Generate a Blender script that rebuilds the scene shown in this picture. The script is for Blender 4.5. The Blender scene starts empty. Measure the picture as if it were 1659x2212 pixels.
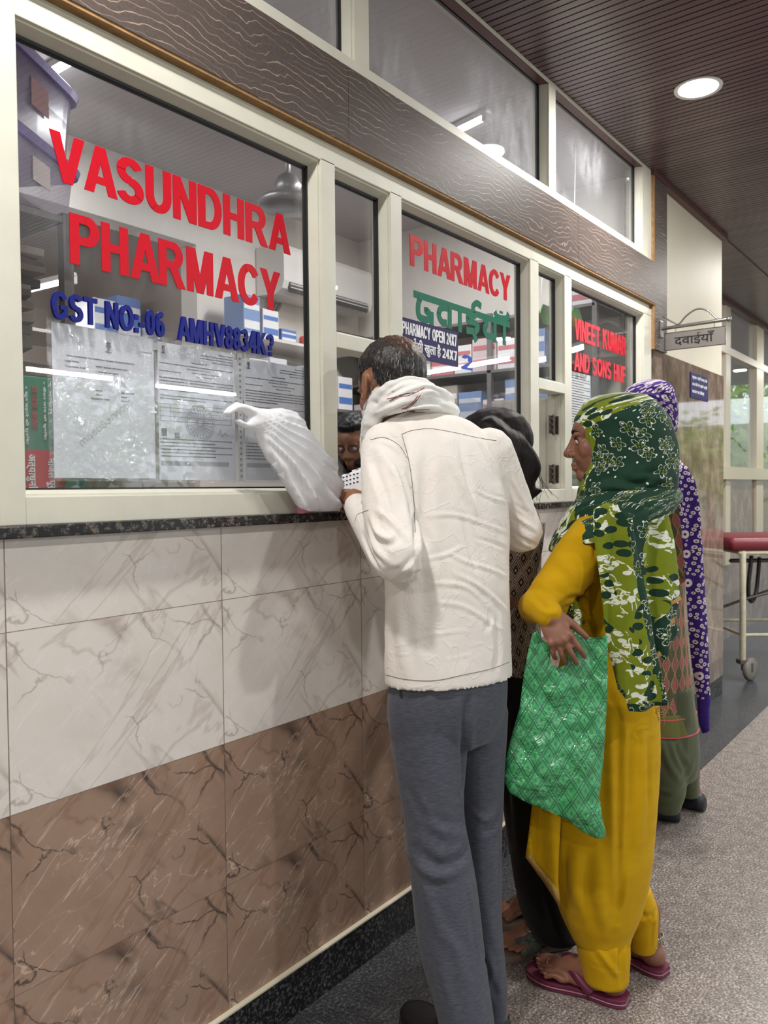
import bpy, bmesh, math, random
import numpy as np
from mathutils import Vector, Matrix, noise as mnoise
from mathutils.bvhtree import BVHTree
from mathutils.geometry import delaunay_2d_cdt

random.seed(7)
SC = bpy.context.scene
COL = SC.collection

# ------------------------------------------------------------ camera
FPX, CX, CY = 1750.0, 829.5, 1106.0          # focal length and centre for a 1659 x 2212 frame
YAW, PITCH, ROLL = math.radians(37.267), math.radians(1.647), math.radians(-0.550)
CAM = np.array([0.0, -1.364, 1.28])
_f = np.array([math.cos(YAW)*math.cos(PITCH), math.sin(YAW)*math.cos(PITCH), -math.sin(PITCH)])
_r = np.array([math.sin(YAW), -math.cos(YAW), 0.0])
_u = np.cross(_r, _f)
_c, _s = math.cos(ROLL), math.sin(ROLL)
CF, CR, CU = _f, _c*_r + _s*_u, -_s*_r + _c*_u
cam = bpy.data.cameras.new('camera')
cam.sensor_fit = 'VERTICAL'; cam.sensor_height = 36.0; cam.sensor_width = 27.0
cam.lens = FPX/2212*36.0
cam.clip_start = 0.05; cam.clip_end = 200
cam.dof.use_dof = True; cam.dof.focus_distance = 1.95; cam.dof.aperture_fstop = 7.0
cam_o = bpy.data.objects.new('camera', cam); COL.objects.link(cam_o)
cam_o.matrix_world = Matrix(((CR[0], CU[0], -CF[0], CAM[0]), (CR[1], CU[1], -CF[1], CAM[1]),
                             (CR[2], CU[2], -CF[2], CAM[2]), (0, 0, 0, 1)))
SC.camera = cam_o

# ------------------------------------------------------------ world, exposure
SC.view_settings.view_transform = 'Standard'
SC.view_settings.look = 'None'
SC.view_settings.gamma = 1.0
SC.view_settings.use_curve_mapping = False
SC.view_settings.exposure = -0.12
wd = bpy.data.worlds.new('world'); SC.world = wd; wd.use_nodes = True
wbg = wd.node_tree.nodes['Background']
wbg.inputs[0].default_value = (0.86, 0.94, 1.0, 1); wbg.inputs[1].default_value = 1.7
SC.cycles.max_bounces = 7; SC.cycles.diffuse_bounces = 4; SC.cycles.glossy_bounces = 4
SC.cycles.transmission_bounces = 4; SC.cycles.transparent_max_bounces = 14
SC.cycles.caustics_reflective = False; SC.cycles.caustics_refractive = False
SC.cycles.sample_clamp_indirect = 6.0
LAMP_W = 29.0        # watts of one recessed downlight
TUBE_E = 14.0        # emission strength of tube lights

# ------------------------------------------------------------ measuring: a pixel of the photograph to a place in the hall
def ray(px, py):
    return CF*FPX + CR*(px-CX) + CU*(CY-py)
def W(px, py, y=0.0):
    d = ray(px, py); return CAM + d*((y-CAM[1])/d[1])
def G(px, py, z=0.0):
    d = ray(px, py); return CAM + d*((z-CAM[2])/d[2])
def HX(px, py, x):
    d = ray(px, py); return CAM + d*((x-CAM[0])/d[0])
DOFF = 0.0           # shifts a whole figure along the line of sight
def PT(px, py, dep):
    return CAM + ray(px, py)/FPX*(dep+DOFF)

# ------------------------------------------------------------ materials
MATS = {}
def newmat(name):
    m = bpy.data.materials.new(name); m.use_nodes = True; MATS[name] = m
    nt = m.node_tree; b = nt.nodes['Principled BSDF']
    return m, nt, b
def nd(nt, t, **kw):
    n = nt.nodes.new(t)
    for k, v in kw.items():
        if k.startswith('i_'): n.inputs[int(k[2:])].default_value = v
        else: setattr(n, k, v)
    return n
def lk(nt, a, ao, b, bi): nt.links.new(a.outputs[ao], b.inputs[bi])
def s2l(c):
    return tuple(((x/255)/12.92 if x/255 <= .04045 else ((x/255+.055)/1.055)**2.4) for x in c) + (1,)
def plain(name, rgb, rough=.5, metal=0, bump=0, bscale=60, spec=.5, vary=0, vscale=8):
    """rgb in sRGB 0..255"""
    m, nt, b = newmat(name)
    c = s2l(rgb)
    b.inputs['Base Color'].default_value = c
    b.inputs['Roughness'].default_value = rough; b.inputs['Metallic'].default_value = metal
    b.inputs['Specular IOR Level'].default_value = spec
    tc = nd(nt, 'ShaderNodeTexCoord')
    if vary:
        n = nd(nt, 'ShaderNodeTexNoise'); n.inputs['Scale'].default_value = vscale; n.inputs['Detail'].default_value = 5
        lk(nt, tc, 'Object', n, 'Vector')
        r = nd(nt, 'ShaderNodeValToRGB')
        r.color_ramp.elements[0].position = .3; r.color_ramp.elements[1].position = .7
        r.color_ramp.elements[0].color = tuple(x*(1-vary) for x in c[:3]) + (1,)
        r.color_ramp.elements[1].color = tuple(min(1, x*(1+vary)) for x in c[:3]) + (1,)
        lk(nt, n, 0, r, 0); lk(nt, r, 0, b, 'Base Color')
    if bump:
        n = nd(nt, 'ShaderNodeTexNoise'); n.inputs['Scale'].default_value = bscale; n.inputs['Detail'].default_value = 4
        lk(nt, tc, 'Object', n, 'Vector')
        bp = nd(nt, 'ShaderNodeBump'); bp.inputs['Strength'].default_value = bump; bp.inputs['Distance'].default_value = .004
        lk(nt, n, 0, bp, 'Height'); lk(nt, bp, 0, b, 'Normal')
    return m
def emit(name, rgb, strength):
    m, nt, b = newmat(name)
    b.inputs['Base Color'].default_value = (1, 1, 1, 1)
    b.inputs['Emission Color'].default_value = s2l(rgb); b.inputs['Emission Strength'].default_value = strength
    return m
def mathn(nt, op, a, bv=None, c=None, clamp=False):
    n = nd(nt, 'ShaderNodeMath', operation=op, use_clamp=clamp)
    for i, v in enumerate((a, bv, c)):
        if v is None: continue
        if isinstance(v, (int, float)): n.inputs[i].default_value = v
        else: nt.links.new(v, n.inputs[i])
    return n.outputs[0]
def mixc(nt, fac, a, b_):
    n = nd(nt, 'ShaderNodeMix', data_type='RGBA')
    for i, v in ((0, fac), (6, a), (7, b_)):
        if isinstance(v, (int, float)): n.inputs[i].default_value = v
        elif isinstance(v, tuple): n.inputs[i].default_value = v
        else: nt.links.new(v, n.inputs[i])
    return n.outputs[2]
def ramp(nt, val, stops):
    r = nd(nt, 'ShaderNodeValToRGB'); e = r.color_ramp.elements
    while len(e) < len(stops): e.new(.5)
    for i, (p, c) in enumerate(stops):
        e[i].position = p; e[i].color = c if len(c) == 4 else tuple(c) + (1,)
    nt.links.new(val, r.inputs[0]); return r.outputs[0]
def coords(nt, kind='Object', scale=(1, 1, 1), rot=(0, 0, 0), loc=(0, 0, 0)):
    tc = nd(nt, 'ShaderNodeTexCoord'); mp = nd(nt, 'ShaderNodeMapping')
    mp.inputs['Scale'].default_value = scale; mp.inputs['Rotation'].default_value = rot; mp.inputs['Location'].default_value = loc
    lk(nt, tc, kind, mp, 0); return mp.outputs[0]
def noise_tex(nt, vec, scale, detail=4, rough=.5, dist=0.0):
    n = nd(nt, 'ShaderNodeTexNoise'); n.inputs['Scale'].default_value = scale; n.inputs['Detail'].default_value = detail
    n.inputs['Roughness'].default_value = rough; n.inputs['Distortion'].default_value = dist
    nt.links.new(vec, n.inputs['Vector']); return n.outputs[0]
def bump(nt, b, height, strength=.3, dist=.003):
    bp = nd(nt, 'ShaderNodeBump'); bp.inputs['Strength'].default_value = strength; bp.inputs['Distance'].default_value = dist
    nt.links.new(height, bp.inputs['Height']); lk(nt, bp, 0, b, 'Normal')

# ------------------------------------------------------------ objects
def link(o, parent=None):
    COL.objects.link(o)
    if parent is not None: o.parent = parent
    return o
def tag(o, label=None, cat=None, group=None, kind=None):
    if label: o['label'] = label
    if cat: o['category'] = cat
    if group: o['group'] = group
    if kind: o['kind'] = kind
    return o
def empty(name, loc=(0, 0, 0), label=None, cat=None, group=None, rz=0):
    o = bpy.data.objects.new(name, None); o.location = loc; o.rotation_euler = (0, 0, rz); o.empty_display_size = .05
    link(o); return tag(o, label, cat, group)
def mesh_obj(name, verts, faces, mat, parent=None, smooth=False, uv=None):
    me = bpy.data.meshes.new(name)
    me.from_pydata([tuple(map(float, v)) for v in verts], [], [tuple(map(int, f)) for f in faces])
    if mat is not None: me.materials.append(mat)
    if smooth: me.polygons.foreach_set('use_smooth', [True]*len(me.polygons))
    if uv is not None:
        l = me.uv_layers.new(name='UVMap'); uv = np.asarray(uv, float)
        idx = np.zeros(len(me.loops), int); me.loops.foreach_get('vertex_index', idx)
        l.data.foreach_set('uv', uv[idx].ravel())
    me.update()
    o = bpy.data.objects.new(name, me); link(o)
    if parent is not None:
        o.parent = parent
        if parent.type == 'EMPTY' or True:
            o.matrix_parent_inverse = parent_world(parent).inverted()
    return o
def parent_world(p):
    m = Matrix.LocRotScale(p.location, p.rotation_euler, p.scale)
    if p.parent is not None: m = parent_world(p.parent) @ p.matrix_parent_inverse @ m
    return m
class MB:
    """collects shapes into one mesh"""
    def __init__(s): s.v = []; s.f = []; s.uv = []
    def add(s, v, f, uv=None):
        o = len(s.v); s.v += [tuple(x) for x in v]; s.f += [tuple(i+o for i in q) for q in f]
        s.uv += [tuple(x) for x in uv] if uv is not None else [(0, 0)]*len(v)
        return s
    def box(s, x0, x1, y0, y1, z0, z1, bev=0.0):
        if bev <= 0:
            v = [(x, y, z) for x in (x0, x1) for y in (y0, y1) for z in (z0, z1)]
            f = [(0, 1, 3, 2), (4, 6, 7, 5), (0, 4, 5, 1), (2, 3, 7, 6), (0, 2, 6, 4), (1, 5, 7, 3)]
            return s.add(v, f)
        bm = bmesh.new(); bmesh.ops.create_cube(bm, size=1)
        for q in bm.verts:
            q.co = Vector(((x0+x1)/2+q.co.x*(x1-x0), (y0+y1)/2+q.co.y*(y1-y0), (z0+z1)/2+q.co.z*(z1-z0)))
        bmesh.ops.bevel(bm, geom=bm.edges[:], offset=bev, segments=2, affect='EDGES', profile=.6)
        bm.verts.index_update()
        s.add([tuple(q.co) for q in bm.verts], [[q.index for q in p.verts] for p in bm.faces]); bm.free(); return s
    def obox(s, c, ax, ay, az, bev=0.0):
        """box about c with half axes ax, ay, az (vectors)"""
        m = MB(); m.box(-1, 1, -1, 1, -1, 1, 0)
        c, ax, ay, az = map(np.array, (c, ax, ay, az))
        if bev:
            la, lb, lc = (np.linalg.norm(q) for q in (ax, ay, az))
            m = MB(); m.box(-la, la, -lb, lb, -lc, lc, bev); ax, ay, az = ax/la, ay/lb, az/lc
        return s.add([c+v[0]*ax+v[1]*ay+v[2]*az for v in m.v], m.f)
    def tube(s, pts, rad, n=10, cap=True, sub=1, square=False):
        v, f, uv = tube_data(pts, rad, n, cap, sub); return s.add(v, f, uv)
    def lathe(s, prof, c=(0, 0, 0), n=24, axis='z'):
        v = []; f = []
        for (r, h) in prof:
            for i in range(n):
                a = 2*math.pi*i/n; p = (r*math.cos(a), r*math.sin(a), h)
                if axis == 'y': p = (p[0], p[2], p[1])
                if axis == 'x': p = (p[2], p[0], p[1])
                v.append((c[0]+p[0], c[1]+p[1], c[2]+p[2]))
        for j in range(len(prof)-1):
            for i in range(n):
                f.append((j*n+i, j*n+(i+1) % n, (j+1)*n+(i+1) % n, (j+1)*n+i))
        f.append(tuple(range(n))[::-1]); f.append(tuple((len(prof)-1)*n+i for i in range(n)))
        return s.add(v, f)
    def build(s, name, mat, parent=None, smooth=False, uv=False):
        o = mesh_obj(name, s.v, s.f, mat, parent, smooth, s.uv if uv else None)
        bm = bmesh.new(); bm.from_mesh(o.data); bmesh.ops.recalc_face_normals(bm, faces=bm.faces[:]); bm.to_mesh(o.data); bm.free()
        return o
def catmull(P, sub):
    P = np.asarray(P, float)
    if sub <= 1 or len(P) < 3: return P
    Q = np.vstack([2*P[0]-P[1], P, 2*P[-1]-P[-2]]); out = []
    for i in range(1, len(Q)-2):
        a, b, c, d = Q[i-1], Q[i], Q[i+1], Q[i+2]
        for k in range(sub):
            t = k/sub
            out.append(.5*((2*b)+(c-a)*t+(2*a-5*b+4*c-d)*t*t+(3*b-a-3*c+d)*t**3))
    out.append(P[-1]); return np.array(out)
def tube_data(pts, rad, n=10, cap=True, sub=1):
    pts = np.asarray(pts, float); rad = np.broadcast_to(np.asarray(rad, float), (len(pts),))
    q = catmull(np.column_stack([pts, rad]), sub); P, R = q[:, :3], np.abs(q[:, 3])
    T = np.gradient(P, axis=0); T /= np.linalg.norm(T, axis=1)[:, None]+1e-12
    up = np.array([0, 0, 1.0]) if abs(T[0][2]) < .9 else np.array([1.0, 0, 0])
    N = np.cross(T[0], up); N /= np.linalg.norm(N); v = []; f = []; uv = []; L = 0
    for i in range(len(P)):
        N = N-T[i]*(N@T[i]); N /= np.linalg.norm(N)+1e-12; B = np.cross(T[i], N)
        if i: L += np.linalg.norm(P[i]-P[i-1])
        for k in range(n):
            a = 2*math.pi*k/n; v.append(P[i]+R[i]*(math.cos(a)*N+math.sin(a)*B)); uv.append((k/n, L))
    for i in range(len(P)-1):
        for k in range(n): f.append((i*n+k, i*n+(k+1) % n, (i+1)*n+(k+1) % n, (i+1)*n+k))
    if cap:
        for e, sgn in ((0, -1), (len(P)-1, 1)):
            base = e*n; prev = list(range(base, base+n))
            for st in (.5, .85):
                cur = []
                for k in range(n):
                    a = np.array(v[base+k])-P[e]
                    cur.append(len(v)); v.append(P[e]+a*math.sqrt(1-st*st)+sgn*T[e]*R[e]*st); uv.append((k/n, L*(e > 0)))
                for k in range(n): f.append((prev[k], prev[(k+1) % n], cur[(k+1) % n], cur[k])[::sgn])
                prev = cur
            f.append(tuple(prev)[::-sgn])
    return v, f, uv
def structure(mb, name, mat, parent=None, smooth=False):
    o = mb.build(name, mat, parent, smooth); o['kind'] = 'structure'; return o
# ------------------------------------------------------------ material library of the setting
def mat_marble(name, base, alt, dark, light, joint, jw, vein_mix, dark_mix):
    m, nt, b = newmat(name)
    tc = nd(nt, 'ShaderNodeTexCoord'); sp = nd(nt, 'ShaderNodeSeparateXYZ'); lk(nt, tc, 'Object', sp, 0)
    x = mathn(nt, 'SUBTRACT', sp.outputs[0], .7115); z = mathn(nt, 'SUBTRACT', sp.outputs[2], 0.0775)
    tu = mathn(nt, 'FLOORED_MODULO', x, .488); tv = mathn(nt, 'FLOORED_MODULO', z, .32)
    cb = nd(nt, 'ShaderNodeCombineXYZ'); nt.links.new(tu, cb.inputs[0]); nt.links.new(tv, cb.inputs[1])
    vec = cb.outputs[0]
    def mp(rot, sc, loc=(0, 0, 0)):
        n = nd(nt, 'ShaderNodeMapping', vector_type='TEXTURE'); n.inputs['Rotation'].default_value = (0, 0, rot); n.inputs['Scale'].default_value = tuple(1/q for q in sc)
        n.inputs['Location'].default_value = loc; nt.links.new(vec, n.inputs[0]); return n.outputs[0]
    cloud = noise_tex(nt, vec, 7, 6, .6)
    col = mixc(nt, ramp(nt, cloud, [(.3, (0, 0, 0)), (.7, (1, 1, 1))]), base, alt)
    mott = noise_tex(nt, mp(-.8, (6, 14, 1)), 1.3, 6, .65)
    col = mixc(nt, mathn(nt, 'MULTIPLY', ramp(nt, mott, [(.56, (0, 0, 0)), (.75, (1, 1, 1))]), .35*dark_mix), col, dark)
    def ridge(v, scale, wid, dist, det=3):
        n = noise_tex(nt, v, scale, det, .5, dist)
        a = mathn(nt, 'ABSOLUTE', mathn(nt, 'SUBTRACT', n, .5))
        return mathn(nt, 'SUBTRACT', 1.0, mathn(nt, 'DIVIDE', a, wid), clamp=True)
    mask = ramp(nt, noise_tex(nt, mp(0, (1, 1, 1), (3.1, 1.7, 0)), 7, 2), [(.42, (0, 0, 0)), (.6, (1, 1, 1))])
    # broad soft dark streaks running down to the right
    d1 = ridge(mp(-.85, (1.5, 6.0, 1), (.4, .2, 0)), 1.0, .030, .5, 3)
    d1m = mathn(nt, 'MULTIPLY', d1, mask)
    col = mixc(nt, mathn(nt, 'MULTIPLY', d1m, .8*dark_mix), col, dark)
    # fine dark branching veins
    vd = nd(nt, 'ShaderNodeTexVoronoi', feature='DISTANCE_TO_EDGE'); vd.inputs['Scale'].default_value = 1.0
    wob = nd(nt, 'ShaderNodeTexNoise'); wob.inputs['Scale'].default_value = 11; wob.inputs['Detail'].default_value = 4
    nt.links.new(vec, wob.inputs['Vector'])
    av = nd(nt, 'ShaderNodeVectorMath', operation='MULTIPLY_ADD'); nt.links.new(wob.outputs['Color'], av.inputs[0])
    av.inputs[1].default_value = (.5, .5, .5); nt.links.new(mp(-.75, (3.4, 6.5, 1)), av.inputs[2])
    nt.links.new(av.outputs[0], vd.inputs['Vector'])
    e = mathn(nt, 'SUBTRACT', 1.0, mathn(nt, 'DIVIDE', vd.outputs['Distance'], .014), clamp=True)
    e = mathn(nt, 'MULTIPLY', e, ramp(nt, noise_tex(nt, mp(0, (1, 1, 1), (9, 2, 0)), 9, 2), [(.44, (0, 0, 0)), (.56, (1, 1, 1))]))
    col = mixc(nt, mathn(nt, 'MULTIPLY', e, .9*dark_mix), col, dark)
    # fine light veins running up to the right
    l1 = ridge(mp(.62, (1.3, 6.5, 1), (1.3, .7, 0)), 1.1, .0036, .8, 6)
    l2 = ridge(mp(.40, (3.2, 7, 1), (5.3, 2.7, 0)), 1.2, .0048, 1.0, 6)
    lm = mathn(nt, 'MAXIMUM', l1, mathn(nt, 'MULTIPLY', l2, mathn(nt, 'SUBTRACT', 1.0, mask)))
    col = mixc(nt, mathn(nt, 'MULTIPLY', lm, vein_mix), col, light)
    r1 = ridge(mp(.75, (1.4, 5.5, 1), (7.7, 4.2, 0)), .9, .016, .8, 5)
    col = mixc(nt, mathn(nt, 'MULTIPLY', r1, .38*dark_mix), col, s2l((122, 84, 60)))
    # joints
    ju = mathn(nt, 'LESS_THAN', mathn(nt, 'MINIMUM', tu, mathn(nt, 'SUBTRACT', .488, tu)), jw)
    jv = mathn(nt, 'LESS_THAN', mathn(nt, 'MINIMUM', tv, mathn(nt, 'SUBTRACT', .32, tv)), jw*.7)
    j = mathn(nt, 'MAXIMUM', ju, jv)
    col = mixc(nt, mathn(nt, 'MULTIPLY', j, .85), col, joint)
    nt.links.new(col, b.inputs['Base Color'])
    b.inputs['Roughness'].default_value = .38; b.inputs['Specular IOR Level'].default_value = .35
    h = mathn(nt, 'SUBTRACT', mathn(nt, 'MULTIPLY', noise_tex(nt, vec, 60, 4), .25), j)
    bump(nt, b, h, .18, .002)
    return m
M_WHITE_TILE = mat_marble('white_marble_tile', s2l((232, 225, 220)), s2l((221, 213, 206)), s2l((146, 128, 118)), s2l((240, 236, 230)), s2l((112, 92, 74)), .0011, .6, .62)
M_BROWN_TILE = mat_marble('brown_marble_tile', s2l((168, 141, 124)), s2l((150, 122, 104)), s2l((50, 48, 50)), s2l((218, 196, 178)), s2l((92, 74, 62)), .0008, .7, 1.0)

def mat_granite(name, c0, c1, c2, sc, rough, stretch=(1, 1, 1), spec=.5):
    m, nt, b = newmat(name)
    v = coords(nt, 'Object', stretch)
    n1 = noise_tex(nt, v, sc, 3, .7); n2 = noise_tex(nt, v, sc*.16, 4, .6)
    col = ramp(nt, n1, [(.36, c0), (.5, c1), (.64, c2)])
    col = mixc(nt, mathn(nt, 'MULTIPLY', ramp(nt, n2, [(.35, (1, 1, 1)), (.6, (0, 0, 0))]), .5), col, c0)
    nt.links.new(col, b.inputs['Base Color']); b.inputs['Roughness'].default_value = rough; b.inputs['Specular IOR Level'].default_value = spec
    return m
M_BLACK_GRANITE = mat_granite('black_granite', s2l((20, 20, 23)), s2l((38, 38, 42)), s2l((112, 110, 108)), 95, .34)
M_DARK_BAND = mat_granite('dark_floor_granite', s2l((44, 46, 50)), s2l((62, 64, 68)), s2l((104, 106, 108)), 120, .3)
M_LEDGE = mat_granite('ledge_granite', s2l((18, 18, 22)), s2l((30, 30, 35)), s2l((128, 116, 108)), 85, .22)
M_FLOOR = mat_granite('speckled_grey_granite', s2l((92, 84, 80)), s2l((140, 131, 125)), s2l((206, 198, 192)), 150, .3)

def mat_laminate():
    m, nt, b = newmat('dark_wood_laminate')
    tc = nd(nt, 'ShaderNodeTexCoord')
    def mp(sc, loc=(0, 0, 0)):
        n = nd(nt, 'ShaderNodeMapping'); n.inputs['Scale'].default_value = sc; n.inputs['Location'].default_value = loc
        lk(nt, tc, 'Object', n, 0); return n.outputs[0]
    base = mixc(nt, noise_tex(nt, mp((90, 1, 90)), 1.5, 3), s2l((72, 63, 60)), s2l((98, 88, 84)))
    sz = nd(nt, 'ShaderNodeSeparateXYZ'); lk(nt, tc, 'Object', sz, 0)
    ph = mathn(nt, 'ADD', mathn(nt, 'MULTIPLY', sz.outputs[2], 62.0), mathn(nt, 'MULTIPLY', noise_tex(nt, mp((3.2, 1, 5)), 1.0, 4, .55, .3), 9.0))
    a = mathn(nt, 'ABSOLUTE', mathn(nt, 'SUBTRACT', mathn(nt, 'FRACT', ph), .5))
    l = mathn(nt, 'SUBTRACT', 1.0, mathn(nt, 'DIVIDE', a, .085), clamp=True)
    brk = ramp(nt, noise_tex(nt, mp((5, 1, 30), (3, 0, 1)), 1.0, 2), [(.36, (0, 0, 0)), (.56, (1, 1, 1))])
    col = mixc(nt, mathn(nt, 'MULTIPLY', mathn(nt, 'MULTIPLY', l, brk), .75), base, s2l((190, 165, 146)))
    nt.links.new(col, b.inputs['Base Color'])
    b.inputs['Roughness'].default_value = .48; b.inputs['Specular IOR Level'].default_value = .16
    hb = mathn(nt, 'ADD', mathn(nt, 'MULTIPLY', noise_tex(nt, mp((500, 1, 160)), 1, 2), .6), l)
    bump(nt, b, hb, .16, .0015)
    return m
M_LAM = mat_laminate()
M_FRAME = plain('cream_powder_coated_aluminium', (214, 212, 198), .45, 0, .03, 400, vary=.04, vscale=14)
M_GASKET = plain('black_rubber_gasket', (14, 15, 17), .5)
M_MDF = plain('raw_board_edge', (158, 122, 80), .8, vary=.2, vscale=40)
M_CREAM = plain('cream_wall_paint', (214, 206, 186), .6, vary=.03, vscale=3, bump=.05, bscale=200)
M_INT = plain('pharmacy_wall_paint', (220, 214, 206), .7, vary=.03, vscale=2)
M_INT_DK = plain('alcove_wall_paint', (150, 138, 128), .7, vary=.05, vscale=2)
M_INT_CEIL = plain('pharmacy_ceiling_paint', (196, 190, 192), .7, vary=.03, vscale=2)
M_TRIM = plain('maroon_ceiling_trim', (92, 62, 60), .4)
M_GAP = plain('dark_gap', (16, 11, 12), .8)

def mat_slat():
    m, nt, b = newmat('maroon_wood_slat')
    tc = nd(nt, 'ShaderNodeTexCoord'); sp = nd(nt, 'ShaderNodeSeparateXYZ'); lk(nt, tc, 'Object', sp, 0)
    idx = mathn(nt, 'FLOOR', mathn(nt, 'DIVIDE', sp.outputs[0], .0328))
    wn = nd(nt, 'ShaderNodeTexWhiteNoise', noise_dimensions='1D'); nt.links.new(idx, wn.inputs['W'])
    v = coords(nt, 'Object', (60, 1.3, 1))
    g = noise_tex(nt, v, 2, 3)
    t = mathn(nt, 'ADD', mathn(nt, 'MULTIPLY', wn.outputs[0], .55), mathn(nt, 'MULTIPLY', g, .45))
    nt.links.new(mixc(nt, t, s2l((74, 57, 59)), s2l((112, 91, 91))), b.inputs['Base Color'])
    b.inputs['Roughness'].default_value = .30; b.inputs['Specular IOR Level'].default_value = .5
    return m
M_SLAT = mat_slat()
def mat_dado():
    m, nt, b = newmat('polished_brown_granite')
    v = coords(nt, 'Object', (1, 1, .6))
    col = ramp(nt, noise_tex(nt, v, 9, 6, .65, .6), [(.32, s2l((92, 76, 66))), (.5, s2l((126, 106, 94))), (.68, s2l((158, 140, 126)))])
    nt.links.new(col, b.inputs['Base Color']); b.inputs['Roughness'].default_value = .04; b.inputs['Specular IOR Level'].default_value = .9
    b.inputs['IOR'].default_value = 1.75
    return m
M_DADO = mat_dado()
def mat_glass(name, dirt, tint=(1, 1, 1, 1)):
    m = bpy.data.materials.new(name); m.use_nodes = True; nt = m.node_tree; nt.nodes.clear()
    out = nd(nt, 'ShaderNodeOutputMaterial'); tr = nd(nt, 'ShaderNodeBsdfTransparent'); gl = nd(nt, 'ShaderNodeBsdfGlossy')
    tr.inputs[0].default_value = tint; gl.inputs['Roughness'].default_value = .0
    gl.inputs[0].default_value = (1, 1, 1, 1)
    ge = nd(nt, 'ShaderNodeNewGeometry'); dp = nd(nt, 'ShaderNodeVectorMath', operation='DOT_PRODUCT')
    lk(nt, ge, 'Normal', dp, 0); lk(nt, ge, 'Incoming', dp, 1)
    ca = mathn(nt, 'SUBTRACT', 1.0, mathn(nt, 'ABSOLUTE', dp.outputs['Value']), clamp=True)
    fre = mathn(nt, 'ADD', mathn(nt, 'MULTIPLY', mathn(nt, 'POWER', ca, 5.0), .9), .05)
    mx = nd(nt, 'ShaderNodeMixShader'); nt.links.new(fre, mx.inputs[0]); lk(nt, tr, 0, mx, 1); lk(nt, gl, 0, mx, 2)
    df = nd(nt, 'ShaderNodeBsdfDiffuse'); df.inputs[0].default_value = (.75, .77, .82, 1)
    v = coords(nt, 'Object', (1, 1, 1), (0, .6, 0))
    v2 = coords(nt, 'Object', (9, 1, 2.2), (0, .9, 0))
    n = mathn(nt, 'MULTIPLY', ramp(nt, noise_tex(nt, v, 2.4, 2), [(.45, (0, 0, 0)), (.75, (1, 1, 1))]),
              ramp(nt, noise_tex(nt, v2, 3.0, 6, .7, .8), [(.35, (0, 0, 0)), (.8, (1, 1, 1))]))
    fac = mathn(nt, 'ADD', mathn(nt, 'MULTIPLY', n, dirt), dirt*.12)
    m2 = nd(nt, 'ShaderNodeMixShader'); nt.links.new(fac, m2.inputs[0]); lk(nt, mx, 0, m2, 1); lk(nt, df, 0, m2, 2)
    lk(nt, m2, 0, out, 0); return m
M_GLASS = mat_glass('dusty_window_glass', .10)
M_GLASS_UP = mat_glass('smeared_window_glass', .5)
M_GLASS_FAR = mat_glass('far_window_glass', .10)

# ------------------------------------------------------------ hall shell
mb = MB()
mb.box(-3.5, 22, -5.2, -.30, -.05, 0)
structure(mb, 'floor', M_FLOOR)
mb = MB(); mb.box(-3.5, 5.2, -.30, 0, -.05, 0); mb.box(5.2, 22, -.30, .45, -.05, 0)
structure(mb, 'floor_border', M_DARK_BAND)
mb = MB()                                                            # grout line of the border
mb.box(-3.5, 22, -.303, -.299, -.049, .0006)
structure(mb, 'trim_1', M_BLACK_GRANITE)
mb = MB()                                                            # slatted ceiling, each slat with a shadow gap
x = -3.5
while x < 15:
    mb.box(x+.0062, x+.0328, -5.2, -.012, 2.79, 2.81); x += .0328
o = structure(mb, 'ceiling', M_SLAT)
mb = MB(); mb.box(-3.5, 15, -5.2, .02, 2.812, 2.85); mb.box(5.2, 15, .02, .50, 2.79, 2.85); structure(mb, 'ceiling_backing', M_GAP)
mb = MB()
x = 5.2
while x < 15: mb.box(x+.005, x+.0328, -.012, .50, 2.782, 2.80); x += .0328
structure(mb, 'ceiling_recess', M_SLAT)
mb = MB(); mb.box(-3.5, 3.9, -.018, .018, 2.772, 2.812); mb.box(3.9, 5.22, -.034, .012, 2.766, 2.812); mb.box(5.2, 15, .40, .45, 2.75, 2.79)
structure(mb, 'trim_2', M_TRIM)
# lower wall: white tiles above brown tiles
mb = MB(); mb.box(-3.5, 3.91, 0, .10, .7175, 1.20); structure(mb, 'wall_counter', M_WHITE_TILE)
mb = MB(); mb.box(-3.5, 3.91, 0, .10, 0, .7175); structure(mb, 'wall_counter_base', M_BROWN_TILE)
mb = MB(); mb.box(-3.5, 1.245, -.012, 0, 0, .113); mb.box(1.247, 3.0, -.012, 0, 0, .113); mb.box(3.002, 5.2, -.012, 0, 0, .113)
structure(mb, 'baseboard_counter', M_BLACK_GRANITE)
mb = MB(); mb.box(-3.5, 5.2, -.0135, 0, .113, .117); structure(mb, 'trim_3', M_CREAM)
mb = MB(); mb.box(.655, 3.92, -.030, .098, 1.2, 1.2225, .003)
o = mb.build('counter_ledge', M_LEDGE); tag(o, 'long black speckled granite ledge running under the pharmacy windows', 'ledge')
# left neighbour wall beyond the frame, tiled like the counter
mb = MB(); mb.box(-3.5, .692, 0, .10, 1.2, 2.79); structure(mb, 'wall_left', M_WHITE_TILE)
# laminate fascia between the two rows of windows and the pillar at its end
mb = MB(); mb.box(-.6, 1.612, -.036, .04, 2.157, 2.352); mb.box(1.6135, 3.02, -.036, .04, 2.157, 2.352); mb.box(3.0215, 3.925, -.036, .04, 2.157, 2.352)
structure(mb, 'wall_fascia', M_LAM)
mb = MB(); mb.box(-.6, 3.925, -.034, .04, 2.150, 2.157); mb.box(3.905, 3.925, -.030, .04, 1.94, 2.150); mb.box(3.905, 3.925, -.030, .04, 2.352, 2.775)
structure(mb, 'trim_4', M_MDF)
mb = MB(); mb.box(3.925, 4.11, -.028, .12, 1.944, 2.775)
structure(mb, 'wall_pillar', M_LAM)
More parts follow.
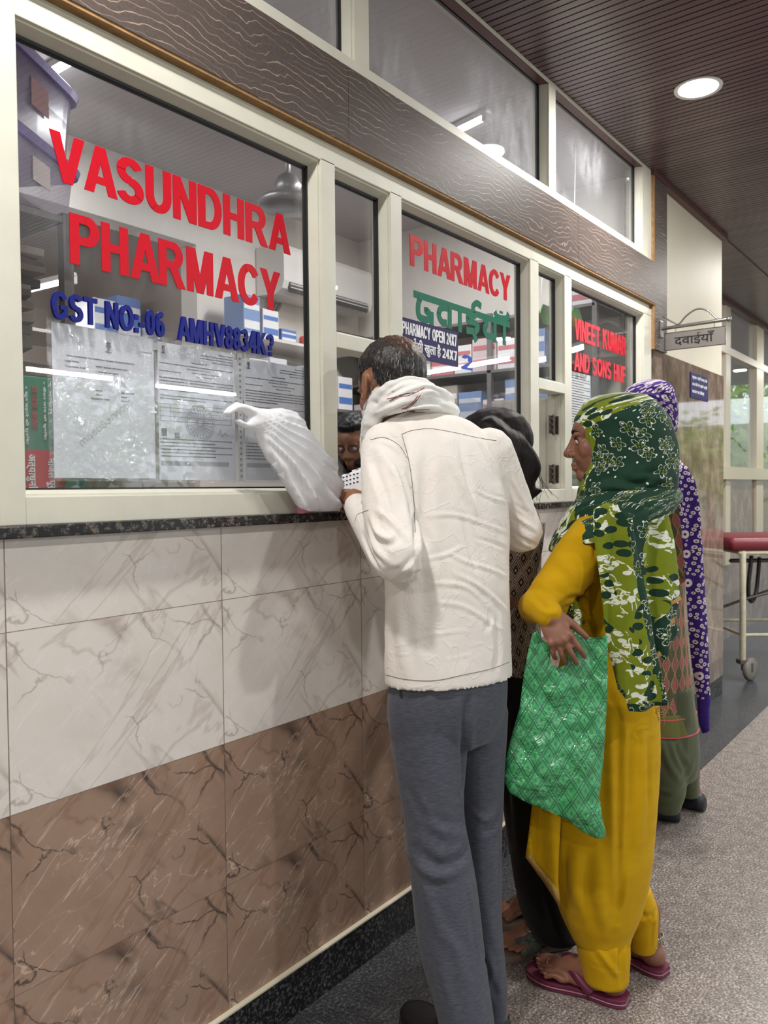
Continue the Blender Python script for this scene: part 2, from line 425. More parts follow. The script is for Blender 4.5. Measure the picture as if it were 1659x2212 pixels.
# hall wall past the pharmacy: painted above a polished stone dado
mb = MB(); mb.box(4.11, 5.20, 0, .12, 1.944, 2.775); mb.box(5.20, 5.215, 0, .45, 1.2, 2.775); structure(mb, 'wall_hall', M_CREAM)
mb = MB(); mb.box(3.94, 5.21, -.014, .12, .113, 1.944); structure(mb, 'trim_5', M_DADO)
mb = MB(); mb.box(5.215, 15, .45, .55, 0, .62); structure(mb, 'wall_recess', M_DADO)
mb = MB(); mb.box(5.2, 5.215, .0, .45, .0, 1.2); structure(mb, 'wall_recess_side', M_DADO)
# far opposite side: beam over an open arcade, columns, low wall
mb = MB(); mb.box(-3.5, 15, -5.2, -4.9, 2.35, 2.79); structure(mb, 'wall_front', M_CREAM)
for i, cx in enumerate((-2.6, .4, 3.4, 6.4, 9.4, 12.4)):
    mb = MB(); mb.box(cx, cx+.35, -5.2, -4.85, 0, 2.35); structure(mb, 'wall_column', M_CREAM)
mb = MB(); mb.box(-3.6, -3.5, -5.2, .1, 0, 2.79); structure(mb, 'wall_back', M_CREAM)
mb = MB(); mb.box(-25, 60, -40, 40, -.12, -.06); structure(mb, 'ground', plain('pale_paving', (176, 172, 166), .8, vary=.1, vscale=1))

# ------------------------------------------------------------ pharmacy shell
mb = MB(); mb.box(-1.0, 3.95, .046, 3.2, 2.80, 2.84); structure(mb, 'ceiling_pharmacy', M_INT_CEIL)
mb = MB()
mb.box(-1.0, 1.0, 1.81, 1.93, 0, 2.80); mb.box(2.66, 3.95, 1.81, 1.93, 0, 2.80); mb.box(1.0, 2.66, 1.81, 1.93, 2.495, 2.80)
structure(mb, 'wall_pharmacy_back', M_INT)
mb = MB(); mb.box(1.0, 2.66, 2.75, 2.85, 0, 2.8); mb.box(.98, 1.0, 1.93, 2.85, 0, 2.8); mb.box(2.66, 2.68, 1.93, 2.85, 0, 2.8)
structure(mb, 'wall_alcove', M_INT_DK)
mb = MB(); mb.box(3.93, 4.0, .12, 1.93, 0, 2.80); structure(mb, 'wall_pharmacy_right', M_INT)
mb = MB(); mb.box(.55, .66, .06, 1.81, 0, 2.80); structure(mb, 'wall_pharmacy_left', M_INT)
mb = MB(); mb.box(-1, 3.95, .10, 3.2, -.02, .02); structure(mb, 'floor_pharmacy', plain('pharmacy_floor', (120, 112, 106), .5))

# ------------------------------------------------------------ window frames
FY0, FY1, GY = -.020, .045, .020
def wx(px, py, y=FY0): return float(W(px, py, y)[0])
m1a, m1b = wx(697, 700), wx(727, 700)
m2a, m2b = wx(845, 600), wx(869, 600)
m3a, m3b = wx(1146, 700), wx(1164, 700)
m4a, m4b = wx(1220, 700), wx(1235, 700)
m5a = wx(1391, 720); m5b = 3.905
Z0, Z1 = 1.2225, 2.150        # rail to header
SILL, HEAD = 1.2725, 2.094
fr = MB()
E_ = .002
fr.box(.695, .742, FY0, FY1, Z0, Z1, E_)                             # left stile
for a, b_ in ((m1a, m1b), (m2a, m2b), (m3a, m3b), (m4a, m4b), (m5a, m5b)): fr.box(a, b_, FY0, FY1, Z0, HEAD+.006, E_)
fr.box(.742, m5b, FY0, FY1, HEAD, 2.130, E_); fr.box(.742, m5b, FY0+.010, FY1, 2.128, 2.150, .001)
fr.box(.742, m1a, FY0, FY1, Z0, SILL, E_)
for a, b_ in ((m1b, m2a), (m2b, m3a), (m3b, m4a), (m4b, m5a)): fr.box(a, b_, FY0, FY1, Z0, SILL, E_)
for a, b_ in ((m1b, m2a), (m3b, m4a)): fr.box(a, b_, FY0, FY1, 1.640, 1.678, E_)
win = structure(fr, 'window_1', M_FRAME)
def pane(x0, x1, z0, z1, par, mat, gy=GY, bead=.012, gk=.006, fy=FY0):
    """beads on the room side, a rubber gasket and the glass of one opening"""
    b = MB()                                                         # mitred bead, sloping from the face down to the glass
    def bar(p, q):
        (ax, az), (bx, bz) = p, q
        cx_, cz_ = (x0+x1)/2, (z0+z1)/2
        ins = lambda X, Z, d: (X+(d if X < cx_ else -d), Z+(d if Z < cz_ else -d))
        v = []
        for (X, Z) in (p, q):
            i = ins(X, Z, bead)
            v += [(X, fy+.008, Z), (X, gy+.012, Z), (i[0], gy+.012, i[1]), (i[0], gy-.004, i[1]), (X+(i[0]-X)*.35, fy+.008, Z+(i[1]-Z)*.35)]
        f = [(k, (k+1) % 5, 5+(k+1) % 5, 5+k) for k in range(5)] + [(4, 3, 2, 1, 0), (5, 6, 7, 8, 9)]
        b.add(v, f)
    bar((x0, z0), (x1, z0)); bar((x1, z0), (x1, z1)); bar((x1, z1), (x0, z1)); bar((x0, z1), (x0, z0))
    b.build('glazing_bead', M_FRAME, par)
    X0, X1, Z0_, Z1_ = x0+bead, x1-bead, z0+bead, z1-bead
    g = MB()
    for (a, b_, c, d) in ((X0, X1, Z0_, Z0_+gk*.5), (X0, X1, Z1_-gk, Z1_), (X0, X0+gk*.6, Z0_, Z1_), (X1-gk, X1, Z0_, Z1_)): g.box(a, b_, gy-.006, gy+.008, c, d)
    g.build('gasket', M_GASKET, par)
    p = MB(); p.box(X0, X1, gy, gy+.005, Z0_, Z1_); return p.build('pane', mat, par)
pane(.742, m1a, SILL, HEAD, win, M_GLASS)
pane(m1b, m2a, 1.678, HEAD, win, M_GLASS)
pane(m2b, m3a, SILL, HEAD, win, M_GLASS)
pane(m3b, m4a, 1.678, HEAD, win, M_GLASS)
pane(m4b, m5a, SILL, HEAD, win, M_GLASS)
# upper row
UZ0, UZ1 = 2.352, 2.79
u1a, u1b = wx(766, 140), wx(798, 140)
u2a, u2b = wx(1186, 300), wx(1201, 300)
u3a, u3b = wx(1388, 430), 3.905
fr = MB()
fr.box(-.6, u3b, FY0, FY1, UZ0, 2.392, E_); fr.box(-.6, u3b, FY0, FY1, 2.775, UZ1, E_)
for a, b_ in ((u1a, u1b), (u2a, u2b), (u3a, u3b)): fr.box(a, b_, FY0, FY1, 2.39, 2.778, E_)
fr.box(-.6, .0, FY0, FY1, 2.352, UZ1, E_)
win2 = structure(fr, 'window_2', M_FRAME)
for a, b_ in ((0.0, u1a), (u1b, u2a), (u2b, u3a)): pane(a, b_, 2.392, 2.79, win2, M_GLASS_UP)
# far partition past the cream wall
fr = MB(); PY = .45
px_ = [W(q, 800, PY)[0] for q in (1563, 1573, 1630, 1645)]
zt0, zt1 = W(1565, 765, PY)[2], W(1565, 749, PY)[2]
zs0, zs1 = 1.33, W(1562, 1008, PY)[2]
fr.box(px_[0], px_[1], PY-.02, PY+.05, .62, 3.0); fr.box(px_[2], px_[3], PY-.02, PY+.05, .62, 3.0); fr.box(9.9, 10.1, PY-.02, PY+.05, .62, 3.0)
fr.box(5.9, 14, PY-.025, PY+.05, zt0, zt1); fr.box(5.9, 14, PY-.05, PY+.05, zs0, zs1); fr.box(12.0, 12.1, PY-.02, PY+.05, .62, 3.0)
win3 = structure(fr, 'window_3', plain('beige_aluminium', (206, 198, 178), .35))
for a, b_ in ((px_[1], px_[2]), (px_[3], 9.9), (10.1, 12.0)):
    for c, d in ((zs1, zt0), (zt1, 3.0)):
        p = MB(); p.box(a, b_, PY+.01, PY+.016, c, d); p.build('pane', M_GLASS_FAR, win3)
mb = MB(); mb.box(5.215, 15, PY+.0, PY+.03, .62, zs0); structure(mb, 'trim_6', M_DADO)
# room beyond the far partition
mb = MB(); mb.box(5.22, 15, .55, 6, 3.02, 3.06); structure(mb, 'ceiling_lobby', M_INT_CEIL)
mb = MB(); mb.box(5.22, 16, .55, 7, -.05, .0); structure(mb, 'floor_lobby', M_FLOOR)

# opened serving hatch in bay four: leaf folded inward on two hinges
hx = m4a
hat = empty('hatch_shutter', (hx-.03, .03, 1.28), 'cream hinged shutter standing open in the narrow serving hatch by the fourth mullion', 'shutter')
mb = MB(); mb.box(hx-.006, hx-.001, .0, .30, 1.275, 1.635)
for k in range(7): mb.box(hx-.010, hx-.006, .02+k*.038, .045+k*.038, 1.285, 1.625)
mb.build('leaf', M_FRAME, hat)
mb = MB(); mb.box(m3b+.0, m3b+.012, -.0, .04, 1.275, 1.635); mb.build('stop_bar', M_FRAME, hat)
M_STEEL = plain('brushed_steel', (150, 148, 144), .3, .85)
M_STEEL_DK = plain('weathered_steel', (96, 88, 82), .4, .75)
for zc in (1.33, 1.52):
    mb = MB()
    xk = hx-.012
    mb.box(xk-.055, xk-.003, .014, .017, zc-.035, zc+.035); mb.box(xk+.0, xk+.012, .004, .014, zc-.035, zc+.035)
    for dz in (-.022, .0, .022):
        mb.lathe([(.0045, .008), (.0045, .014)], (xk-.042, 0, zc+dz), 10, 'y'); mb.lathe([(.0045, .008), (.0045, .014)], (xk-.017, 0, zc+dz), 10, 'y')
    mb.tube([(xk-.028, .010, zc-.036), (xk-.028, .010, zc+.036)], .005, 8)
    h = mb.build('hinge', M_STEEL_DK, hat)
# ------------------------------------------------------------ lamps
M_LED = emit('led_diffuser', (255, 252, 246), 18)
M_TUBE = emit('lit_tube', (246, 250, 255), TUBE_E)
M_WHITE_PL = plain('white_plastic', (232, 232, 230), .4)
def downlight(x, y, label, group=None):
    t = empty('recessed_downlight', (x, y, 2.79), label, 'ceiling lamp', group)
    mb = MB(); mb.lathe([(.072, -.001), (.086, -.004), (.088, .001), (.070, .002)], (x, y, 2.789), 40); mb.build('trim_ring', M_WHITE_PL, t, True)
    mb = MB(); mb.lathe([(.0001, -.0022), (.071, -.0022), (.071, .001)], (x, y, 2.789), 40); mb.build('diffuser', M_LED, t, True)
    l = bpy.data.lights.new('lamp_light', 'AREA'); l.shape = 'DISK'; l.size = .14; l.energy = LAMP_W; l.color = (1, .97, .92)
    lo = bpy.data.objects.new('lamp_light', l); link(lo, t); lo.location = (0, 0, -.012)
downlight(3.215, -.436, 'round recessed ceiling lamp shining in the slatted ceiling')
for x in (.55, -2.1, 5.9, 8.6, 11.3): downlight(x, -.436, 'round recessed ceiling lamp in the row near the wall, out of view', 'out of view downlights')
for x in (-.8, 1.9, 4.6, 7.3): downlight(x, -2.6, 'round recessed ceiling lamp in the row near the wall, out of view', 'out of view downlights')
def tube_light(a, b_, label, group=None, up=(0, 0, 1), power=16, name='tube_light'):
    """batten fitting from a to b_, its back towards up"""
    a, b_, up = np.array(a, float), np.array(b_, float), np.array(up, float)
    m = (a+b_)/2; d = b_-a; L = np.linalg.norm(d); d /= L; s = np.cross(d, up)
    t = empty(name, m+up*.03, label, 'tube light', group)
    mb = MB(); mb.obox(m+up*.018, d*L/2, s*.016, up*.012, .003)
    mb.build('batten', M_WHITE_PL, t)
    mb = MB(); mb.tube([a+d*.02, b_-d*.02], .013, 10); mb.build('tube', M_TUBE, t, True)
    for e, q in ((a, 1), (b_, -1)):
        mb = MB(); mb.obox(e+d*q*.012, d*.012, s*.018, up*.02, .002); mb.build('end_cap', M_WHITE_PL, t)
    l = bpy.data.lights.new('tube_glow', 'AREA'); l.shape = 'RECTANGLE'; l.size = L*.95; l.size_y = .03; l.energy = power; l.color = (.96, .98, 1)
    lo = bpy.data.objects.new('tube_glow', l); link(lo, t)
    R = Matrix((d, np.cross(up, d), up)).transposed()
    lo.matrix_world = Matrix.Translation(Vector(m-up*.02)) @ R.to_4x4()
    lo.matrix_parent_inverse = Matrix.Identity(4)
    lo.location = Vector(m-up*.02)-t.location
    return t
# across the hall, seen reflected in the panes
tube_light((3.2, -4.4, 2.20), (3.98, -4.4, 2.20), 'tube light across the hall, out of view', 'hall tube lights', (0, -1, 0))
tube_light((4.36, -4.4, 2.185), (5.44, -4.4, 2.185), 'tube light across the hall, out of view', 'hall tube lights', (0, -1, 0))
tube_light((5.33, -2.22, 2.2), (5.12, -1.33, 2.2), 'tube light across the hall, out of view', 'hall tube lights')
tube_light((5.36, -1.26, 2.2), (4.97, -.70, 2.2), 'tube light across the hall, out of view', 'hall tube lights')
# inside the pharmacy
tube_light((2.88, .28, 2.77), (3.06, 1.05, 2.77), 'lit tube light on the pharmacy ceiling behind the upper pane', power=20)
tube_light((1.62, .95, 2.77), (1.62, 1.75, 2.77), 'tube light on the pharmacy ceiling above the left window, out of view', power=10)
tube_light((2.09, 1.97, 2.24), (2.05, 2.60, 2.24), 'lit tube light hanging in the alcove, seen between the red letters', power=2)
# ------------------------------------------------------------ writing
def _font():
    try:
        import os
        p = os.path.join(bpy.utils.system_resource('DATAFILES'), 'fonts', 'Inter.woff2')
        return bpy.data.fonts.load(p)
    except Exception:
        return None
FONT = _font()
def _dfont():
    try:
        import os
        p = os.path.join(bpy.utils.system_resource('DATAFILES'), 'fonts', 'NotoSansDevanagari-Regular.woff2')
        return bpy.data.fonts.load(p)
    except Exception:
        return None
DFONT = _dfont()
def text_mesh(body, bold=.02, depth=.01, spacing=1.0, deva=False, res=4):
    c = bpy.data.curves.new('txt', 'FONT'); c.body = body; c.size = 1; c.offset = bold; c.extrude = depth; c.space_character = spacing
    c.resolution_u = res
    ft = DFONT if deva else FONT
    if ft: c.font = ft
    o = bpy.data.objects.new('txt', c); COL.objects.link(o)
    dg = bpy.context.evaluated_depsgraph_get(); dg.update()
    me = bpy.data.meshes.new_from_object(o.evaluated_get(dg))
    v = np.zeros(len(me.vertices)*3); me.vertices.foreach_get('co', v); v = v.reshape(-1, 3)
    f = [tuple(p.vertices) for p in me.polygons]
    bpy.data.objects.remove(o); bpy.data.curves.remove(c); bpy.data.meshes.remove(me)
    return v, f
def fit(v, x0, x1, z0, z1, y0, y1):
    lo, hi = v.min(0), v.max(0); s = (v-lo)/np.maximum(hi-lo, 1e-9)
    return np.column_stack([x0+s[:, 0]*(x1-x0), y1+(1-s[:, 2])*0+(y0-y1)*s[:, 2], z0+s[:, 1]*(z1-z0)])
def split_glyphs(v, f):
    par = list(range(len(v)))
    def fd(a):
        while par[a] != a: par[a] = par[par[a]]; a = par[a]
        return a
    for q in f:
        r = fd(q[0])
        for i in q[1:]: par[fd(i)] = r
    comp = {}
    for q in f: comp.setdefault(fd(q[0]), []).append(q)
    items = sorted([(min(v[i][0] for q in fs for i in q), max(v[i][0] for q in fs for i in q), fs) for fs in comp.values()], key=lambda t: t[0])
    out = []
    for a, b_, fs in items:
        if out and a < out[-1][1]-.3*min(b_-a, out[-1][1]-out[-1][0]): out[-1] = (out[-1][0], max(b_, out[-1][1]), out[-1][2]+fs)
        else: out.append((a, b_, fs))
    return [t[2] for t in out]
# block capitals cut as in the photograph: each letter a set of flat strokes in a box one unit high
def _q(*p): return [p]
def _bar(x0, x1, y0, y1): return [((x0, y0), (x1, y0), (x1, y1), (x0, y1))]
def _arc(cx, cy, rx, ry, a0, a1, tx=.2, ty=.17):
    n = max(4, int(abs(a1-a0)/9)); out = []
    for i in range(n):
        p = []
        for a, o in ((a0+(a1-a0)*i/n, 1), (a0+(a1-a0)*(i+1)/n, 1), (a0+(a1-a0)*(i+1)/n, 0), (a0+(a1-a0)*i/n, 0)):
            a = math.radians(a); p.append((cx+(rx if o else rx-tx)*math.cos(a), cy+(ry if o else ry-ty)*math.sin(a)))
        out.append(tuple(p))
    return out
def _mir(w, P): return [tuple((w-x, y) for x, y in p) for p in P]
GL = {}
GL['A'] = (.95, _q((0, 0), (.21, 0), (.55, 1), (.365, 1)) + _q((.95, 0), (.74, 0), (.40, 1), (.585, 1)) + _q((.19, .21), (.76, .21), (.70, .37), (.25, .37)))
GL['V'] = (.93, _q((0, 1), (.22, 1), (.55, 0), (.365, 0)) + _q((.93, 1), (.71, 1), (.38, 0), (.565, 0)))
GL['S'] = (.82, _arc(.41, .715, .385, .285, 22, 270) + _arc(.41, .285, .41, .285, 90, -162))
GL['U'] = (.82, _bar(0, .2, .38, 1) + _bar(.62, .82, .38, 1) + _arc(.41, .39, .41, .39, 180, 360))
GL['N'] = (.80, _bar(0, .19, 0, 1) + _bar(.61, .80, 0, 1) + _q((.0, 1), (.20, 1), (.80, 0), (.60, 0)))
GL['D'] = (.86, _bar(0, .2, 0, 1) + _bar(.1, .41, 0, .17) + _bar(.1, .41, .83, 1) + _arc(.40, .5, .46, .5, -90, 90))
GL['H'] = (.80, _bar(0, .2, 0, 1) + _bar(.60, .80, 0, 1) + _bar(.1, .7, .42, .59))
_pb = _bar(0, .2, 0, 1) + _bar(.1, .48, .83, 1) + _bar(.1, .48, .40, .57) + _arc(.46, .70, .36, .30, -90, 90)
GL['P'] = (.82, _pb)
GL['R'] = (.90, _pb + _q((.36, .46), (.58, .48), (.92, 0), (.68, 0)))
GL['M'] = (.98, _bar(0, .185, 0, 1) + _bar(.795, .98, 0, 1) + _q((0, 1), (.26, 1), (.58, 0), (.40, 0)) + _q((.98, 1), (.72, 1), (.40, 0), (.58, 0)))
GL['C'] = (.86, _arc(.46, .5, .46, .5, 36, 324))
GL['Y'] = (.90, _q((0, 1), (.23, 1), (.55, .42), (.35, .42)) + _q((.90, 1), (.67, 1), (.35, .42), (.55, .42)) + _bar(.35, .55, 0, .44))
GL['G'] = (.92, _arc(.47, .5, .47, .5, 36, 318) + _bar(.52, .90, .36, .52) + _bar(.71, .90, .12, .52))
GL['T'] = (.80, _bar(0, .8, .83, 1) + _bar(.30, .50, 0, .9))
GL['O'] = (.94, _arc(.47, .5, .47, .5, 0, 360))
GL['0'] = (.60, _arc(.30, .5, .30, .5, 0, 360, .18))
GL['6'] = (.60, _arc(.30, .32, .30, .32, 0, 360, .18, .15) + _arc(.33, .5, .33, .5, 55, 190, .18))
GL['8'] = (.60, _arc(.30, .28, .30, .29, 0, 360, .18, .15) + _arc(.30, .74, .28, .26, 0, 360, .17, .15))
GL['3'] = (.60, _arc(.28, .73, .29, .27, 160, -90, .18, .15) + _arc(.28, .29, .32, .29, 90, -162, .18, .15))
GL['4'] = (.62, _bar(.36, .54, 0, 1) + _bar(0, .62, .21, .36) + _q((0, .34), (.17, .32), (.50, 1), (.36, 1)))
GL['K'] = (.86, _bar(0, .2, 0, 1) + _q((.15, .34), (.15, .60), (.58, 1), (.84, 1)) + _q((.28, .54), (.46, .68), (.88, 0), (.63, 0)))
GL['2'] = (.60, _arc(.30, .70, .30, .30, 168, -38, .18, .16) + _q((0, .15), (.25, .15), (.545, .54), (.40, .48)) + _bar(0, .6, 0, .17))
GL['?'] = (.60, _arc(.30, .71, .30, .29, 168, -62, .18, .16) + _bar(.21, .40, .26, .48) + _bar(.21, .40, 0, .17))
GL['X'] = (.86, _q((0, 0), (.24, 0), (.84, 1), (.60, 1)) + _q((.86, 0), (.62, 0), (.02, 1), (.26, 1)))
GL['7'] = (.60, _bar(0, .6, .82, 1) + _q((.12, 0), (.33, 0), (.60, .84), (.40, .84)))
GL['E'] = (.72, _bar(0, .2, 0, 1) + _bar(.1, .72, 0, .17) + _bar(.1, .66, .42, .58) + _bar(.1, .70, .83, 1))
GL['F'] = (.68, _bar(0, .2, 0, 1) + _bar(.1, .62, .42, .58) + _bar(.1, .68, .83, 1))
GL['I'] = (.20, _bar(0, .2, 0, 1)); GL['L'] = (.68, _bar(0, .2, 0, 1) + _bar(.1, .68, 0, .17)); GL['B'] = (.84, _pb + _bar(.1, .5, 0, .17) + _arc(.48, .29, .38, .29, -90, 90))
GL['-'] = (.34, _bar(0, .34, .26, .42)); GL[':'] = (.2, _bar(0, .2, 0, .19) + _bar(.0, .2, .52, .71)); GL[' '] = (.34, [])
def fatten(p, d):
    """convex hull of a stroke slid d to either side"""
    q = sorted(set([(x-d, y) for x, y in p]+[(x+d, y) for x, y in p])); lo = []; hi = []
    cr = lambda o, a, b_: (a[0]-o[0])*(b_[1]-o[1])-(a[1]-o[1])*(b_[0]-o[0])
    for t in q:
        while len(lo) > 1 and cr(lo[-2], lo[-1], t) <= 0: lo.pop()
        lo.append(t)
    for t in q[::-1]:
        while len(hi) > 1 and cr(hi[-2], hi[-1], t) <= 0: hi.pop()
        hi.append(t)
    return tuple(lo[:-1]+hi[:-1])
def block_letters(body, gap=.15, fat=.042):
    x = 0; out = []
    for ch in body:
        w, P = GL[ch]; P = [fatten(p, fat) for p in P]
        if P: out.append((ch, [tuple((px+x, py) for px, py in p) for p in P]))
        x += w+gap*(.35 if ch in 'AV' else 1)
    return out, x-gap
_CNT = [0]
def flat(mb, polys, fx, fz, y0, y1):
    """polys in letter space to a slab between y0 (front) and y1"""
    for k_, p in enumerate(polys):
        n = len(p); _CNT[0] += 1; e_ = (_CNT[0] % 23)*.00003; a = [(fx(x), y0-e_, fz(y)) for x, y in p]; b_ = [(fx(x), y1, fz(y)) for x, y in p]
        mb.add(a+b_, [tuple(range(n)), tuple(range(2*n-1, n-1, -1))] + [(k, (k+1) % n, n+(k+1) % n, n+k) for k in range(n)])
def lettering(name, body, x0, x1, z0, z1, mat, label, cat='lettering', y=GY, thick=.0015, letters=True, par=None):
    L_, w = block_letters(body); fx = lambda u: x0+u/w*(x1-x0); fz = lambda t_: z0+t_*(z1-z0)
    t = par or empty(name, (x0, y, z0), label, cat)
    if letters:
        for ch, P in L_: mb = MB(); flat(mb, P, fx, fz, y-thick, y-.0001); mb.build('letter', mat, t)
    else:
        mb = MB()
        for ch, P in L_: flat(mb, P, fx, fz, y-thick, y-.0001)
        mb.build('print', mat, t)
    return t
def mat_vinyl(name, rgb, wear=0.0):
    m, nt, b = newmat(name); b.inputs['Roughness'].default_value = .42; b.inputs['Specular IOR Level'].default_value = .2
    col = s2l(rgb); b.inputs['Base Color'].default_value = col; return m
M_RED = mat_vinyl('red_vinyl', (196, 0, 30)); M_BLUE = mat_vinyl('blue_acrylic', (14, 26, 120)); M_TEAL = mat_vinyl('green_vinyl', (0, 106, 82))
M_NAVY = mat_vinyl('navy_sticker', (30, 24, 84)); M_WHITE = plain('white_print', (236, 236, 240), .4); M_INK = plain('black_ink', (38, 38, 42), .6)
M_PINKRED = mat_vinyl('faded_red_vinyl', (204, 20, 44))
lettering('red_shop_lettering', 'VASUNDHRA', .826, 1.441, 1.851, 1.941, M_RED, 'topmost line of big red cut letters on the large left pane')
lettering('red_shop_lettering', 'PHARMACY', .863, 1.412, 1.706, 1.800, M_RED, 'big red cut letters reading PHARMACY on the large left pane, under the top red line')
t = lettering('blue_tax_lettering', 'GST NO:-06  AMHV8834K?', .820, 1.384, 1.597, 1.648, M_BLUE, 'line of raised blue acrylic letters and digits just above the papers on the left pane', thick=.006)
lettering('red_pharmacy_lettering', 'PHARMACY', 1.959, 2.563, 1.934, 2.025, M_RED, 'red cut letters PHARMACY at the top of the middle pane')
lettering('red_owner_lettering', 'VINEET KUMAR', 3.108, 3.672, 1.880, 1.967, M_PINKRED, 'upper line of faded red cut letters on the far right pane')
lettering('red_owner_lettering', 'AND SONS HUF', 3.105, 3.666, 1.754, 1.831, M_PINKRED, 'lower line of faded red cut letters on the far right pane')
t = empty('green_hindi_lettering', (2.26, GY, 1.78), 'green cut Hindi letters on the middle pane under the red word', 'lettering')
def ribbon(mb, pts, w, y0, y1, sub=6):
    """flat stroke through photograph points laid on the pane, w wide in metres"""
    P = np.array([[W(700+a/2.91, 400+b_/2.91, GY)[k] for k in (0, 2)] for a, b_ in pts]); P = catmull(P, sub if len(P) > 2 else 1)
    T = np.gradient(P, axis=0); T /= np.linalg.norm(T, axis=1)[:, None]; N = np.column_stack([-T[:, 1], T[:, 0]])*w/2
    A, B = P+N, P-N
    for i in range(len(P)-1): flat(mb, [(tuple(A[i]), tuple(B[i]), tuple(B[i+1]), tuple(A[i+1]))], lambda u: u, lambda u: u, y0, y1)
HS = [[(562, 682), (1165, 880)]]
for strokes in ([[(604, 700), (590, 760), (596, 822), (634, 846), (668, 842)], [(640, 768), (642, 792), (664, 806)], [(674, 796), (674, 884)]],
                [[(786, 775), (738, 772), (719, 812), (738, 858), (770, 868)], [(788, 752), (788, 902)]], [[(852, 770), (852, 926)]],
                [[(952, 822), (906, 822), (905, 852), (936, 862), (964, 886), (950, 918), (892, 912)], [(934, 916), (956, 984)], [(940, 805), (936, 762), (958, 742), (986, 762)]],
                [[(1004, 842), (1022, 872), (1006, 908), (1022, 944), (1062, 952)], [(1072, 850), (1072, 990)]], [[(1132, 868), (1132, 1006)]],
                [[(1072, 792), (1086, 826), (1122, 838), (1148, 834), (1158, 806)]], [[(1112, 792), (1112, 808)]], HS):
    mb = MB()
    for st in strokes: ribbon(mb, st, .0215 if strokes is not HS else .021, GY-.0016, GY-.0001)
    mb.build('letter', M_TEAL, t)
lettering('blue_numeral', '2', 2.243, 2.300, 1.664, 1.711, mat_vinyl('worn_blue_vinyl', (44, 84, 190)), 'small worn blue numeral 2 on the middle pane', letters=False)
# navy opening-hours sticker
t = empty('opening_hours_sticker', (2.06, GY, 1.67), 'navy blue sticker with white opening hours across the left edge of the middle pane', 'sticker')
mb = MB(); mb.box(m2b+.012, 2.213, GY-.0032, GY-.0016, 1.665, 1.776); mb.build('sheet', M_NAVY, t)
def small(body, x0, x1, z0, z1, mat, par, y, thick=.0008, bold=.03, deva=False, name='print'):
    v, f = text_mesh(body, bold, .01, 1.0, deva, 3); return mesh_obj(name, fit(v, x0, x1, z0, z1, y-thick, y), f, mat, par)
lettering('', 'PHARMACY OPEN 24X7', 1.909, 2.202, 1.729, 1.765, M_WHITE, '', y=GY-.0032, thick=.0006, letters=False, par=t)
small('फा मेसी खुला है', 1.916, 2.112, 1.676, 1.722, M_WHITE, t, GY-.0032, deva=True, bold=.012)
mb = MB(); mb.tube([(1.975, GY-.0036, 1.713), (1.970, GY-.0036, 1.719), (1.977, GY-.0036, 1.722)], .0011, 6, sub=3); mb.build('print', M_WHITE, t)
lettering('', '24X7', 2.122, 2.204, 1.684, 1.714, M_WHITE, '', y=GY-.0032, thick=.0006, letters=False, par=t)

# ------------------------------------------------------------ licence papers in plastic sleeves behind the left pane
M_PAPER = plain('white_paper', (246, 248, 253), .6, vary=.02, vscale=6); M_PAPER2 = plain('photocopy_paper', (240, 243, 248), .6, vary=.05, vscale=9)
M_GREY = plain('grey_toner', (128, 130, 134), .7); M_LGREY = plain('pale_grey_toner', (176, 178, 182), .7)
def mat_sleeve():
    m = bpy.data.materials.new('clear_plastic_sleeve'); m.use_nodes = True; nt = m.node_tree; nt.nodes.clear()
    out = nd(nt, 'ShaderNodeOutputMaterial'); tr = nd(nt, 'ShaderNodeBsdfTransparent'); gl = nd(nt, 'ShaderNodeBsdfGlossy'); gl.inputs['Roughness'].default_value = .08
    tr.inputs[0].default_value = (.97, .98, 1, 1)
    v = coords(nt, 'Object', (1, 1, 1)); bp = nd(nt, 'ShaderNodeBump'); bp.inputs['Strength'].default_value = .6; bp.inputs['Distance'].default_value = .01
    nt.links.new(noise_tex(nt, v, 22, 4, .6, 1.5), bp.inputs['Height']); lk(nt, bp, 0, gl, 'Normal')
    mx = nd(nt, 'ShaderNodeMixShader'); mx.inputs[0].default_value = .09; lk(nt, tr, 0, mx, 1); lk(nt, gl, 0, mx, 2); lk(nt, mx, 0, out, 0); return m
M_SLEEVE = mat_sleeve()
def crest(mb, x, z, s, y):
    mb.tube([(x, y, z-.5*s), (x, y, z-.1*s)], .14*s, 6); mb.tube([(x-.3*s, y, z-.5*s), (x+.3*s, y, z-.5*s)], .06*s, 5)
    for dx in (-.16, 0, .16): mb.tube([(x+dx*s, y, z), (x+dx*s*.8, y, z+.35*s)], .09*s, 6)
    mb.tube([(x-.25*s, y, z-.02*s), (x+.25*s, y, z-.02*s)], .05*s, 5)
PYY = GY+.010                                                        # paper face
def paper(x0, x1, z0, z1, mat, label, sleeve=True):
    t = empty('licence_paper', ((x0+x1)/2, PYY, z0), label, 'document')
    mb = MB(); mb.box(x0, x1, PYY, PYY+.0006, z0, z1); mb.build('sheet', mat, t)
    if sleeve:
        mb = MB(); mb.box(x0-.012, x1+.006, PYY-.0030, PYY-.0026, z0-.006, z1+.012); mb.build('sleeve', M_SLEEVE, t)
    return t
def lines(t, rows, mat=None, y=PYY):
    """rows: text, x0, x1, z (baseline), height"""
    for body, x0, x1, z, h in rows:
        v, f = text_mesh(body, .012, .01, 1.0, False, 2); lo, hi = v.min(0), v.max(0)
        w = (hi[0]-lo[0]); sc = min((x1-x0)/w, 1e9)
        q = np.column_stack([x0+(v[:, 0]-lo[0])*sc, y-.0004*(v[:, 2] > 0), z+v[:, 1]*h/.72]); mesh_obj('print', q, f, mat or M_INK, t)
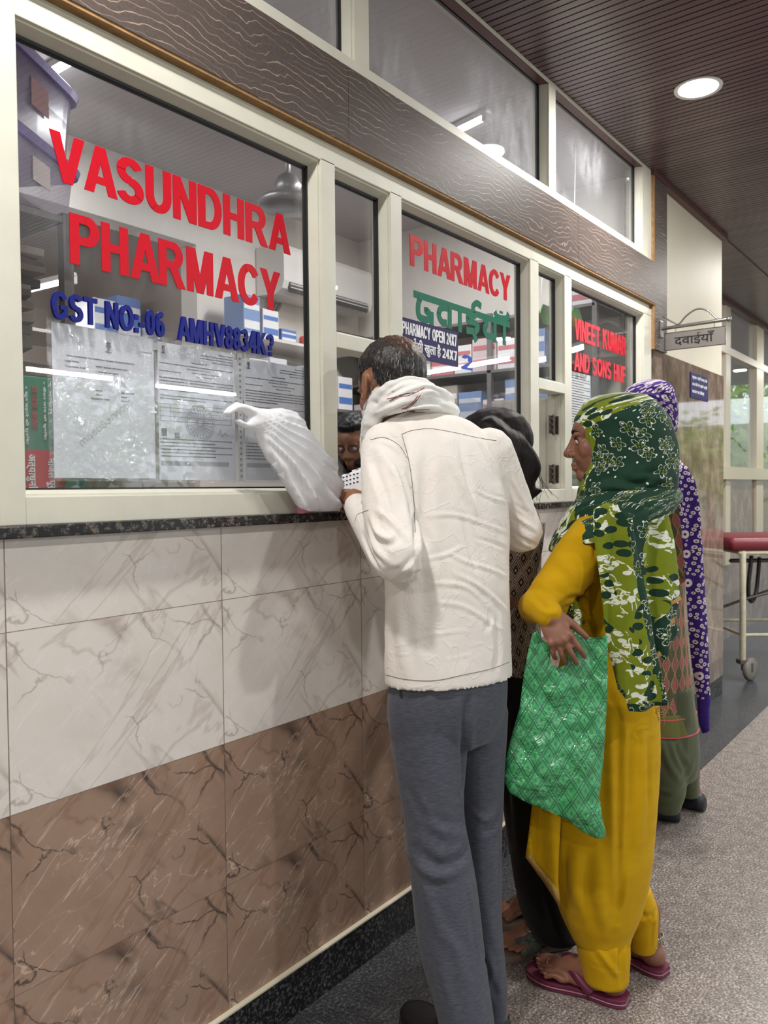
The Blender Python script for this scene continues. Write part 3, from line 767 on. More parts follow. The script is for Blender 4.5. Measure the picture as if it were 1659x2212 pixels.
t = paper(.826, 1.052, 1.306, 1.594, M_PAPER, 'white tax registration paper in a clear sleeve, left of the three papers on the pane')
mb = MB(); crest(mb, .945, 1.563, .020, PYY-.0003); mb.build('crest', M_GREY, t)
lines(t, [('Goods and Services Tax Identification Number: 06AAMHV8834K2Z8', .855, 1.005, 1.534, .0042), ('Annexure B', 1.020, 1.046, 1.562, .0035),
          ('Legal Name', .852, .880, 1.524, .0042), ('VINEET KUMAR AND SONS (HUF)', .916, .988, 1.520, .0042), ('Trade Name, if any', .852, .894, 1.514, .0042),
          ('VASUNDHRA PHARMACY', .916, .966, 1.510, .0042), ('Details of Karta', .852, .890, 1.496, .0042), ('1', .960, .962, 1.486, .005), ('Name', .916, .93, 1.474, .0042),
          ('VINEET KUMAR', .972, 1.003, 1.474, .0042), ('Status', .916, .93, 1.466, .0042), ('Karta', .972, .985, 1.466, .0042), ('Resident of State', .905, .945, 1.458, .0042), ('Haryana', .972, .99, 1.458, .0042)])
v, f = text_mesh('mnaoServices', .02, .01); lo = v.min(0); hi = v.max(0); q = (v-lo)/(hi-lo)
ang = .72; L_, hh = .155, .016
vv = np.column_stack([.885+q[:, 0]*L_*math.cos(ang)-q[:, 1]*hh*math.sin(ang), PYY-.0003*(q[:, 2] > .5), 1.365+q[:, 0]*L_*math.sin(ang)*.9+q[:, 1]*hh*math.cos(ang)])
mesh_obj('watermark_print', vv, f, plain('faint_watermark_ink', (202, 205, 212), .7), t)
FILL = ['Licence to sell, stock or exhibit or offer for sale, or distribute drugs by retail other than those specified in Schedules C, C(1) and X',
        'VASUNDHRA PHARMACY (VINEET KUMAR & SONS HUF) is hereby licensed to sell, stock or exhibit for sale, or distribute by retail drugs',
        'other than those specified in Schedules C, C (1) and X of the Drugs Rules, 1945 and to operate a pharmacy on the premises',
        'Subject to the conditions specified below and to the provisions of the Drugs and Cosmetics Act, 1940 and the Rules thereunder',
        'The licence unless sooner suspended or cancelled shall remain valid perpetually. However, the compliance with the conditions of licence',
        'This licence shall be displayed in a prominent place in a part of the premises open to the public',
        'The licensee shall comply with the provisions of the Drugs and Cosmetics Act, 1940 and the rules made thereunder for the time being in force']
def licence(x0, x1, z0, z1, head, label, wheel):
    t = paper(x0, x1, z0, z1, M_PAPER2, label); w = x1-x0; z = z1-.022
    mb = MB(); crest(mb, x0+.014, z1-.014, .016, PYY-.0003); mb.build('crest', M_INK, t)
    R = []
    for i, s in enumerate(('Government of Haryana', 'Zonal Office Of Food And Drugs Administration,', 'Rewari, Civil Hospital, 2nd Floor, Room No. 39,', 'Rewari, Haryana, 123401, India')):
        R.append((s, x1-.004-len(s)*.00205, x1-.004, z1-.010-.0062*i, .0034))
    R.append((head, x0+w*.42, x0+w*.62, z1-.036, .0040)); R.append((FILL[0], x0+.004, x1-.006, z1-.044, .0036)); R.append(('Schedules C, C(1) and X', x0+w*.36, x0+w*.66, z1-.050, .0036))
    R.append(('Licence No: RLF20HR2022001901', x0+w*.42, x0+w*.78, z1-.057, .0030)); R.append(('File No: HR/RLF/2022/2001906', x0+.003, x0+.06, z1-.060, .0030)); R.append(('Old Licence No: NA', x0+w*.48, x0+w*.7, z1-.064, .0030))
    zz = z1-.074
    for i in range(5): R.append((FILL[1+i % 4], x0+.003, x1-.004 if i != 4 else x0+w*.5, zz, .0036)); zz -= .0062
    zz -= .006
    for i in range(2): R.append((FILL[4+i], x0+.003, x1-.006 if i == 0 else x0+w*.6, zz, .0036)); zz -= .0062
    for i in range(6): R.append((str(i+1)+'. '+FILL[(5+i) % 7], x0+.003, x1-.01 if i % 2 == 0 else x0+w*.72, z0+.085-.0072*i, .0034))
    lines(t, R)
    mb = MB()
    for zt in (zz-.004, zz-.012, zz-.020, zz-.030, zz-.040): mb.box(x0+.003, x1-.012, PYY-.0003, PYY, zt, zt+.0006)
    for xt in (x0+.003, x0+.03, x0+.12, x1-.012): mb.box(xt, xt+.0006, PYY-.0003, PYY, zz-.040, zz-.004)
    mb.build('table_rules', M_INK, t)
    if wheel:
        mb = MB(); wxc, wzc = x0+w*.52, z0+.125
        for rr in (.040, .036):
            mb.tube([(wxc+rr*math.cos(a), PYY-.0002, wzc+rr*.95*math.sin(a)) for a in np.linspace(0, 2*math.pi, 40)], .0007, 4, False)
        for k in range(24):
            a = 2*math.pi*k/24; mb.tube([(wxc+.006*math.cos(a), PYY-.0002, wzc+.006*math.sin(a)), (wxc+.036*math.cos(a), PYY-.0002, wzc+.034*math.sin(a))], .0006, 4, False)
        mb.build('wheel_print', M_LGREY, t)
        mb = MB(); mb.box(x0+.006, x0+.020, PYY-.0003, PYY, z0+.092, z0+.108); mb.box(x0+.040, x0+.054, PYY-.0003, PYY, z0+.088, z0+.100); mb.build('photo_print', M_GREY, t)
        mb = MB(); mb.tube([(x1-.05, PYY-.0003, z0+.1), (x1-.044, PYY-.0003, z0+.112), (x1-.04, PYY-.0003, z0+.098), (x1-.03, PYY-.0003, z0+.106), (x1-.022, PYY-.0003, z0+.1)], .0005, 4, False, 4); mb.build('signature', M_GREY, t)
    mb = MB(); mb.box(x0+.004, x1-.02, PYY-.0002, PYY, z0+.030, z0+.040); mb.build('toner_smudge', M_LGREY, t)
    return t
licence(1.062, 1.273, 1.303, 1.590, 'Form 20 (See rule 61(1))', 'photocopied drug licence with a spoked wheel print, middle of the three papers on the pane', True)
licence(1.303, 1.520, 1.303, 1.585, 'Form 21 (See rule 61(1))', 'photocopied drug licence partly behind the white carrier bag, rightmost of the three papers', False)
mb = MB(); mb.box(1.279, 1.294, PYY-.004, PYY-.003, 1.300, 1.595)
o = mb.build('punched_binding_strip', plain('translucent_strip', (190, 194, 198), .3)); tag(o, 'punched plastic binding strip between the two photocopied licences', 'binding strip')
mb = MB()
for k in range(22): mb.lathe([(.0032, -.0045), (.0032, -.0038)], (1.2865, PYY, 1.312+k*.0128), 10, 'y')
mb.build('punched_holes', M_GREY, o)
# green and red blood bank board in the lower left corner of the pane
t = empty('blood_bank_board', (.86, .10, 1.285), 'green and red blood bank board in the lower left corner of the left pane', 'sign')
M_GRN = plain('green_print', (38, 128, 100), .45); M_REDP = plain('red_print', (186, 34, 46), .45)
mb = MB(); mb.box(.80, .94, .10, .13, 1.262, 1.50, .003); mb.build('box', M_GRN, t)
mb = MB(); mb.box(.80, .888, .0985, .10, 1.262, 1.36); mb.build('red_field', M_REDP, t)
def vtext(body, xa, xb, za, zb, mat, par, y, deva=False, bold=.008):
    """text turned to read downwards"""
    v, f = text_mesh(body, bold, .01, 1.0, deva, 3); lo, hi = v.min(0), v.max(0); q = (v-lo)/(hi-lo)
    mesh_obj('print', np.column_stack([xa+q[:, 1]*(xb-xa), y-.0008*q[:, 2], zb-q[:, 0]*(zb-za)]), f, mat, par)
vtext('BLOOD BANK', .822, .834, 1.40, 1.48, M_REDP, t, .0984); vtext('NEUROLOGY', .868, .876, 1.44, 1.492, M_REDP, t, .0984)
vtext('+ खून चढ़ाने की सुविधा', .808, .816, 1.37, 1.48, M_WHITE, t, .0984, True); vtext('+ कैंसर जांच की सुविधा', .845, .852, 1.38, 1.492, M_WHITE, t, .0984, True); vtext('+ मिर्गी', .858, .864, 1.43, 1.492, M_WHITE, t, .0984, True)
vtext('अत्याधुनिक', .808, .832, 1.272, 1.352, M_WHITE, t, .098, True, .015); vtext('निजल पूर्व', .848, .872, 1.276, 1.345, M_WHITE, t, .098, True, .015)
mb = MB(); mb.box(.886, .93, .085, .0985, 1.33, 1.46, .002); o = mb.build('red_medicine_box', plain('red_carton', (170, 36, 40), .4)); tag(o, 'small red carton leaning between the blood bank board and the first paper', 'box')
# ------------------------------------------------------------ sculpting tools
def ell_data(c, r, n=18, m=12, R=None):
    v = []; f = []
    for j in range(m+1):
        t = math.pi*j/m
        for i in range(n):
            a = 2*math.pi*i/n; p = np.array([r[0]*math.sin(t)*math.cos(a), r[1]*math.sin(t)*math.sin(a), r[2]*math.cos(t)])
            if R is not None: p = R@p
            v.append(p+np.array(c))
    for j in range(m):
        for i in range(n):
            f.append((j*n+i, (j+1)*n+i, (j+1)*n+(i+1) % n, j*n+(i+1) % n))
    return v, f
def join(parts):
    v = []; f = []
    for p in parts:
        o = len(v); v += [tuple(map(float, q)) for q in p[0]]; f += [tuple(i+o for i in q) for q in p[1]]
    return v, f
def remesh(parts, voxel, smooth=2, lam=.5):
    v, f = join(parts)
    me = bpy.data.meshes.new('tmp'); me.from_pydata(v, [], f)
    bm = bmesh.new(); bm.from_mesh(me)
    bmesh.ops.remove_doubles(bm, verts=bm.verts[:], dist=1e-6)
    bmesh.ops.recalc_face_normals(bm, faces=bm.faces[:]); bm.to_mesh(me); bm.free()
    o = bpy.data.objects.new('tmp', me); COL.objects.link(o)
    md = o.modifiers.new('r', 'REMESH'); md.mode = 'VOXEL'; md.voxel_size = voxel; md.use_smooth_shade = True
    dg = bpy.context.evaluated_depsgraph_get(); dg.update()
    m2 = bpy.data.meshes.new_from_object(o.evaluated_get(dg))
    V = np.zeros(len(m2.vertices)*3); m2.vertices.foreach_get('co', V); V = V.reshape(-1, 3)
    F = [tuple(p.vertices) for p in m2.polygons]
    bpy.data.objects.remove(o); bpy.data.meshes.remove(me); bpy.data.meshes.remove(m2)
    return laplace(V, F, smooth, lam), F
def edges_of(F):
    E = set()
    for q in F:
        for i in range(len(q)):
            a, b_ = q[i], q[(i+1) % len(q)]; E.add((min(a, b_), max(a, b_)))
    return np.array(sorted(E))
def laplace(V, F, it, lam=.5):
    if it <= 0: return V
    E = edges_of(F); n = len(V); deg = np.bincount(E.ravel(), minlength=n)[:, None].clip(1)
    for _ in range(it):
        s = np.zeros_like(V); np.add.at(s, E[:, 0], V[E[:, 1]]); np.add.at(s, E[:, 1], V[E[:, 0]])
        V = V+lam*(s/deg-V)
    return V
def normals(V, F):
    N = np.zeros_like(V)
    Q = np.array([q if len(q) == 4 else (*q, q[-1]) for q in F if len(q) <= 4])
    if len(Q):
        n = np.cross(V[Q[:, 2]]-V[Q[:, 0]], V[Q[:, 3]]-V[Q[:, 1]])
        t = Q[:, 3] == Q[:, 2]
        if t.any(): n[t] = np.cross(V[Q[t, 1]]-V[Q[t, 0]], V[Q[t, 2]]-V[Q[t, 0]])
        for k in range(4): np.add.at(N, Q[:, k], n)
    return N/(np.linalg.norm(N, axis=1)[:, None]+1e-12)
def loft_data(rings, n=40, sub=5, cap=True, expo=2.0):
    """rings: (centre, half axis a, half axis b); smooth tube through them; uv in metres"""
    A = np.array([np.concatenate([np.asarray(c, float), np.asarray(a, float), np.asarray(b_, float)]) for c, a, b_ in rings])
    A = catmull(A, sub) if sub > 1 else A
    v = []; f = []; uv = []; L = 0
    per = 0
    for i, q in enumerate(A):
        if i: L += np.linalg.norm(q[:3]-A[i-1][:3])
        ra = (np.linalg.norm(q[3:6])+np.linalg.norm(q[6:9]))/2
        for k in range(n):
            t = 2*math.pi*k/n; ct, st = math.cos(t), math.sin(t)
            x = math.copysign(abs(ct)**(2/expo), ct); y = math.copysign(abs(st)**(2/expo), st)
            v.append(q[:3]+x*q[3:6]+y*q[6:9]); uv.append((t*ra, L))
    m = len(A)
    for i in range(m-1):
        for k in range(n): f.append((i*n+k, i*n+(k+1) % n, (i+1)*n+(k+1) % n, (i+1)*n+k))
    if cap:
        v.append(A[0][:3]); v.append(A[-1][:3]); uv += [(0, 0), (0, L)]
        for k in range(n):
            f.append((len(v)-2, (k+1) % n, k)); f.append((len(v)-1, (m-1)*n+k, (m-1)*n+(k+1) % n))
    return v, f, uv
def RG(pl, pr, py, dep, phi, k=.6, dz=0.0):
    """horizontal ring seen between two picture columns, for a body facing phi degrees"""
    c = PT((pl+pr)/2, py, dep); c = c+np.array([0, 0, dz]); hw = (pr-pl)/2/FPX*dep
    p = math.radians(phi); e1 = np.array([math.sin(p), -math.cos(p), 0]); e2 = np.array([math.cos(p), math.sin(p), 0])
    s = math.hypot(e1@CR, k*(e2@CR)); a = hw/s
    return c, e1*a, e2*a*k
def limb(pts, n=16, sub=5):
    """pts: px, py, depth, radius in metres"""
    P = [PT(a, b_, d) for a, b_, d, r in pts]
    return tube_data(P, [q[3] for q in pts], n, True, sub)[:2]
def limbw(P, R, n=14, sub=5): return tube_data(P, R, n, True, sub)[:2]
def bvh(V, F): return BVHTree.FromPolygons([Vector(q) for q in V], [list(q) for q in F])
def project(T, pts, sub=6, off=0.0):
    """drop picture points onto a surface"""
    pts = catmull(np.array(pts, float), sub) if len(pts) > 2 else np.linspace(pts[0], pts[1], 8)
    out = []
    for a, b_ in pts:
        d = ray(a, b_); d = d/np.linalg.norm(d)
        h = T.ray_cast(Vector(CAM), Vector(d), 30)
        if h[0] is not None: out.append(np.array(h[0])-d*off)
    return np.array(out)
def seg_dist(V, P):
    D = np.full(len(V), 9.0); S = np.zeros(len(V)); n = len(P)-1
    for i in range(n):
        a, b_ = P[i], P[i+1]; ab = b_-a; L = ab@ab+1e-12
        t = np.clip(((V-a)@ab)/L, 0, 1); d = np.linalg.norm(V-(a+t[:, None]*ab), axis=1)
        m = d < D; D[m] = d[m]; S[m] = (i+t[m])/n
    return D, S
def fold(V, F, strokes, both=False):
    """strokes: (picture points, width m, height m): a ridge, or with negative height a crease, along the line"""
    T = bvh(V, F); N = normals(V, F); disp = np.zeros(len(V))
    for pts, w, h in strokes:
        P = project(T, pts, 4)
        if len(P) < 2: continue
        box = (V > P.min(0)-3*w).all(1) & (V < P.max(0)+3*w).all(1); ix = np.nonzero(box)[0]
        if not len(ix): continue
        D, S = seg_dist(V[ix], P); taper = np.sin(np.clip(S, 0.02, .98)*math.pi)**.6
        disp[ix] += h*taper*(np.exp(-(D/w)**2)-.45*np.exp(-((D-1.7*w)/w)**2))
    return V+N*disp[:, None]
def nz(V, freq, seed=0.0, stretch=(1, 1, 1)):
    q = np.asarray(V)*np.array(stretch)*freq+seed
    return np.array([mnoise.noise(Vector(p)) for p in q])
def ripple(V, F, amp, freq, seed=0.0, stretch=(1, 1, 1), mask=None):
    d = nz(V, freq, seed, stretch)*amp
    if mask is not None: d = d*mask
    return V+normals(V, F)*d[:, None]
def solid(name, V, F, mat, parent, attr=None, uv=None):
    o = mesh_obj(name, V, F, mat, parent, True, uv)
    if attr:
        for k, a in attr.items():
            l = o.data.attributes.new(k, 'FLOAT', 'POINT'); l.data.foreach_set('value', np.asarray(a, dtype=np.float32))
    return o
def rotm(yaw, pitch=0, roll=0):
    """local x right, y forward, z up; yaw is the heading of y from world X"""
    p = math.radians(yaw); Rz = np.array([[math.sin(p), math.cos(p), 0], [-math.cos(p), math.sin(p), 0], [0, 0, 1]])
    a = math.radians(pitch); Rx = np.array([[1, 0, 0], [0, math.cos(a), -math.sin(a)], [0, math.sin(a), math.cos(a)]])
    b_ = math.radians(roll); Ry = np.array([[math.cos(b_), 0, math.sin(b_)], [0, 1, 0], [-math.sin(b_), 0, math.cos(b_)]])
    return Rz@Rx@Ry
def tf(parts, o, R, s=1.0): return [([np.asarray(o)+s*(R@np.asarray(q)) for q in p[0]], p[1]) for p in parts]
def head_parts(neck=True, female=False, ears=True):
    j = .92 if female else 1.0
    P = [ell_data((0, -.014, .034), (.0755, .094, .083)), ell_data((0, .028, -.032), (.0595*j, .062, .078)),
         ell_data((0, .060, -.094), (.026*j, .026, .022)), ell_data((0, .052, .030), (.058, .040, .040))]
    for s in (-1, 1):
        P += [ell_data((s*.043*j, .010, -.060), (.022, .034, .032)), ell_data((s*.034, .052, -.024), (.023, .026, .030)),
              ell_data((s*.030, .080, .016), (.022, .010, .007)), ell_data((s*.0125, .093, -.036), (.0100, .013, .0095)), ell_data((s*.020, .066, -.045), (.020, .022, .022)),
              ell_data((s*.031, .070, .001), (.0150, .0115, .0105))]
        if not ears: continue
        ear = [(0, .008, .030), (0, -.006, .034), (0, -.020, .022), (0, -.022, .002), (0, -.012, -.018), (0, .004, -.030), (0, .010, -.024)]
        P += [tube_data([(s*(.076+.004*(-q[1]/.02)), -.006+q[1]*.88, -.010+q[2]*.88) for q in ear], .0042, 8, True, 4)[:2],
              ell_data((s*.0765, -.008, -.006), (.0040, .018, .027)), ell_data((s*.077, .004, -.034), (.005, .008, .009))]
    P += [tube_data([(0, .084, .018), (0, .092, -.004), (0, .101, -.024), (0, .105, -.033)], [.009, .0095, .0115, .0130], 10, True, 3)[:2],
          ell_data((0, .088, -.064), (.021, .0105, .0062)), ell_data((0, .086, -.0755), (.019, .0105, .0072)), ell_data((0, .082, -.055), (.012, .010, .010)),
          ell_data((0, .076, -.085), (.014, .010, .006))]
    if neck: P.append(tube_data([(0, -.012, -.02), (0, -.028, -.09), (0, -.045, -.16), (0, -.06, -.21)], [.052, .050*j, .052*j, .06], 18, True, 4)[:2])
    return P
def finger(base, d, n, seg, r, curl):
    """base point, pointing d, curling towards -n; three bends"""
    d = np.array(d, float); n = np.array(n, float); P = [np.array(base, float)]; R = [r*1.05]
    ax = np.cross(n, d); ax /= np.linalg.norm(ax); a = 0
    for L, c in zip(seg, curl):
        a += math.radians(c); v = d*math.cos(a)-n*math.sin(a); P.append(P[-1]+v*L); R.append(R[-1]*.90)
    return tube_data(P, R, 10, True, 3)[:2], P[-1]
def hand_parts(wrist, d, n, side, curl=(35, 45, 30), spread=.06, s=1.0, thumb=(30, 20), thumb_out=.75):
    """wrist point, direction to the knuckles d, back-of-hand normal n, side=+1 when the thumb is on the d x n side"""
    w = np.array(wrist, float); d = np.array(d, float); d /= np.linalg.norm(d); n = np.array(n, float); n -= d*(n@d); n /= np.linalg.norm(n)
    t = np.cross(d, n)*side; P = []; tips = []
    P.append(tube_data([w-d*.008*s, w+d*.006*s, w+d*.022*s], [.0235*s, .025*s, .027*s], 12, True, 3)[:2])
    R = np.column_stack([t, d, n])
    P.append(ell_data(w+d*.050*s, (.038*s, .052*s, .0125*s), R=R)); P.append(ell_data(w+d*.03*s+t*.022*s-n*.004*s, (.017*s, .036*s, .016*s), R=R))
    for i, (off, L, r) in enumerate(((.030, .92, .0088), (.0105, 1.0, .0092), (-.009, .94, .0088), (-.027, .76, .0078))):
        b_ = w+d*(.090-.004*abs(i-1.2))*s+t*off*s; dd = d+t*spread*(1.2-i)*.5; dd /= np.linalg.norm(dd)
        c = [q*(1+.08*(i-1)) for q in curl]
        P.append(ell_data(b_, (.0105*s, .012*s, .0105*s), R=R))
        fp, tip = finger(b_-dd*.012*s, dd, n, [q*L*s for q in (.050, .030, .024)], r*s, c); P.append(fp); tips.append(tip)
    b_ = w+d*.022*s+t*.026*s; td = d*(1-thumb_out*.45)+t*thumb_out-n*.25; td /= np.linalg.norm(td)
    q1 = b_+td*.036*s; td2 = td*math.cos(math.radians(thumb[0]))+(d*.8-n*.6)*math.sin(math.radians(thumb[0])); td2 /= np.linalg.norm(td2)
    q2 = q1+td2*.030*s; q3 = q2+(td2*.9-n*.25)*.024*s
    P.append(tube_data([b_, q1, q2, q3], [.0135*s, .0112*s, .0100*s, .0085*s], 10, True, 3)[:2]); tips.append(q3)
    return P, tips
def pillow(outline, plane, thick, step=.012, edge=.03, uvrot=0.0, holes=(), closed=True, sub=1, crumple=None, flatten=None):
    """puffed sheet inside a closed outline given in (u, v) metres; plane(u, v) gives the mid surface point and its normal"""
    O = np.array(outline, float); n = len(O)
    res = []
    for loop in [O]+[np.array(h, float) for h in holes]:
        q = []
        for i in range(len(loop)):
            a, b_ = loop[i], loop[(i+1) % len(loop)]; k = max(1, int(np.linalg.norm(b_-a)/step))
            q += [a+(b_-a)*j/k for j in range(k)]
        res.append(np.array(q))
    B = np.vstack(res); E = []; o = 0
    for q in res:
        E += [(o+i, o+(i+1) % len(q)) for i in range(len(q))]; o += len(q)
    def inside(p, loop):
        x, y = p[:, 0], p[:, 1]; c = np.zeros(len(p), bool); j = len(loop)-1
        for i in range(len(loop)):
            xi, yi = loop[i]; xj, yj = loop[j]
            if yi != yj: c ^= ((yi > y) != (yj > y)) & (x < (xj-xi)*(y-yi)/(yj-yi)+xi)
            j = i
        return c
    lo, hi = O.min(0), O.max(0)
    g = []
    for r_, y in enumerate(np.arange(lo[1]+step/2, hi[1], step*.866)):
        for x in np.arange(lo[0]+step/2*(r_ % 2), hi[0], step): g.append((x, y))
    g = np.array(g); m = inside(g, O)
    for h in holes: m &= ~inside(g, np.array(h))
    g = g[m]
    def bdist(p):
        D = np.full(len(p), 9.0)
        for q in res:
            P2 = np.vstack([q, q[:1]])
            for i in range(len(q)):
                a, b_ = P2[i], P2[i+1]; ab = b_-a; L = ab@ab+1e-12
                t = np.clip(((p-a)@ab)/L, 0, 1); D = np.minimum(D, np.linalg.norm(p-(a+t[:, None]*ab), axis=1))
        return D
    g = g[bdist(g) > step*.45]
    pts = np.vstack([B, g])
    vo, eo, fo = delaunay_2d_cdt([Vector(p) for p in pts], E, [], 0, 1e-6)[:3]
    U = np.array([tuple(p) for p in vo])
    cen = np.array([U[list(q)].mean(0) for q in fo]); keep = inside(cen, O)
    for h in holes: keep &= ~inside(cen, np.array(h))
    fo = [q for q, k in zip(fo, keep) if k]
    D = bdist(U); prof = np.sqrt(np.clip(1-(1-np.clip(D/edge, 0, 1))**2, 0, 1))
    th = thick*prof; 
    if flatten is not None: th = th*flatten(U)
    onb = D < 1e-5
    mid = []; nor = []
    for p in U:
        a, b_ = plane(p[0], p[1]); mid.append(a); nor.append(b_)
    mid = np.array(mid); nor = np.array(nor)
    cr = crumple(U) if crumple is not None else np.zeros((len(U), 2))
    if cr.ndim == 1: cr = np.column_stack([cr, cr])
    w = prof.clip(.15, 1)
    front = mid+nor*(th/2+cr[:, 0]*w)[:, None]; back = mid-nor*(th/2-cr[:, 1]*w*.6+.0004)[:, None]
    nv = len(U); f = [tuple(q) for q in fo] + [tuple(nv+i for i in q[::-1]) for q in fo]
    cnt = {}
    for q in fo:
        for i in range(len(q)):
            cnt.setdefault((min(q[i], q[(i+1) % len(q)]), max(q[i], q[(i+1) % len(q)])), []).append((q[i], q[(i+1) % len(q)]))
    for k, l in cnt.items():
        if len(l) == 1: a, b_ = l[0]; f.append((b_, a, nv+a, nv+b_))
    return np.vstack([front, back]), f, np.vstack([U, U])
def photo_plane(dep, tilt=0.0, px0=0, py0=0, fn=None):
    """sheet facing the viewer's side of the hall: u right, v up from photograph point px0, py0 at depth dep"""
    n = -CF*math.cos(tilt)-CR*math.sin(tilt)
    def pl(u, v):
        return PT(px0+u*FPX/dep, py0-v*FPX/dep, dep-math.tan(tilt)*u)+n*(fn(u, v) if fn else 0.0), n
    return pl
def px_uv(pts, dep, px0, py0): return [((a-px0)/FPX*dep, (py0-b_)/FPX*dep) for a, b_ in pts]
# skin, hair, plain cloth
def mat_skin(name, rgb, rough=.5):
    m, nt, b = newmat(name)
    v = coords(nt, 'Object'); c = s2l(rgb); d = tuple(x*.78 for x in c[:3])+(1,)
    n = noise_tex(nt, v, 28, 5); col = mixc(nt, ramp(nt, n, [(.35, (0, 0, 0)), (.7, (1, 1, 1))]), c, d)
    nt.links.new(col, b.inputs['Base Color']); b.inputs['Roughness'].default_value = rough
    b.inputs['Subsurface Weight'].default_value = .12; b.inputs['Subsurface Radius'].default_value = (.012, .005, .003); b.inputs['Subsurface Scale'].default_value = .6
    bump(nt, b, noise_tex(nt, v, 420, 3), .12, .001); return m
def mat_hair(name, rgb, grey=0.0, rgb2=(150, 146, 140), streak=(260, 260, 16), attr=None, scalp=(104, 66, 46)):
    m, nt, b = newmat(name)
    v = coords(nt, 'Object', streak); n = noise_tex(nt, v, 1.0, 3, .6)
    c = s2l(rgb); d = tuple(x*2.2+.004 for x in c[:3])+(1,)
    col = mixc(nt, ramp(nt, n, [(.35, (0, 0, 0)), (.75, (1, 1, 1))]), c, d)
    if grey: col = mixc(nt, mathn(nt, 'MULTIPLY', ramp(nt, noise_tex(nt, coords(nt, 'Object', streak, (0, 0, 0), (.3, .1, .7)), 1.7, 2), [(.58, (0, 0, 0)), (.66, (1, 1, 1))]), grey), col, s2l(rgb2))
    if attr:
        at = nd(nt, 'ShaderNodeAttribute', attribute_name=attr)
        k = mathn(nt, 'MULTIPLY', at.outputs['Fac'], ramp(nt, n, [(.15, (1, 1, 1)), (.8, (.35, .35, .35))]))
        col = mixc(nt, k, col, s2l(scalp))
    nt.links.new(col, b.inputs['Base Color']); b.inputs['Roughness'].default_value = .42; b.inputs['Specular IOR Level'].default_value = .4
    bump(nt, b, n, .5, .003); return m
def mat_cloth(name, rgb, rgb2=None, weave=(900, 900, 900), rough=.85, streak=None, sheen=.15, crink=.25, cs=30, cd=.004, crease=.12):
    m, nt, b = newmat(name)
    v = coords(nt, 'Object'); c = s2l(rgb)
    if rgb2 is not None:
        n = noise_tex(nt, coords(nt, 'Object', streak or (8, 8, 8)), 1.0, 4, .6)
        nt.links.new(mixc(nt, ramp(nt, n, [(.32, (0, 0, 0)), (.68, (1, 1, 1))]), c, s2l(rgb2)), b.inputs['Base Color'])
    else: b.inputs['Base Color'].default_value = c
    b.inputs['Roughness'].default_value = rough; b.inputs['Sheen Weight'].default_value = sheen; b.inputs['Specular IOR Level'].default_value = .2
    w = noise_tex(nt, coords(nt, 'Object', weave), 1.0, 1)
    k = noise_tex(nt, v, cs, 4, .55, .8)
    rg_ = mathn(nt, 'ABSOLUTE', mathn(nt, 'SUBTRACT', noise_tex(nt, v, cs*.55, 3, .5, 1.2), .5))
    k = mathn(nt, 'ADD', k, mathn(nt, 'MULTIPLY', mathn(nt, 'SUBTRACT', 1.0, mathn(nt, 'DIVIDE', rg_, .035), clamp=True), crease))
    h = mathn(nt, 'ADD', mathn(nt, 'MULTIPLY', w, .05), mathn(nt, 'MULTIPLY', k, .8))
    bump(nt, b, h, crink, cd); return m
def seam(name, T, pts, mat, parent, r=.0007, off=.0006):
    P = project(T, pts, 8, off)
    if len(P) > 1: mb = MB(); mb.tube(P, r, 5, True, 1); return mb.build(name, mat, parent, True)
def hair_shell(V, F, wfun, thick, mat, parent, attr=None, name='hair', amp=.0, freq=60, stretch=(1, 1, 1)):
    """hair lifted off the scalp where wfun(V) > 0"""
    w = wfun(V); N = normals(V, F); keep = [q for q in F if min(w[i] for i in q) > 0]
    ids = sorted({i for q in keep for i in q}); mp = {i: k for k, i in enumerate(ids)}
    ix = np.array(ids); d = thick*np.clip(w[ix], 0, 1)
    if amp: d = d+amp*np.clip(w[ix], 0, 1)*nz(V[ix], freq, 3.3, stretch)
    P = V[ix]+N[ix]*(d+.0008)[:, None]
    return solid(name, P, [[mp[i] for i in q] for q in keep], mat, parent, {k: a(P) for k, a in (attr or {}).items()})
def drop_line(s): return s
# ------------------------------------------------------------ man in the white shirt, at the serving opening
M_SKIN_M = mat_skin('brown_skin', (150, 104, 78)); M_SKIN_W = mat_skin('dark_brown_skin', (140, 94, 74)); M_SKIN_P = mat_skin('deep_brown_skin', (116, 78, 60))
M_SHIRT = mat_cloth('off_white_cotton', (228, 221, 214), (234, 229, 224), crink=.42, cs=22, streak=(3, 3, 9), crease=.40)
M_TROUSER = mat_cloth('blue_grey_suiting', (66, 69, 80), (86, 89, 100), streak=(60, 60, 380), crink=.15, cs=12, rough=.7)
M_THREAD = plain('dark_seam_thread', (120, 112, 104), .8); M_BLACKSHOE = plain('black_leather', (24, 24, 28), .35); M_SOLE = plain('dark_rubber_sole', (34, 32, 34), .7)
man = empty('person', (1.56, -.38, 0), 'man in an off-white shirt, white neck scarf and grey trousers leaning at the serving opening', 'person')
PH = 65
HC = PT(842, 838, 1.97); HR = rotm(67, -14, 4)
hp = tf(head_parts(False), HC, HR, .97)+[limb([(846, 860, 1.97, .05), (860, 895, 1.985, .052), (885, 935, 1.985, .055)])]
tors = loft_data([RG(868, 965, 900, 1.965, PH, .8), RG(835, 1030, 935, 1.95, PH, .5), RG(830, 1068, 975, 1.94, PH, .5), RG(838, 1085, 1120, 1.90, PH, .52), RG(845, 1085, 1300, 1.875, PH, .55), RG(850, 1085, 1480, 1.865, PH, .58), RG(860, 1075, 1540, 1.865, PH, .6)], 24, 3)[:2]
wr = PT(770, 1086, 1.955); kd = PT(750, 1050, 2.03)-wr
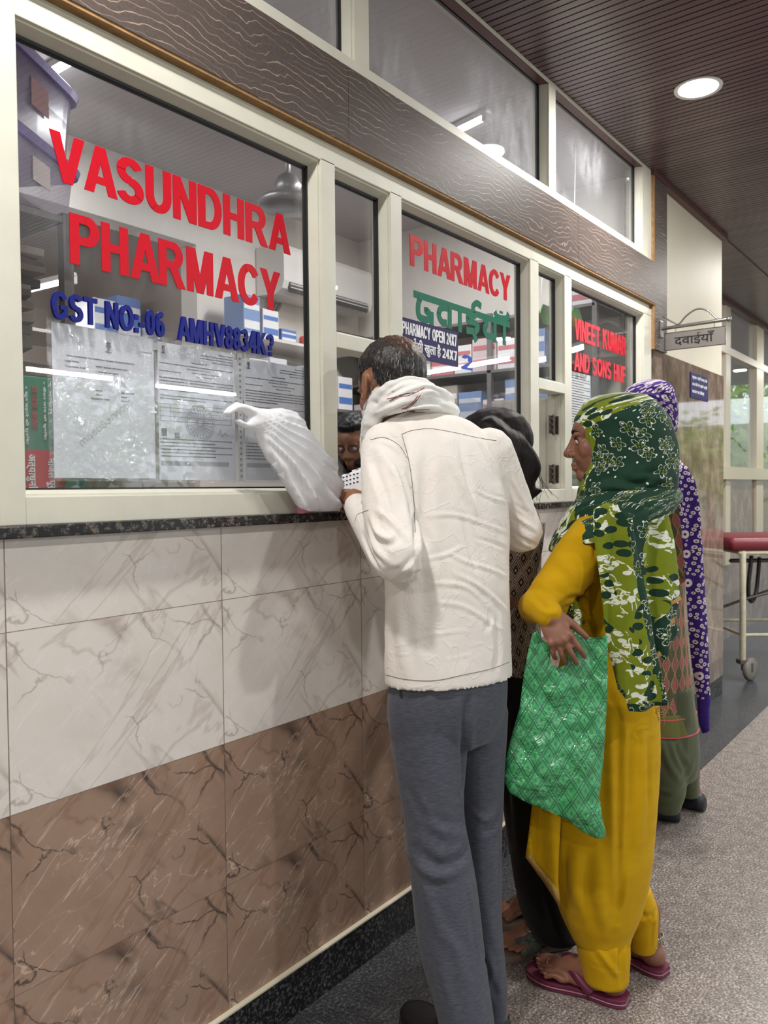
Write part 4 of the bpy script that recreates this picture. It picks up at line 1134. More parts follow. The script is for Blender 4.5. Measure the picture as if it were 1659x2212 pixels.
hl, tipsL = hand_parts(wr, kd/np.linalg.norm(kd), -CF*.8+np.array([0, 0, .9]), 1, (62, 62, 40), .02, .95)
wr2 = PT(968, 1112, 2.13)
hr, _ = hand_parts(wr2, np.array([-.3, .8, .1]), np.array([.2, 0, 1]), -1, (30, 35, 20))
larm = limb([(835, 975, 1.86, .045), (845, 1090, 1.79, .042), (860, 1200, 1.73, .036), (812, 1150, 1.83, .036), (772, 1090, 1.95, .026)])
rarm = limb([(1062, 985, 2.0, .045), (1108, 1085, 2.03, .038), (1128, 1160, 2.04, .034), (1060, 1140, 2.08, .03), (970, 1112, 2.125, .026)])
legs = [limb([(920, 1530, 1.85, .075), (940, 1760, 1.83, .055), (975, 2000, 1.79, .05), (1005, 2200, 1.755, .038), (1020, 2300, 1.745, .036)]), limb([(1040, 1530, 1.92, .06), (1040, 1760, 1.925, .04), (1052, 2000, 1.93, .032), (1070, 2170, 1.90, .03), (1072, 2225, 1.89, .03)])]
bv, bf = remesh(hp+[tors, larm, rarm]+hl+hr+legs, .0042, 2)
solid('body', bv, bf, M_SKIN_M, man)
loc = lambda V: (np.asarray(V)-HC)@HR/.97
def wman(V):
    q = loc(V); x, y, z = q[:, 0], q[:, 1], q[:, 2]
    line = np.where(y > .01, .034+.25*(y-.01)+.9*np.clip(y-.05, 0, 1), np.where(y > -.045, .030-.9*np.clip(.006-y, 0, .03)*0, -.085))
    ear = (np.abs(x) > .062) & (y > -.036) & (y < .018) & (z < .03)
    w = np.clip((z-line)/.018, -1, 1); w[ear] = -1
    side = (np.abs(x) > .05) & (y > .01) & (y < .035) & (z > -.015)
    w = np.where(side, np.maximum(w, .4), w); w[z < -.10] = -1; w[y > .085] = -1
    return w
def bald(P):
    q = loc(P); d = np.linalg.norm((q-np.array([.014, -.068, .088]))/np.array([1, 1.1, 1]), axis=1)
    return np.clip(1.3-d/.056, 0, 1)
hair_shell(bv, bf, wman, .0075, mat_hair('greying_black_hair', (17, 15, 15), .35, (170, 168, 164), (330, 330, 60), 'bald', (112, 74, 52)), man, {'bald': bald}, 'hair', .004, 130, (1, 1, .35))
mb = MB()                                                            # stray grey hairs
rs = random.Random(3); Tm = bvh(bv, bf)
for k in range(70):
    a, b_ = rs.uniform(800, 905), rs.uniform(742, 838); P = project(Tm, [(a, b_), (a+rs.uniform(-5, 3), b_+rs.uniform(10, 22))], 1, .009)
    if len(P) > 3 and np.linalg.norm(P[0]-P[-1]) < .05: mb.tube(P[[0, 3, -1]], .00035, 4)
mb.build('grey_strands', plain('grey_hair', (186, 184, 180), .5), man)
# shirt
st = loft_data([RG(868, 962, 893, 1.965, PH, .8), RG(838, 1010, 908, 1.96, PH, .62), RG(812, 1050, 932, 1.95, PH, .55), RG(800, 1085, 975, 1.935, PH, .55), RG(806, 1102, 1050, 1.915, PH, .56), RG(822, 1107, 1150, 1.90, PH, .58), RG(829, 1108, 1250, 1.88, PH, .6), RG(831, 1111, 1370, 1.868, PH, .62), RG(832, 1112, 1462, 1.862, PH, .64), RG(832, 1111, 1466, 1.862, PH, .64)], 44, 5)[:2]
sl = limb([(838, 968, 1.875, .062), (834, 1040, 1.825, .058), (842, 1120, 1.775, .056), (862, 1200, 1.725, .054), (846, 1200, 1.75, .050), (815, 1155, 1.82, .046), (785, 1113, 1.90, .038), (773, 1096, 1.935, .034)], 20)
sr = limb([(1058, 975, 1.99, .060), (1090, 1035, 2.01, .050), (1118, 1110, 2.03, .046), (1134, 1158, 2.035, .043), (1080, 1145, 2.07, .042), (1000, 1122, 2.11, .036)], 18)
sv, sf = remesh([st, sl, sr], .0048, 3)
fl = [([(880, 1000), (893, 1090), (898, 1180), (896, 1260)], .010, -.006), ([(818, 952), (850, 965), (876, 1000), (893, 1060)], .007, .0035), ([(838, 935), (868, 965), (882, 990)], .008, -.004),
      ([(815, 965), (850, 1020), (872, 1080), (882, 1150)], .014, .007), ([(800, 985), (830, 1060), (850, 1130)], .013, -.006), ([(812, 1100), (845, 1125), (880, 1165)], .010, .006), ([(800, 1115), (815, 1150), (842, 1165), (850, 1150)], .010, .008), ([(795, 1140), (812, 1185), (840, 1215)], .009, .006),
      ([(782, 1150), (800, 1195), (820, 1230)], .008, -.005), ([(905, 1185), (885, 1225), (850, 1250)], .010, .004), ([(835, 1235), (870, 1225), (900, 1195)], .007, -.003),
      ([(925, 940), (918, 1050), (914, 1200), (918, 1400)], .022, -.005), ([(955, 945), (975, 1000), (1000, 1050), (1030, 1110)], .016, .005), ([(985, 935), (1005, 1010), (1020, 1090)], .012, -.004), ([(1030, 940), (1062, 990), (1090, 1040)], .012, .004),
      ([(995, 1015), (1012, 1065), (1028, 1110)], .006, .004), ([(1020, 1055), (1060, 1075), (1100, 1085)], .005, .0035), ([(920, 1115), (980, 1112), (1040, 1130), (1095, 1150)], .006, .003), ([(1000, 1110), (1015, 1180), (1030, 1230)], .010, -.004),
      ([(970, 1195), (1010, 1215), (1060, 1230), (1100, 1250)], .006, .0035), ([(985, 1240), (1040, 1270), (1085, 1310), (1105, 1330)], .008, .004), ([(900, 1210), (960, 1200), (1000, 1180)], .006, .0028), ([(1020, 1160), (1070, 1175), (1105, 1190)], .006, -.003), ([(925, 1260), (980, 1262), (1020, 1275), (1060, 1320)], .007, .003), ([(935, 1300), (1000, 1310), (1060, 1345), (1100, 1370)], .007, .0025), ([(1040, 1290), (1060, 1335), (1050, 1360)], .010, -.004), ([(870, 1385), (940, 1370), (1010, 1362)], .005, .002), ([(960, 1425), (1000, 1418), (1020, 1412)], .004, .0018),
      ([(1110, 1035), (1125, 1070), (1148, 1110)], .008, .005), ([(1108, 1110), (1135, 1130), (1165, 1150)], .008, .005), ([(1110, 1150), (1135, 1168), (1160, 1180)], .007, -.004), ([(1115, 1090), (1140, 1110)], .006, -.003), ([(1108, 1180), (1135, 1188), (1160, 1185)], .006, .003),
      ([(860, 1300), (865, 1380), (872, 1450)], .018, .005), ([(1070, 1320), (1075, 1400), (1070, 1450)], .014, -.004), ([(760, 1100), (785, 1082)], .006, .003)]
sv = ripple(sv, sf, .0035, 11, 2.0, (1, 1, .55)); sv = ripple(sv, sf, .0012, 38, 5.0, (1, 1, .7)); sv = fold(sv, sf, [(p_, w_*.72, h_*1.15) for p_, w_, h_ in fl]); sv = laplace(sv, sf, 1, .3); sv[:, 2] = np.maximum(sv[:, 2], PT(970, 1466, 1.862)[2])
shirt = solid('shirt', sv, sf, M_SHIRT, man)
Ts = bvh(sv, sf)
for pts in ([(868, 938), (890, 930), (930, 926), (980, 934), (1030, 945), (1072, 952)], [(868, 938), (884, 1000), (893, 1070), (897, 1150)], [(800, 950), (830, 945), (862, 962), (880, 990)],
            [(833, 1458), (880, 1468), (940, 1470), (1000, 1458), (1060, 1445), (1106, 1428)], [(766, 1130), (772, 1112), (795, 1102)]): seam('stitching', Ts, pts, M_THREAD, shirt)
# trousers
hip = loft_data([RG(845, 1100, 1440, 1.865, PH, .62), RG(836, 1102, 1500, 1.864, PH, .64), RG(838, 1098, 1560, 1.866, PH, .62), RG(850, 1088, 1600, 1.868, PH, .55)], 36, 4)[:2]
k_ = .95
ll = loft_data([RG(a, b_, y, d, 60, k) for y, a, b_, d, k in ((1530, 837, 1008, 1.845, .95), (1600, 843, 1006, 1.838, .95), (1680, 855, 1003, 1.828, .95), (1750, 868, 1003, 1.82, .95), (1800, 875, 1009, 1.812, .92), (1900, 886, 1030, 1.80, .9), (2000, 898, 1042, 1.79, .9), (2100, 917, 1053, 1.775, .9), (2200, 944, 1068, 1.76, .9), (2300, 962, 1080, 1.748, .9), (2322, 966, 1082, 1.746, .9), (2324, 967, 1081, 1.746, .9))], 30, 4)[:2]
rl = loft_data([RG(a, b_, y, d, 60, k) for y, a, b_, d, k in ((1530, 970, 1098, 1.915, 1.1), (1600, 975, 1095, 1.918, 1.1), (1680, 980, 1090, 1.918, 1.1), (1750, 985, 1086, 1.916, 1.1), (1800, 990, 1083, 1.914, 1.1), (1900, 1000, 1083, 1.91, 1.1), (2000, 1010, 1084, 1.906, 1.2), (2100, 1022, 1094, 1.90, 1.2), (2150, 1032, 1096, 1.896, 1.2), (2214, 1040, 1092, 1.892, 1.2), (2216, 1042, 1091, 1.892, 1.2))], 28, 4)[:2]
tv, tf_ = remesh([hip, ll, rl], .0055, 3)
fl = [([(1010, 1495), (1003, 1560), (1000, 1650), (1000, 1720)], .010, -.010), ([(870, 1690), (920, 1760), (985, 1800)], .012, -.006), ([(895, 1720), (945, 1785), (1005, 1805)], .012, .007), ([(900, 1830), (950, 1870), (1000, 1850), (1010, 1820)], .012, -.007), ([(880, 1840), (930, 1890), (985, 1880)], .012, .006), ([(905, 1880), (930, 1960), (960, 2080), (985, 2200)], .014, .006), ([(925, 1960), (960, 2080), (990, 2190)], .012, -.005), ([(1040, 1800), (1060, 1790), (1082, 1760)], .008, -.005), ([(1015, 1750), (1050, 1770), (1075, 1740)], .008, .005), ([(930, 1480), (915, 1560), (905, 1680)], .02, .004), ([(955, 2010), (985, 2050), (1010, 2140)], .012, .005), ([(1045, 2060), (1060, 2120), (1075, 2160)], .008, -.004), ([(1012, 1900), (1025, 1990), (1038, 2080)], .006, .004), ([(1050, 2050), (1062, 2090), (1060, 2130)], .008, .005)]
tv = ripple(tv, tf_, .003, 12, 7.7, (1, 1, .5)); tv = fold(tv, tf_, fl); tv = laplace(tv, tf_, 1, .3)
trousers = solid('trousers', tv, tf_, M_TROUSER, man)
Tt = bvh(tv, tf_)
seam('pocket', Tt, [(863, 1478), (865, 1490), (868, 1506)], M_GASKET, trousers, .0022)
def shoe(name, heel, head, L, mat, sole, par, wd=.095, hgt=.075, open_top=False):
    R = rotm(head); o = np.array([heel[0], heel[1], 0])
    S = [(-.01, .024, .030, .50), (.02, .034, .060, .60), (.07, .036, .070, .55), (.12, .038, .062, .50), (.17, .045, .046, .48), (.22, .046, .036, .46), (.26, .036, .030, .44), (.283, .016, .020, .4)]
    rings = []
    for y, hw, h, z in S:
        y = y*L/.28; hw = hw*wd/.092; h = h*hgt/.075; rings.append((o+R@np.array([0, y, .012+h/2]), R@np.array([hw, 0, 0]), np.array([0, 0, h/2+.004])))
    v, f, _ = loft_data(rings, 22, 4, expo=2.5); v = np.array(v); v[:, 2] = np.maximum(v[:, 2], .014)
    sh = mesh_obj(name, v, f, mat, par, True)
    rings = [(o+R@np.array([0, y*L/.28, .008]), R@np.array([hw*wd/.092*1.06, 0, 0]), np.array([0, 0, .008])) for y, hw, h, z in S]
    v, f, _ = loft_data(rings, 18, 4, expo=5); v = np.array(v); v[:, 2] = np.clip(v[:, 2], .0005, .016)
    mesh_obj('sole', v, f, sole, sh, False); return sh
shoe('shoe', PT(1030, 2300, 1.715)[:2], 66, .285, M_BLACKSHOE, M_SOLE, man)
shoe('shoe', PT(1080, 2225, 1.872)[:2], 62, .285, M_BLACKSHOE, M_SOLE, man)
# scarf round the neck: rolled cloth in several turns
LP = np.array([PT(*q) for q in ((806, 898, 2.05), (812, 878, 1.96), (846, 858, 1.885), (896, 850, 1.885), (945, 868, 1.95), (968, 892, 2.03), (935, 905, 2.10), (870, 918, 2.13), (825, 915, 2.11))])
def loop_tube(LP, r0, off, turns, phase, n=12, flat=1.0, sub=8):
    P = np.vstack([LP, LP[:1]]); Q = np.vstack([LP[-1:], P, LP[1:2]])
    C_ = []
    for i in range(1, len(Q)-2):
        a, b_, c, d = Q[i-1], Q[i], Q[i+1], Q[i+2]
        for k in range(sub):
            t = k/sub; C_.append(.5*((2*b_)+(c-a)*t+(2*a-5*b_+4*c-d)*t*t+(3*b_-a-3*c+d)*t**3))
    C_ = np.array(C_); m = len(C_); cen = C_.mean(0); v = []; f = []
    for i in range(m):
        T = C_[(i+1) % m]-C_[i-1]; T /= np.linalg.norm(T); out = C_[i]-cen; out -= T*(out@T); out /= np.linalg.norm(out); up = np.cross(T, out)
        if up[2] < 0: up = -up
        a = phase+2*math.pi*turns*i/m; c = C_[i]+(out*math.cos(a)*.6+up*math.sin(a))*off
        for k in range(n):
            b_ = 2*math.pi*k/n; v.append(c+out*math.cos(b_)*r0*.8+up*math.sin(b_)*r0*flat)
    for i in range(m):
        for k in range(n): f.append((i*n+k, i*n+(k+1) % n, ((i+1) % m)*n+(k+1) % n, ((i+1) % m)*n+k))
    return v, f
parts = [loop_tube(LP, .017, .026, 1, a) for a in (0.3, 1.6, 2.9, 4.2, 5.5)]+[loop_tube(LP, .022, .0, 0, 0)]
parts.append(limb([(806, 885, 2.03, .020), (801, 915, 2.07, .024), (798, 960, 2.10, .026), (800, 1010, 2.12, .024)]))
parts.append(limb([(822, 862, 1.915, .018), (808, 893, 1.93, .023), (801, 930, 1.955, .024), (800, 975, 2.0, .02)]))
parts.append(limb([(950, 872, 1.96, .022), (972, 888, 1.98, .018), (984, 899, 2.0, .010)]))
cv, cf = remesh(parts, .0036, 2)
cv = fold(cv, cf, [([(820, 868), (860, 838), (905, 826)], .006, .005), ([(815, 885), (862, 858), (925, 838), (955, 850)], .005, -.005), ([(812, 895), (860, 872), (915, 858), (960, 866)], .005, .005), ([(830, 893), (870, 878), (930, 870), (975, 886)], .004, -.0045), ([(850, 890), (900, 880), (950, 878)], .004, .004), ([(830, 850), (875, 820), (915, 822)], .004, -.003), ([(875, 885), (905, 862), (940, 850)], .004, -.004)])
cv = ripple(cv, cf, .0022, 34, 1.5, (1, 1, 2.4))
scarf = solid('neck_scarf', cv, cf, mat_cloth('white_muslin', (228, 228, 224), (236, 236, 234), crink=.4, cs=40, cd=.003), man)
Tc = bvh(cv, cf)
M_STR_R = plain('red_stripe', (168, 52, 44), .8); M_STR_G = plain('dark_green_stripe', (38, 52, 44), .8)
for pts, mt, r in (([(836, 862), (862, 856), (880, 855), (902, 846), (916, 838)], M_STR_R, .0009), ([(842, 866), (870, 852), (898, 848)], M_STR_G, .0009), ([(868, 884), (885, 876), (896, 864), (902, 856)], M_STR_R, .0012), ([(874, 884), (890, 876), (902, 862), (908, 854)], M_STR_G, .0009), ([(880, 886), (905, 885), (928, 885)], M_STR_R, .0011)):
    seam('stripe', Tc, pts, mt, scarf, r, .0004)
# paper held in the left hand and a folded sheet
t = empty('prescription_sheet', PT(762, 1030, 1.99), 'white printed prescription sheet held in the man\'s left hand over the ledge', 'paper')
pl = photo_plane(1.99, .2, 760, 1040, lambda u, v: .004*math.sin(u*60))
v, f, uv = pillow(px_uv([(737, 1026), (784, 1013), (792, 1068), (740, 1075)], 1.99, 760, 1040), pl, .0006, .006, .004); mesh_obj('sheet', v, f, M_PAPER, t, True)
for k in range(3):
    mb = MB()
    for i in range(5):
        u0 = (742+i*8-760)/FPX*1.99; z0 = (1040-(1031-i*2+k*9))/FPX*1.99; p, n = pl(u0, z0); mb.obox(p+n*.0006, CR*.0034, n*.0002, np.array([0, 0, .0016]))
    mb.build('print', M_INK, t)
t = empty('folded_paper', PT(778, 1050, 1.97), 'blank white folded sheet sticking up beside the printed sheet in the man\'s hand', 'paper')
v, f, uv = pillow(px_uv([(762, 1016), (784, 1008), (790, 1050), (786, 1068), (776, 1066)], 2.06, 780, 1050), photo_plane(2.06, -.5, 780, 1050, lambda u, v: .006*math.sin(u*90)), .0012, .006, .004); mesh_obj('sheet', v, f, M_PAPER, t, True)
# ------------------------------------------------------------ woman in mustard with the green head scarf
def rot2(nt, vec, ang, sc=(1, 1, 1), loc=(0, 0, 0)):
    n = nd(nt, 'ShaderNodeMapping'); n.inputs['Rotation'].default_value = (0, 0, ang); n.inputs['Scale'].default_value = sc; n.inputs['Location'].default_value = loc
    nt.links.new(vec, n.inputs[0]); return n.outputs[0]
def vor(nt, vec, scale, rnd=1.0, feature='F1'):
    v = nd(nt, 'ShaderNodeTexVoronoi', feature=feature, voronoi_dimensions='2D'); v.inputs['Scale'].default_value = scale; v.inputs['Randomness'].default_value = rnd
    nt.links.new(vec, v.inputs['Vector']); return v
def warp(nt, vec, scale, amt):
    n = nd(nt, 'ShaderNodeTexNoise'); n.inputs['Scale'].default_value = scale; n.inputs['Detail'].default_value = 3; nt.links.new(vec, n.inputs['Vector'])
    s = nd(nt, 'ShaderNodeVectorMath', operation='SUBTRACT'); lk(nt, n, 'Color', s, 0); s.inputs[1].default_value = (.5, .5, .5)
    m = nd(nt, 'ShaderNodeVectorMath', operation='MULTIPLY_ADD'); lk(nt, s, 0, m, 0); m.inputs[1].default_value = (amt, amt, amt); nt.links.new(vec, m.inputs[2]); return m.outputs[0]
def mat_dupatta():
    m, nt, b = newmat('printed_green_dupatta')
    vec = coords(nt, 'UV')
    at = nd(nt, 'ShaderNodeAttribute', attribute_name='zone')
    dark = s2l((20, 52, 38)); lime = s2l((130, 142, 26)); lime2 = s2l((100, 116, 24)); white = s2l((222, 228, 214)); olive = s2l((120, 134, 44))
    col = mixc(nt, noise_tex(nt, vec, 30, 3), dark, s2l((28, 64, 46)))
    # loose single dots
    v1 = vor(nt, vec, 30, .85); col = mixc(nt, mathn(nt, 'MULTIPLY', mathn(nt, 'LESS_THAN', v1.outputs['Distance'], .08), mathn(nt, 'GREATER_THAN', noise_tex(nt, vec, 14, 1), .44)), col, white)
    # flowers of dotted petals
    def flowers(col, scale, loc, thr, R0):
        q = rot2(nt, vec, .3, (1, 1, 1), loc); v2 = vor(nt, q, scale, .7)
        d = nd(nt, 'ShaderNodeVectorMath', operation='SUBTRACT'); nt.links.new(q, d.inputs[0]); ps = nd(nt, 'ShaderNodeVectorMath', operation='SCALE')
        lk(nt, v2, 'Position', ps, 0); ps.inputs['Scale'].default_value = 1.0; lk(nt, ps, 0, d, 1)
        sp = nd(nt, 'ShaderNodeSeparateXYZ'); lk(nt, d, 0, sp, 0)
        r = mathn(nt, 'SQRT', mathn(nt, 'ADD', mathn(nt, 'MULTIPLY', sp.outputs[0], sp.outputs[0]), mathn(nt, 'MULTIPLY', sp.outputs[1], sp.outputs[1])))
        th = mathn(nt, 'ARCTAN2', sp.outputs[1], sp.outputs[0])
        rr = mathn(nt, 'MULTIPLY', mathn(nt, 'ADD', mathn(nt, 'MULTIPLY', mathn(nt, 'ABSOLUTE', mathn(nt, 'SINE', mathn(nt, 'MULTIPLY', th, 2.5))), .62), .38), R0)
        ring = mathn(nt, 'LESS_THAN', mathn(nt, 'ABSOLUTE', mathn(nt, 'SUBTRACT', r, rr)), .0015)
        dots = mathn(nt, 'GREATER_THAN', mathn(nt, 'SINE', mathn(nt, 'ADD', mathn(nt, 'MULTIPLY', th, 30), mathn(nt, 'MULTIPLY', r, 900))), -.15)
        ok = mathn(nt, 'GREATER_THAN', v2.outputs['Color'], thr)
        col = mixc(nt, mathn(nt, 'MULTIPLY', mathn(nt, 'MULTIPLY', ring, dots), ok), col, white)
        v3 = vor(nt, vec, 150, .2); inner = mathn(nt, 'MULTIPLY', mathn(nt, 'LESS_THAN', r, mathn(nt, 'MULTIPLY', rr, .62)), mathn(nt, 'LESS_THAN', v3.outputs['Distance'], .28))
        return mixc(nt, mathn(nt, 'MULTIPLY', inner, ok), col, olive)
    col = flowers(col, 17, (0, 0, 0), .36, .0215); col = flowers(col, 20, (3.3, 1.7, 0), .52, .018)
    # border: lime ground, brushed white motifs, dark blots
    w = warp(nt, vec, 16, .02)
    lc = mixc(nt, noise_tex(nt, vec, 24, 4), lime2, lime)
    lf = vor(nt, rot2(nt, w, .5, (1, 1.5, 1)), 24, 1.0); a1 = mathn(nt, 'LESS_THAN', lf.outputs['Distance'], .22)
    lf2 = vor(nt, rot2(nt, w, 2.2, (1, 1.7, 1), (4, 2, 0)), 22, 1.0); a2 = mathn(nt, 'LESS_THAN', lf2.outputs['Distance'], .20)
    g1 = noise_tex(nt, w, 19, 2, .5, 1.6); a3 = mathn(nt, 'LESS_THAN', mathn(nt, 'ABSOLUTE', mathn(nt, 'SUBTRACT', g1, .5)), .03)
    msk = mathn(nt, 'GREATER_THAN', noise_tex(nt, vec, 11, 1), .47)
    wm = mathn(nt, 'MULTIPLY', mathn(nt, 'MAXIMUM', mathn(nt, 'MAXIMUM', a1, a2), a3), msk)
    br = mathn(nt, 'GREATER_THAN', noise_tex(nt, rot2(nt, vec, .4, (60, 260, 1)), 1, 2), .36)
    lc = mixc(nt, mathn(nt, 'MULTIPLY', wm, br), lc, white)
    bl = vor(nt, rot2(nt, warp(nt, vec, 20, .012), .9, (1, 1.6, 1), (7, 5, 0)), 25, .9); bm_ = mathn(nt, 'MULTIPLY', mathn(nt, 'LESS_THAN', bl.outputs['Distance'], .36), mathn(nt, 'LESS_THAN', noise_tex(nt, vec, 9, 1), .52))
    lc = mixc(nt, bm_, lc, dark)
    edge = mathn(nt, 'ADD', at.outputs['Fac'], mathn(nt, 'MULTIPLY', mathn(nt, 'SUBTRACT', noise_tex(nt, vec, 34, 1), .5), .05))
    isl = mathn(nt, 'LESS_THAN', edge, 0.0)
    nt.links.new(mixc(nt, isl, col, lc), b.inputs['Base Color'])
    b.inputs['Roughness'].default_value = .75; b.inputs['Sheen Weight'].default_value = .08; b.inputs['Specular IOR Level'].default_value = .2
    bump(nt, b, noise_tex(nt, coords(nt, 'Object'), 55, 4, .6, .6), .35, .003); return m
M_DUP = mat_dupatta()
M_MUST = mat_cloth('mustard_cotton', (186, 144, 0), (198, 156, 6), crink=.18, cs=20, streak=(6, 6, 20), sheen=.05)
M_GOLD = plain('gold_lace', (176, 140, 74), .4, .5, bump=.6, bscale=500); M_SILVER = plain('oxidised_silver', (176, 170, 164), .3, .8); M_PLUM = plain('plum_rubber', (104, 36, 66), .45); M_PLUM_L = plain('pale_plum_line', (176, 128, 140), .5)
wom = empty('person', (2.03, -.58, 0), 'woman in a mustard kameez and printed green head scarf, holding a shiny green bag', 'person')
WH = 112
HCw = PT(1310, 950, 2.12); HRw = rotm(114, -2, 0)
hp = tf(head_parts(False, True, False), HCw, HRw, .95)+[limb([(1325, 980, 2.12, .045), (1340, 1060, 2.12, .045), (1345, 1110, 2.12, .055)])]
tors = loft_data([RG(1280, 1425, 1108, 2.12, WH, .9), RG(1255, 1425, 1150, 2.12, WH, .9), RG(1252, 1415, 1260, 2.12, WH, 1), RG(1255, 1385, 1350, 2.12, WH, 1.1), RG(1240, 1390, 1500, 2.12, WH, 1.15), RG(1240, 1385, 1620, 2.12, WH, 1.15)], 22, 3)[:2]
larm = limb([(1298, 1150, 2.03, .04), (1232, 1225, 1.995, .038), (1180, 1292, 1.975, .032), (1235, 1330, 2.05, .030), (1280, 1345, 2.12, .025)])
rarm = limb([(1300, 1150, 2.22, .04), (1225, 1240, 2.14, .036), (1150, 1310, 2.08, .032), (1166, 1312, 1.96, .028), (1184, 1322, 1.90, .025)])
wrw = PT(1184, 1322, 1.90); kd = PT(1206, 1372, 1.868)-wrw
hh, tipsw = hand_parts(wrw, kd, -CF*.95+CR*-.25+np.array([0, 0, .15]), -1, (24, 36, 24), .30, .86, (20, 12), .5)
def foot_parts(heel, head, L=.235, side=1, ank=.12):
    R = rotm(head); o = np.array([heel[0], heel[1], 0]); s = L/.24
    q = lambda x, y, z: o+R@np.array([x*side, y, z])*s
    P = [tube_data([q(0, .045, .16), q(0, .045, .10), q(0, .04, .06)], [.036*s, .034*s, .036*s], 14, True, 3)[:2], ell_data(q(0, .028, .044), (.031*s, .036*s, .030*s), R=R),
         tube_data([q(0, .045, .070), q(.004, .09, .058), q(.006, .13, .046), q(.004, .165, .036)], [.036*s, .036*s, .034*s, .028*s], 14, True, 3)[:2],
         ell_data(q(-.003, .10, .036), (.036*s, .075*s, .018*s), R=R), ell_data(q(-.005, .150, .034), (.042*s, .030*s, .015*s), R=R)]
    tips = []
    for x0, y0, x1, y1, r in ((.029, .165, .028, .232, .0125), (.009, .170, .007, .228, .0084), (-.009, .166, -.013, .218, .0080), (-.025, .158, -.031, .204, .0076), (-.038, .148, -.046, .188, .0074)):
        P.append(tube_data([q(x0, y0, .038), q((x0+x1)/2, (y0+y1)/2, .041), q(x1, y1, .034)], [r*s*.95, r*s, r*s*.95], 10, True, 3)[:2]); tips.append(q(x1, y1, .034))
    return P, q, R, tips
HL = np.array([2.004, -.66, 0]); 
fpL, qL, RL, tL = foot_parts(G(1346, 2168), 95, .235, 1)
fpR, qR, RR, tR = foot_parts(G(1430, 2106), 77, .235, -1)
lgs = [limbw([PT(1320, 1600, 2.08), PT(1312, 1850, 2.06), qL(0, .045, .15)], [.075, .055, .034]), limbw([PT(1325, 1600, 2.13), PT(1345, 1850, 2.125), qR(0, .045, .15)], [.06, .04, .032])]
bv, bf = remesh(hp+[tors, larm, rarm]+hh+fpL+fpR+lgs, .0032, 2)
body = solid('body', bv, bf, M_SKIN_W, wom)
loc = lambda V: (np.asarray(V)-HCw)@HRw/.95
def whair(V):
    q = loc(V); x, y, z = q[:, 0], q[:, 1], q[:, 2]
    line = np.where(y > .02, .062-.9*np.clip(.075-y, 0, .05), -.05); w = np.clip((z-line)/.012, -1, 1); w[(y > .088) & (z < .07)] = -1; w[z < -.08] = -1; return w
hair_shell(bv, bf, whair, .006, mat_hair('black_hair', (14, 12, 12)), wom)
def wl(x, y, z): return HCw+.95*(HRw@np.array([x, y, z]))
M_EYEW = plain('eye_white', (214, 206, 198), .25); M_IRIS = plain('dark_iris', (28, 18, 14), .2); M_BROW = plain('black_brow_hair', (18, 14, 14), .7); M_LIP = plain('lip_skin', (124, 66, 60), .45)
for s in (-1, 1):
    mb = MB(); mb.add(*ell_data(wl(s*.031, .0738, .0), (.0096,)*3)); e = mb.build('eye', M_EYEW, wom, True)
    mb = MB(); mb.add(*ell_data(wl(s*.031, .0792, .0), (.0050,)*3, 12, 8)); mb.build('iris', M_IRIS, e, True)
    mb = MB(); mb.tube([wl(s*.019, .0825, .004), wl(s*.031, .0850, .0072), wl(s*.044, .0765, .002)], [.0014, .0024, .0012], 6, True, 4); mb.build('eyelash', M_BROW, wom, True)
    mb = MB(); mb.tube([wl(s*.014, .0905, .022), wl(s*.032, .0885, .029), wl(s*.048, .072, .023)], [.0026, .0028, .001], 6, True, 4); mb.build('eyebrow', M_BROW, wom, True)
mb = MB(); P = [wl(-.0185+.0055*math.cos(a)*.3, .1005+.0055*math.cos(a), -.040+.0055*math.sin(a)) for a in np.linspace(0, 2*math.pi, 14)]; mb.tube(P, .0009, 6); mb.build('nose_ring', M_GOLD, wom, True)
# kameez
kam = loft_data([RG(1290, 1425, 1100, 2.12, WH, .7), RG(1262, 1442, 1118, 2.12, WH, 0.75), RG(1234, 1442, 1155, 2.12, WH, 0.8), RG(1226, 1436, 1210, 2.12, WH, 0.85), RG(1228, 1424, 1280, 2.12, WH, 0.9), RG(1230, 1408, 1350, 2.12, WH, 0.95), RG(1212, 1413, 1430, 2.12, WH, 1.0), RG(1196, 1420, 1520, 2.115, WH, 1.0), RG(1180, 1420, 1620, 2.11, WH, 1.0), RG(1168, 1416, 1720, 2.105, WH, 1.0), RG(1172, 1409, 1810, 2.10, WH, 1.0), RG(1186, 1400, 1890, 2.09, WH, 1.0), RG(1205, 1384, 1960, 2.08, WH, 1.0), RG(1226, 1364, 2010, 2.068, WH, 1.0), RG(1238, 1359, 2032, 2.062, WH, 1.0), RG(1240, 1358, 2034, 2.062, WH, 1.0)], 44, 5)[:2]
sl = limb([(1296, 1148, 2.045, .066), (1250, 1205, 2.01, .064), (1210, 1258, 1.985, .058), (1184, 1288, 1.975, .050), (1200, 1308, 2.01, .046), (1240, 1330, 2.07, .040), (1275, 1345, 2.12, .034)], 20)
sr = limb([(1300, 1150, 2.18, .06), (1228, 1236, 2.14, .050), (1160, 1306, 2.06, .044), (1163, 1308, 1.96, .043), (1176, 1318, 1.925, .038), (1185, 1327, 1.898, .034)], 16)
kv, kf = remesh([kam, sl, sr], .0052, 3)
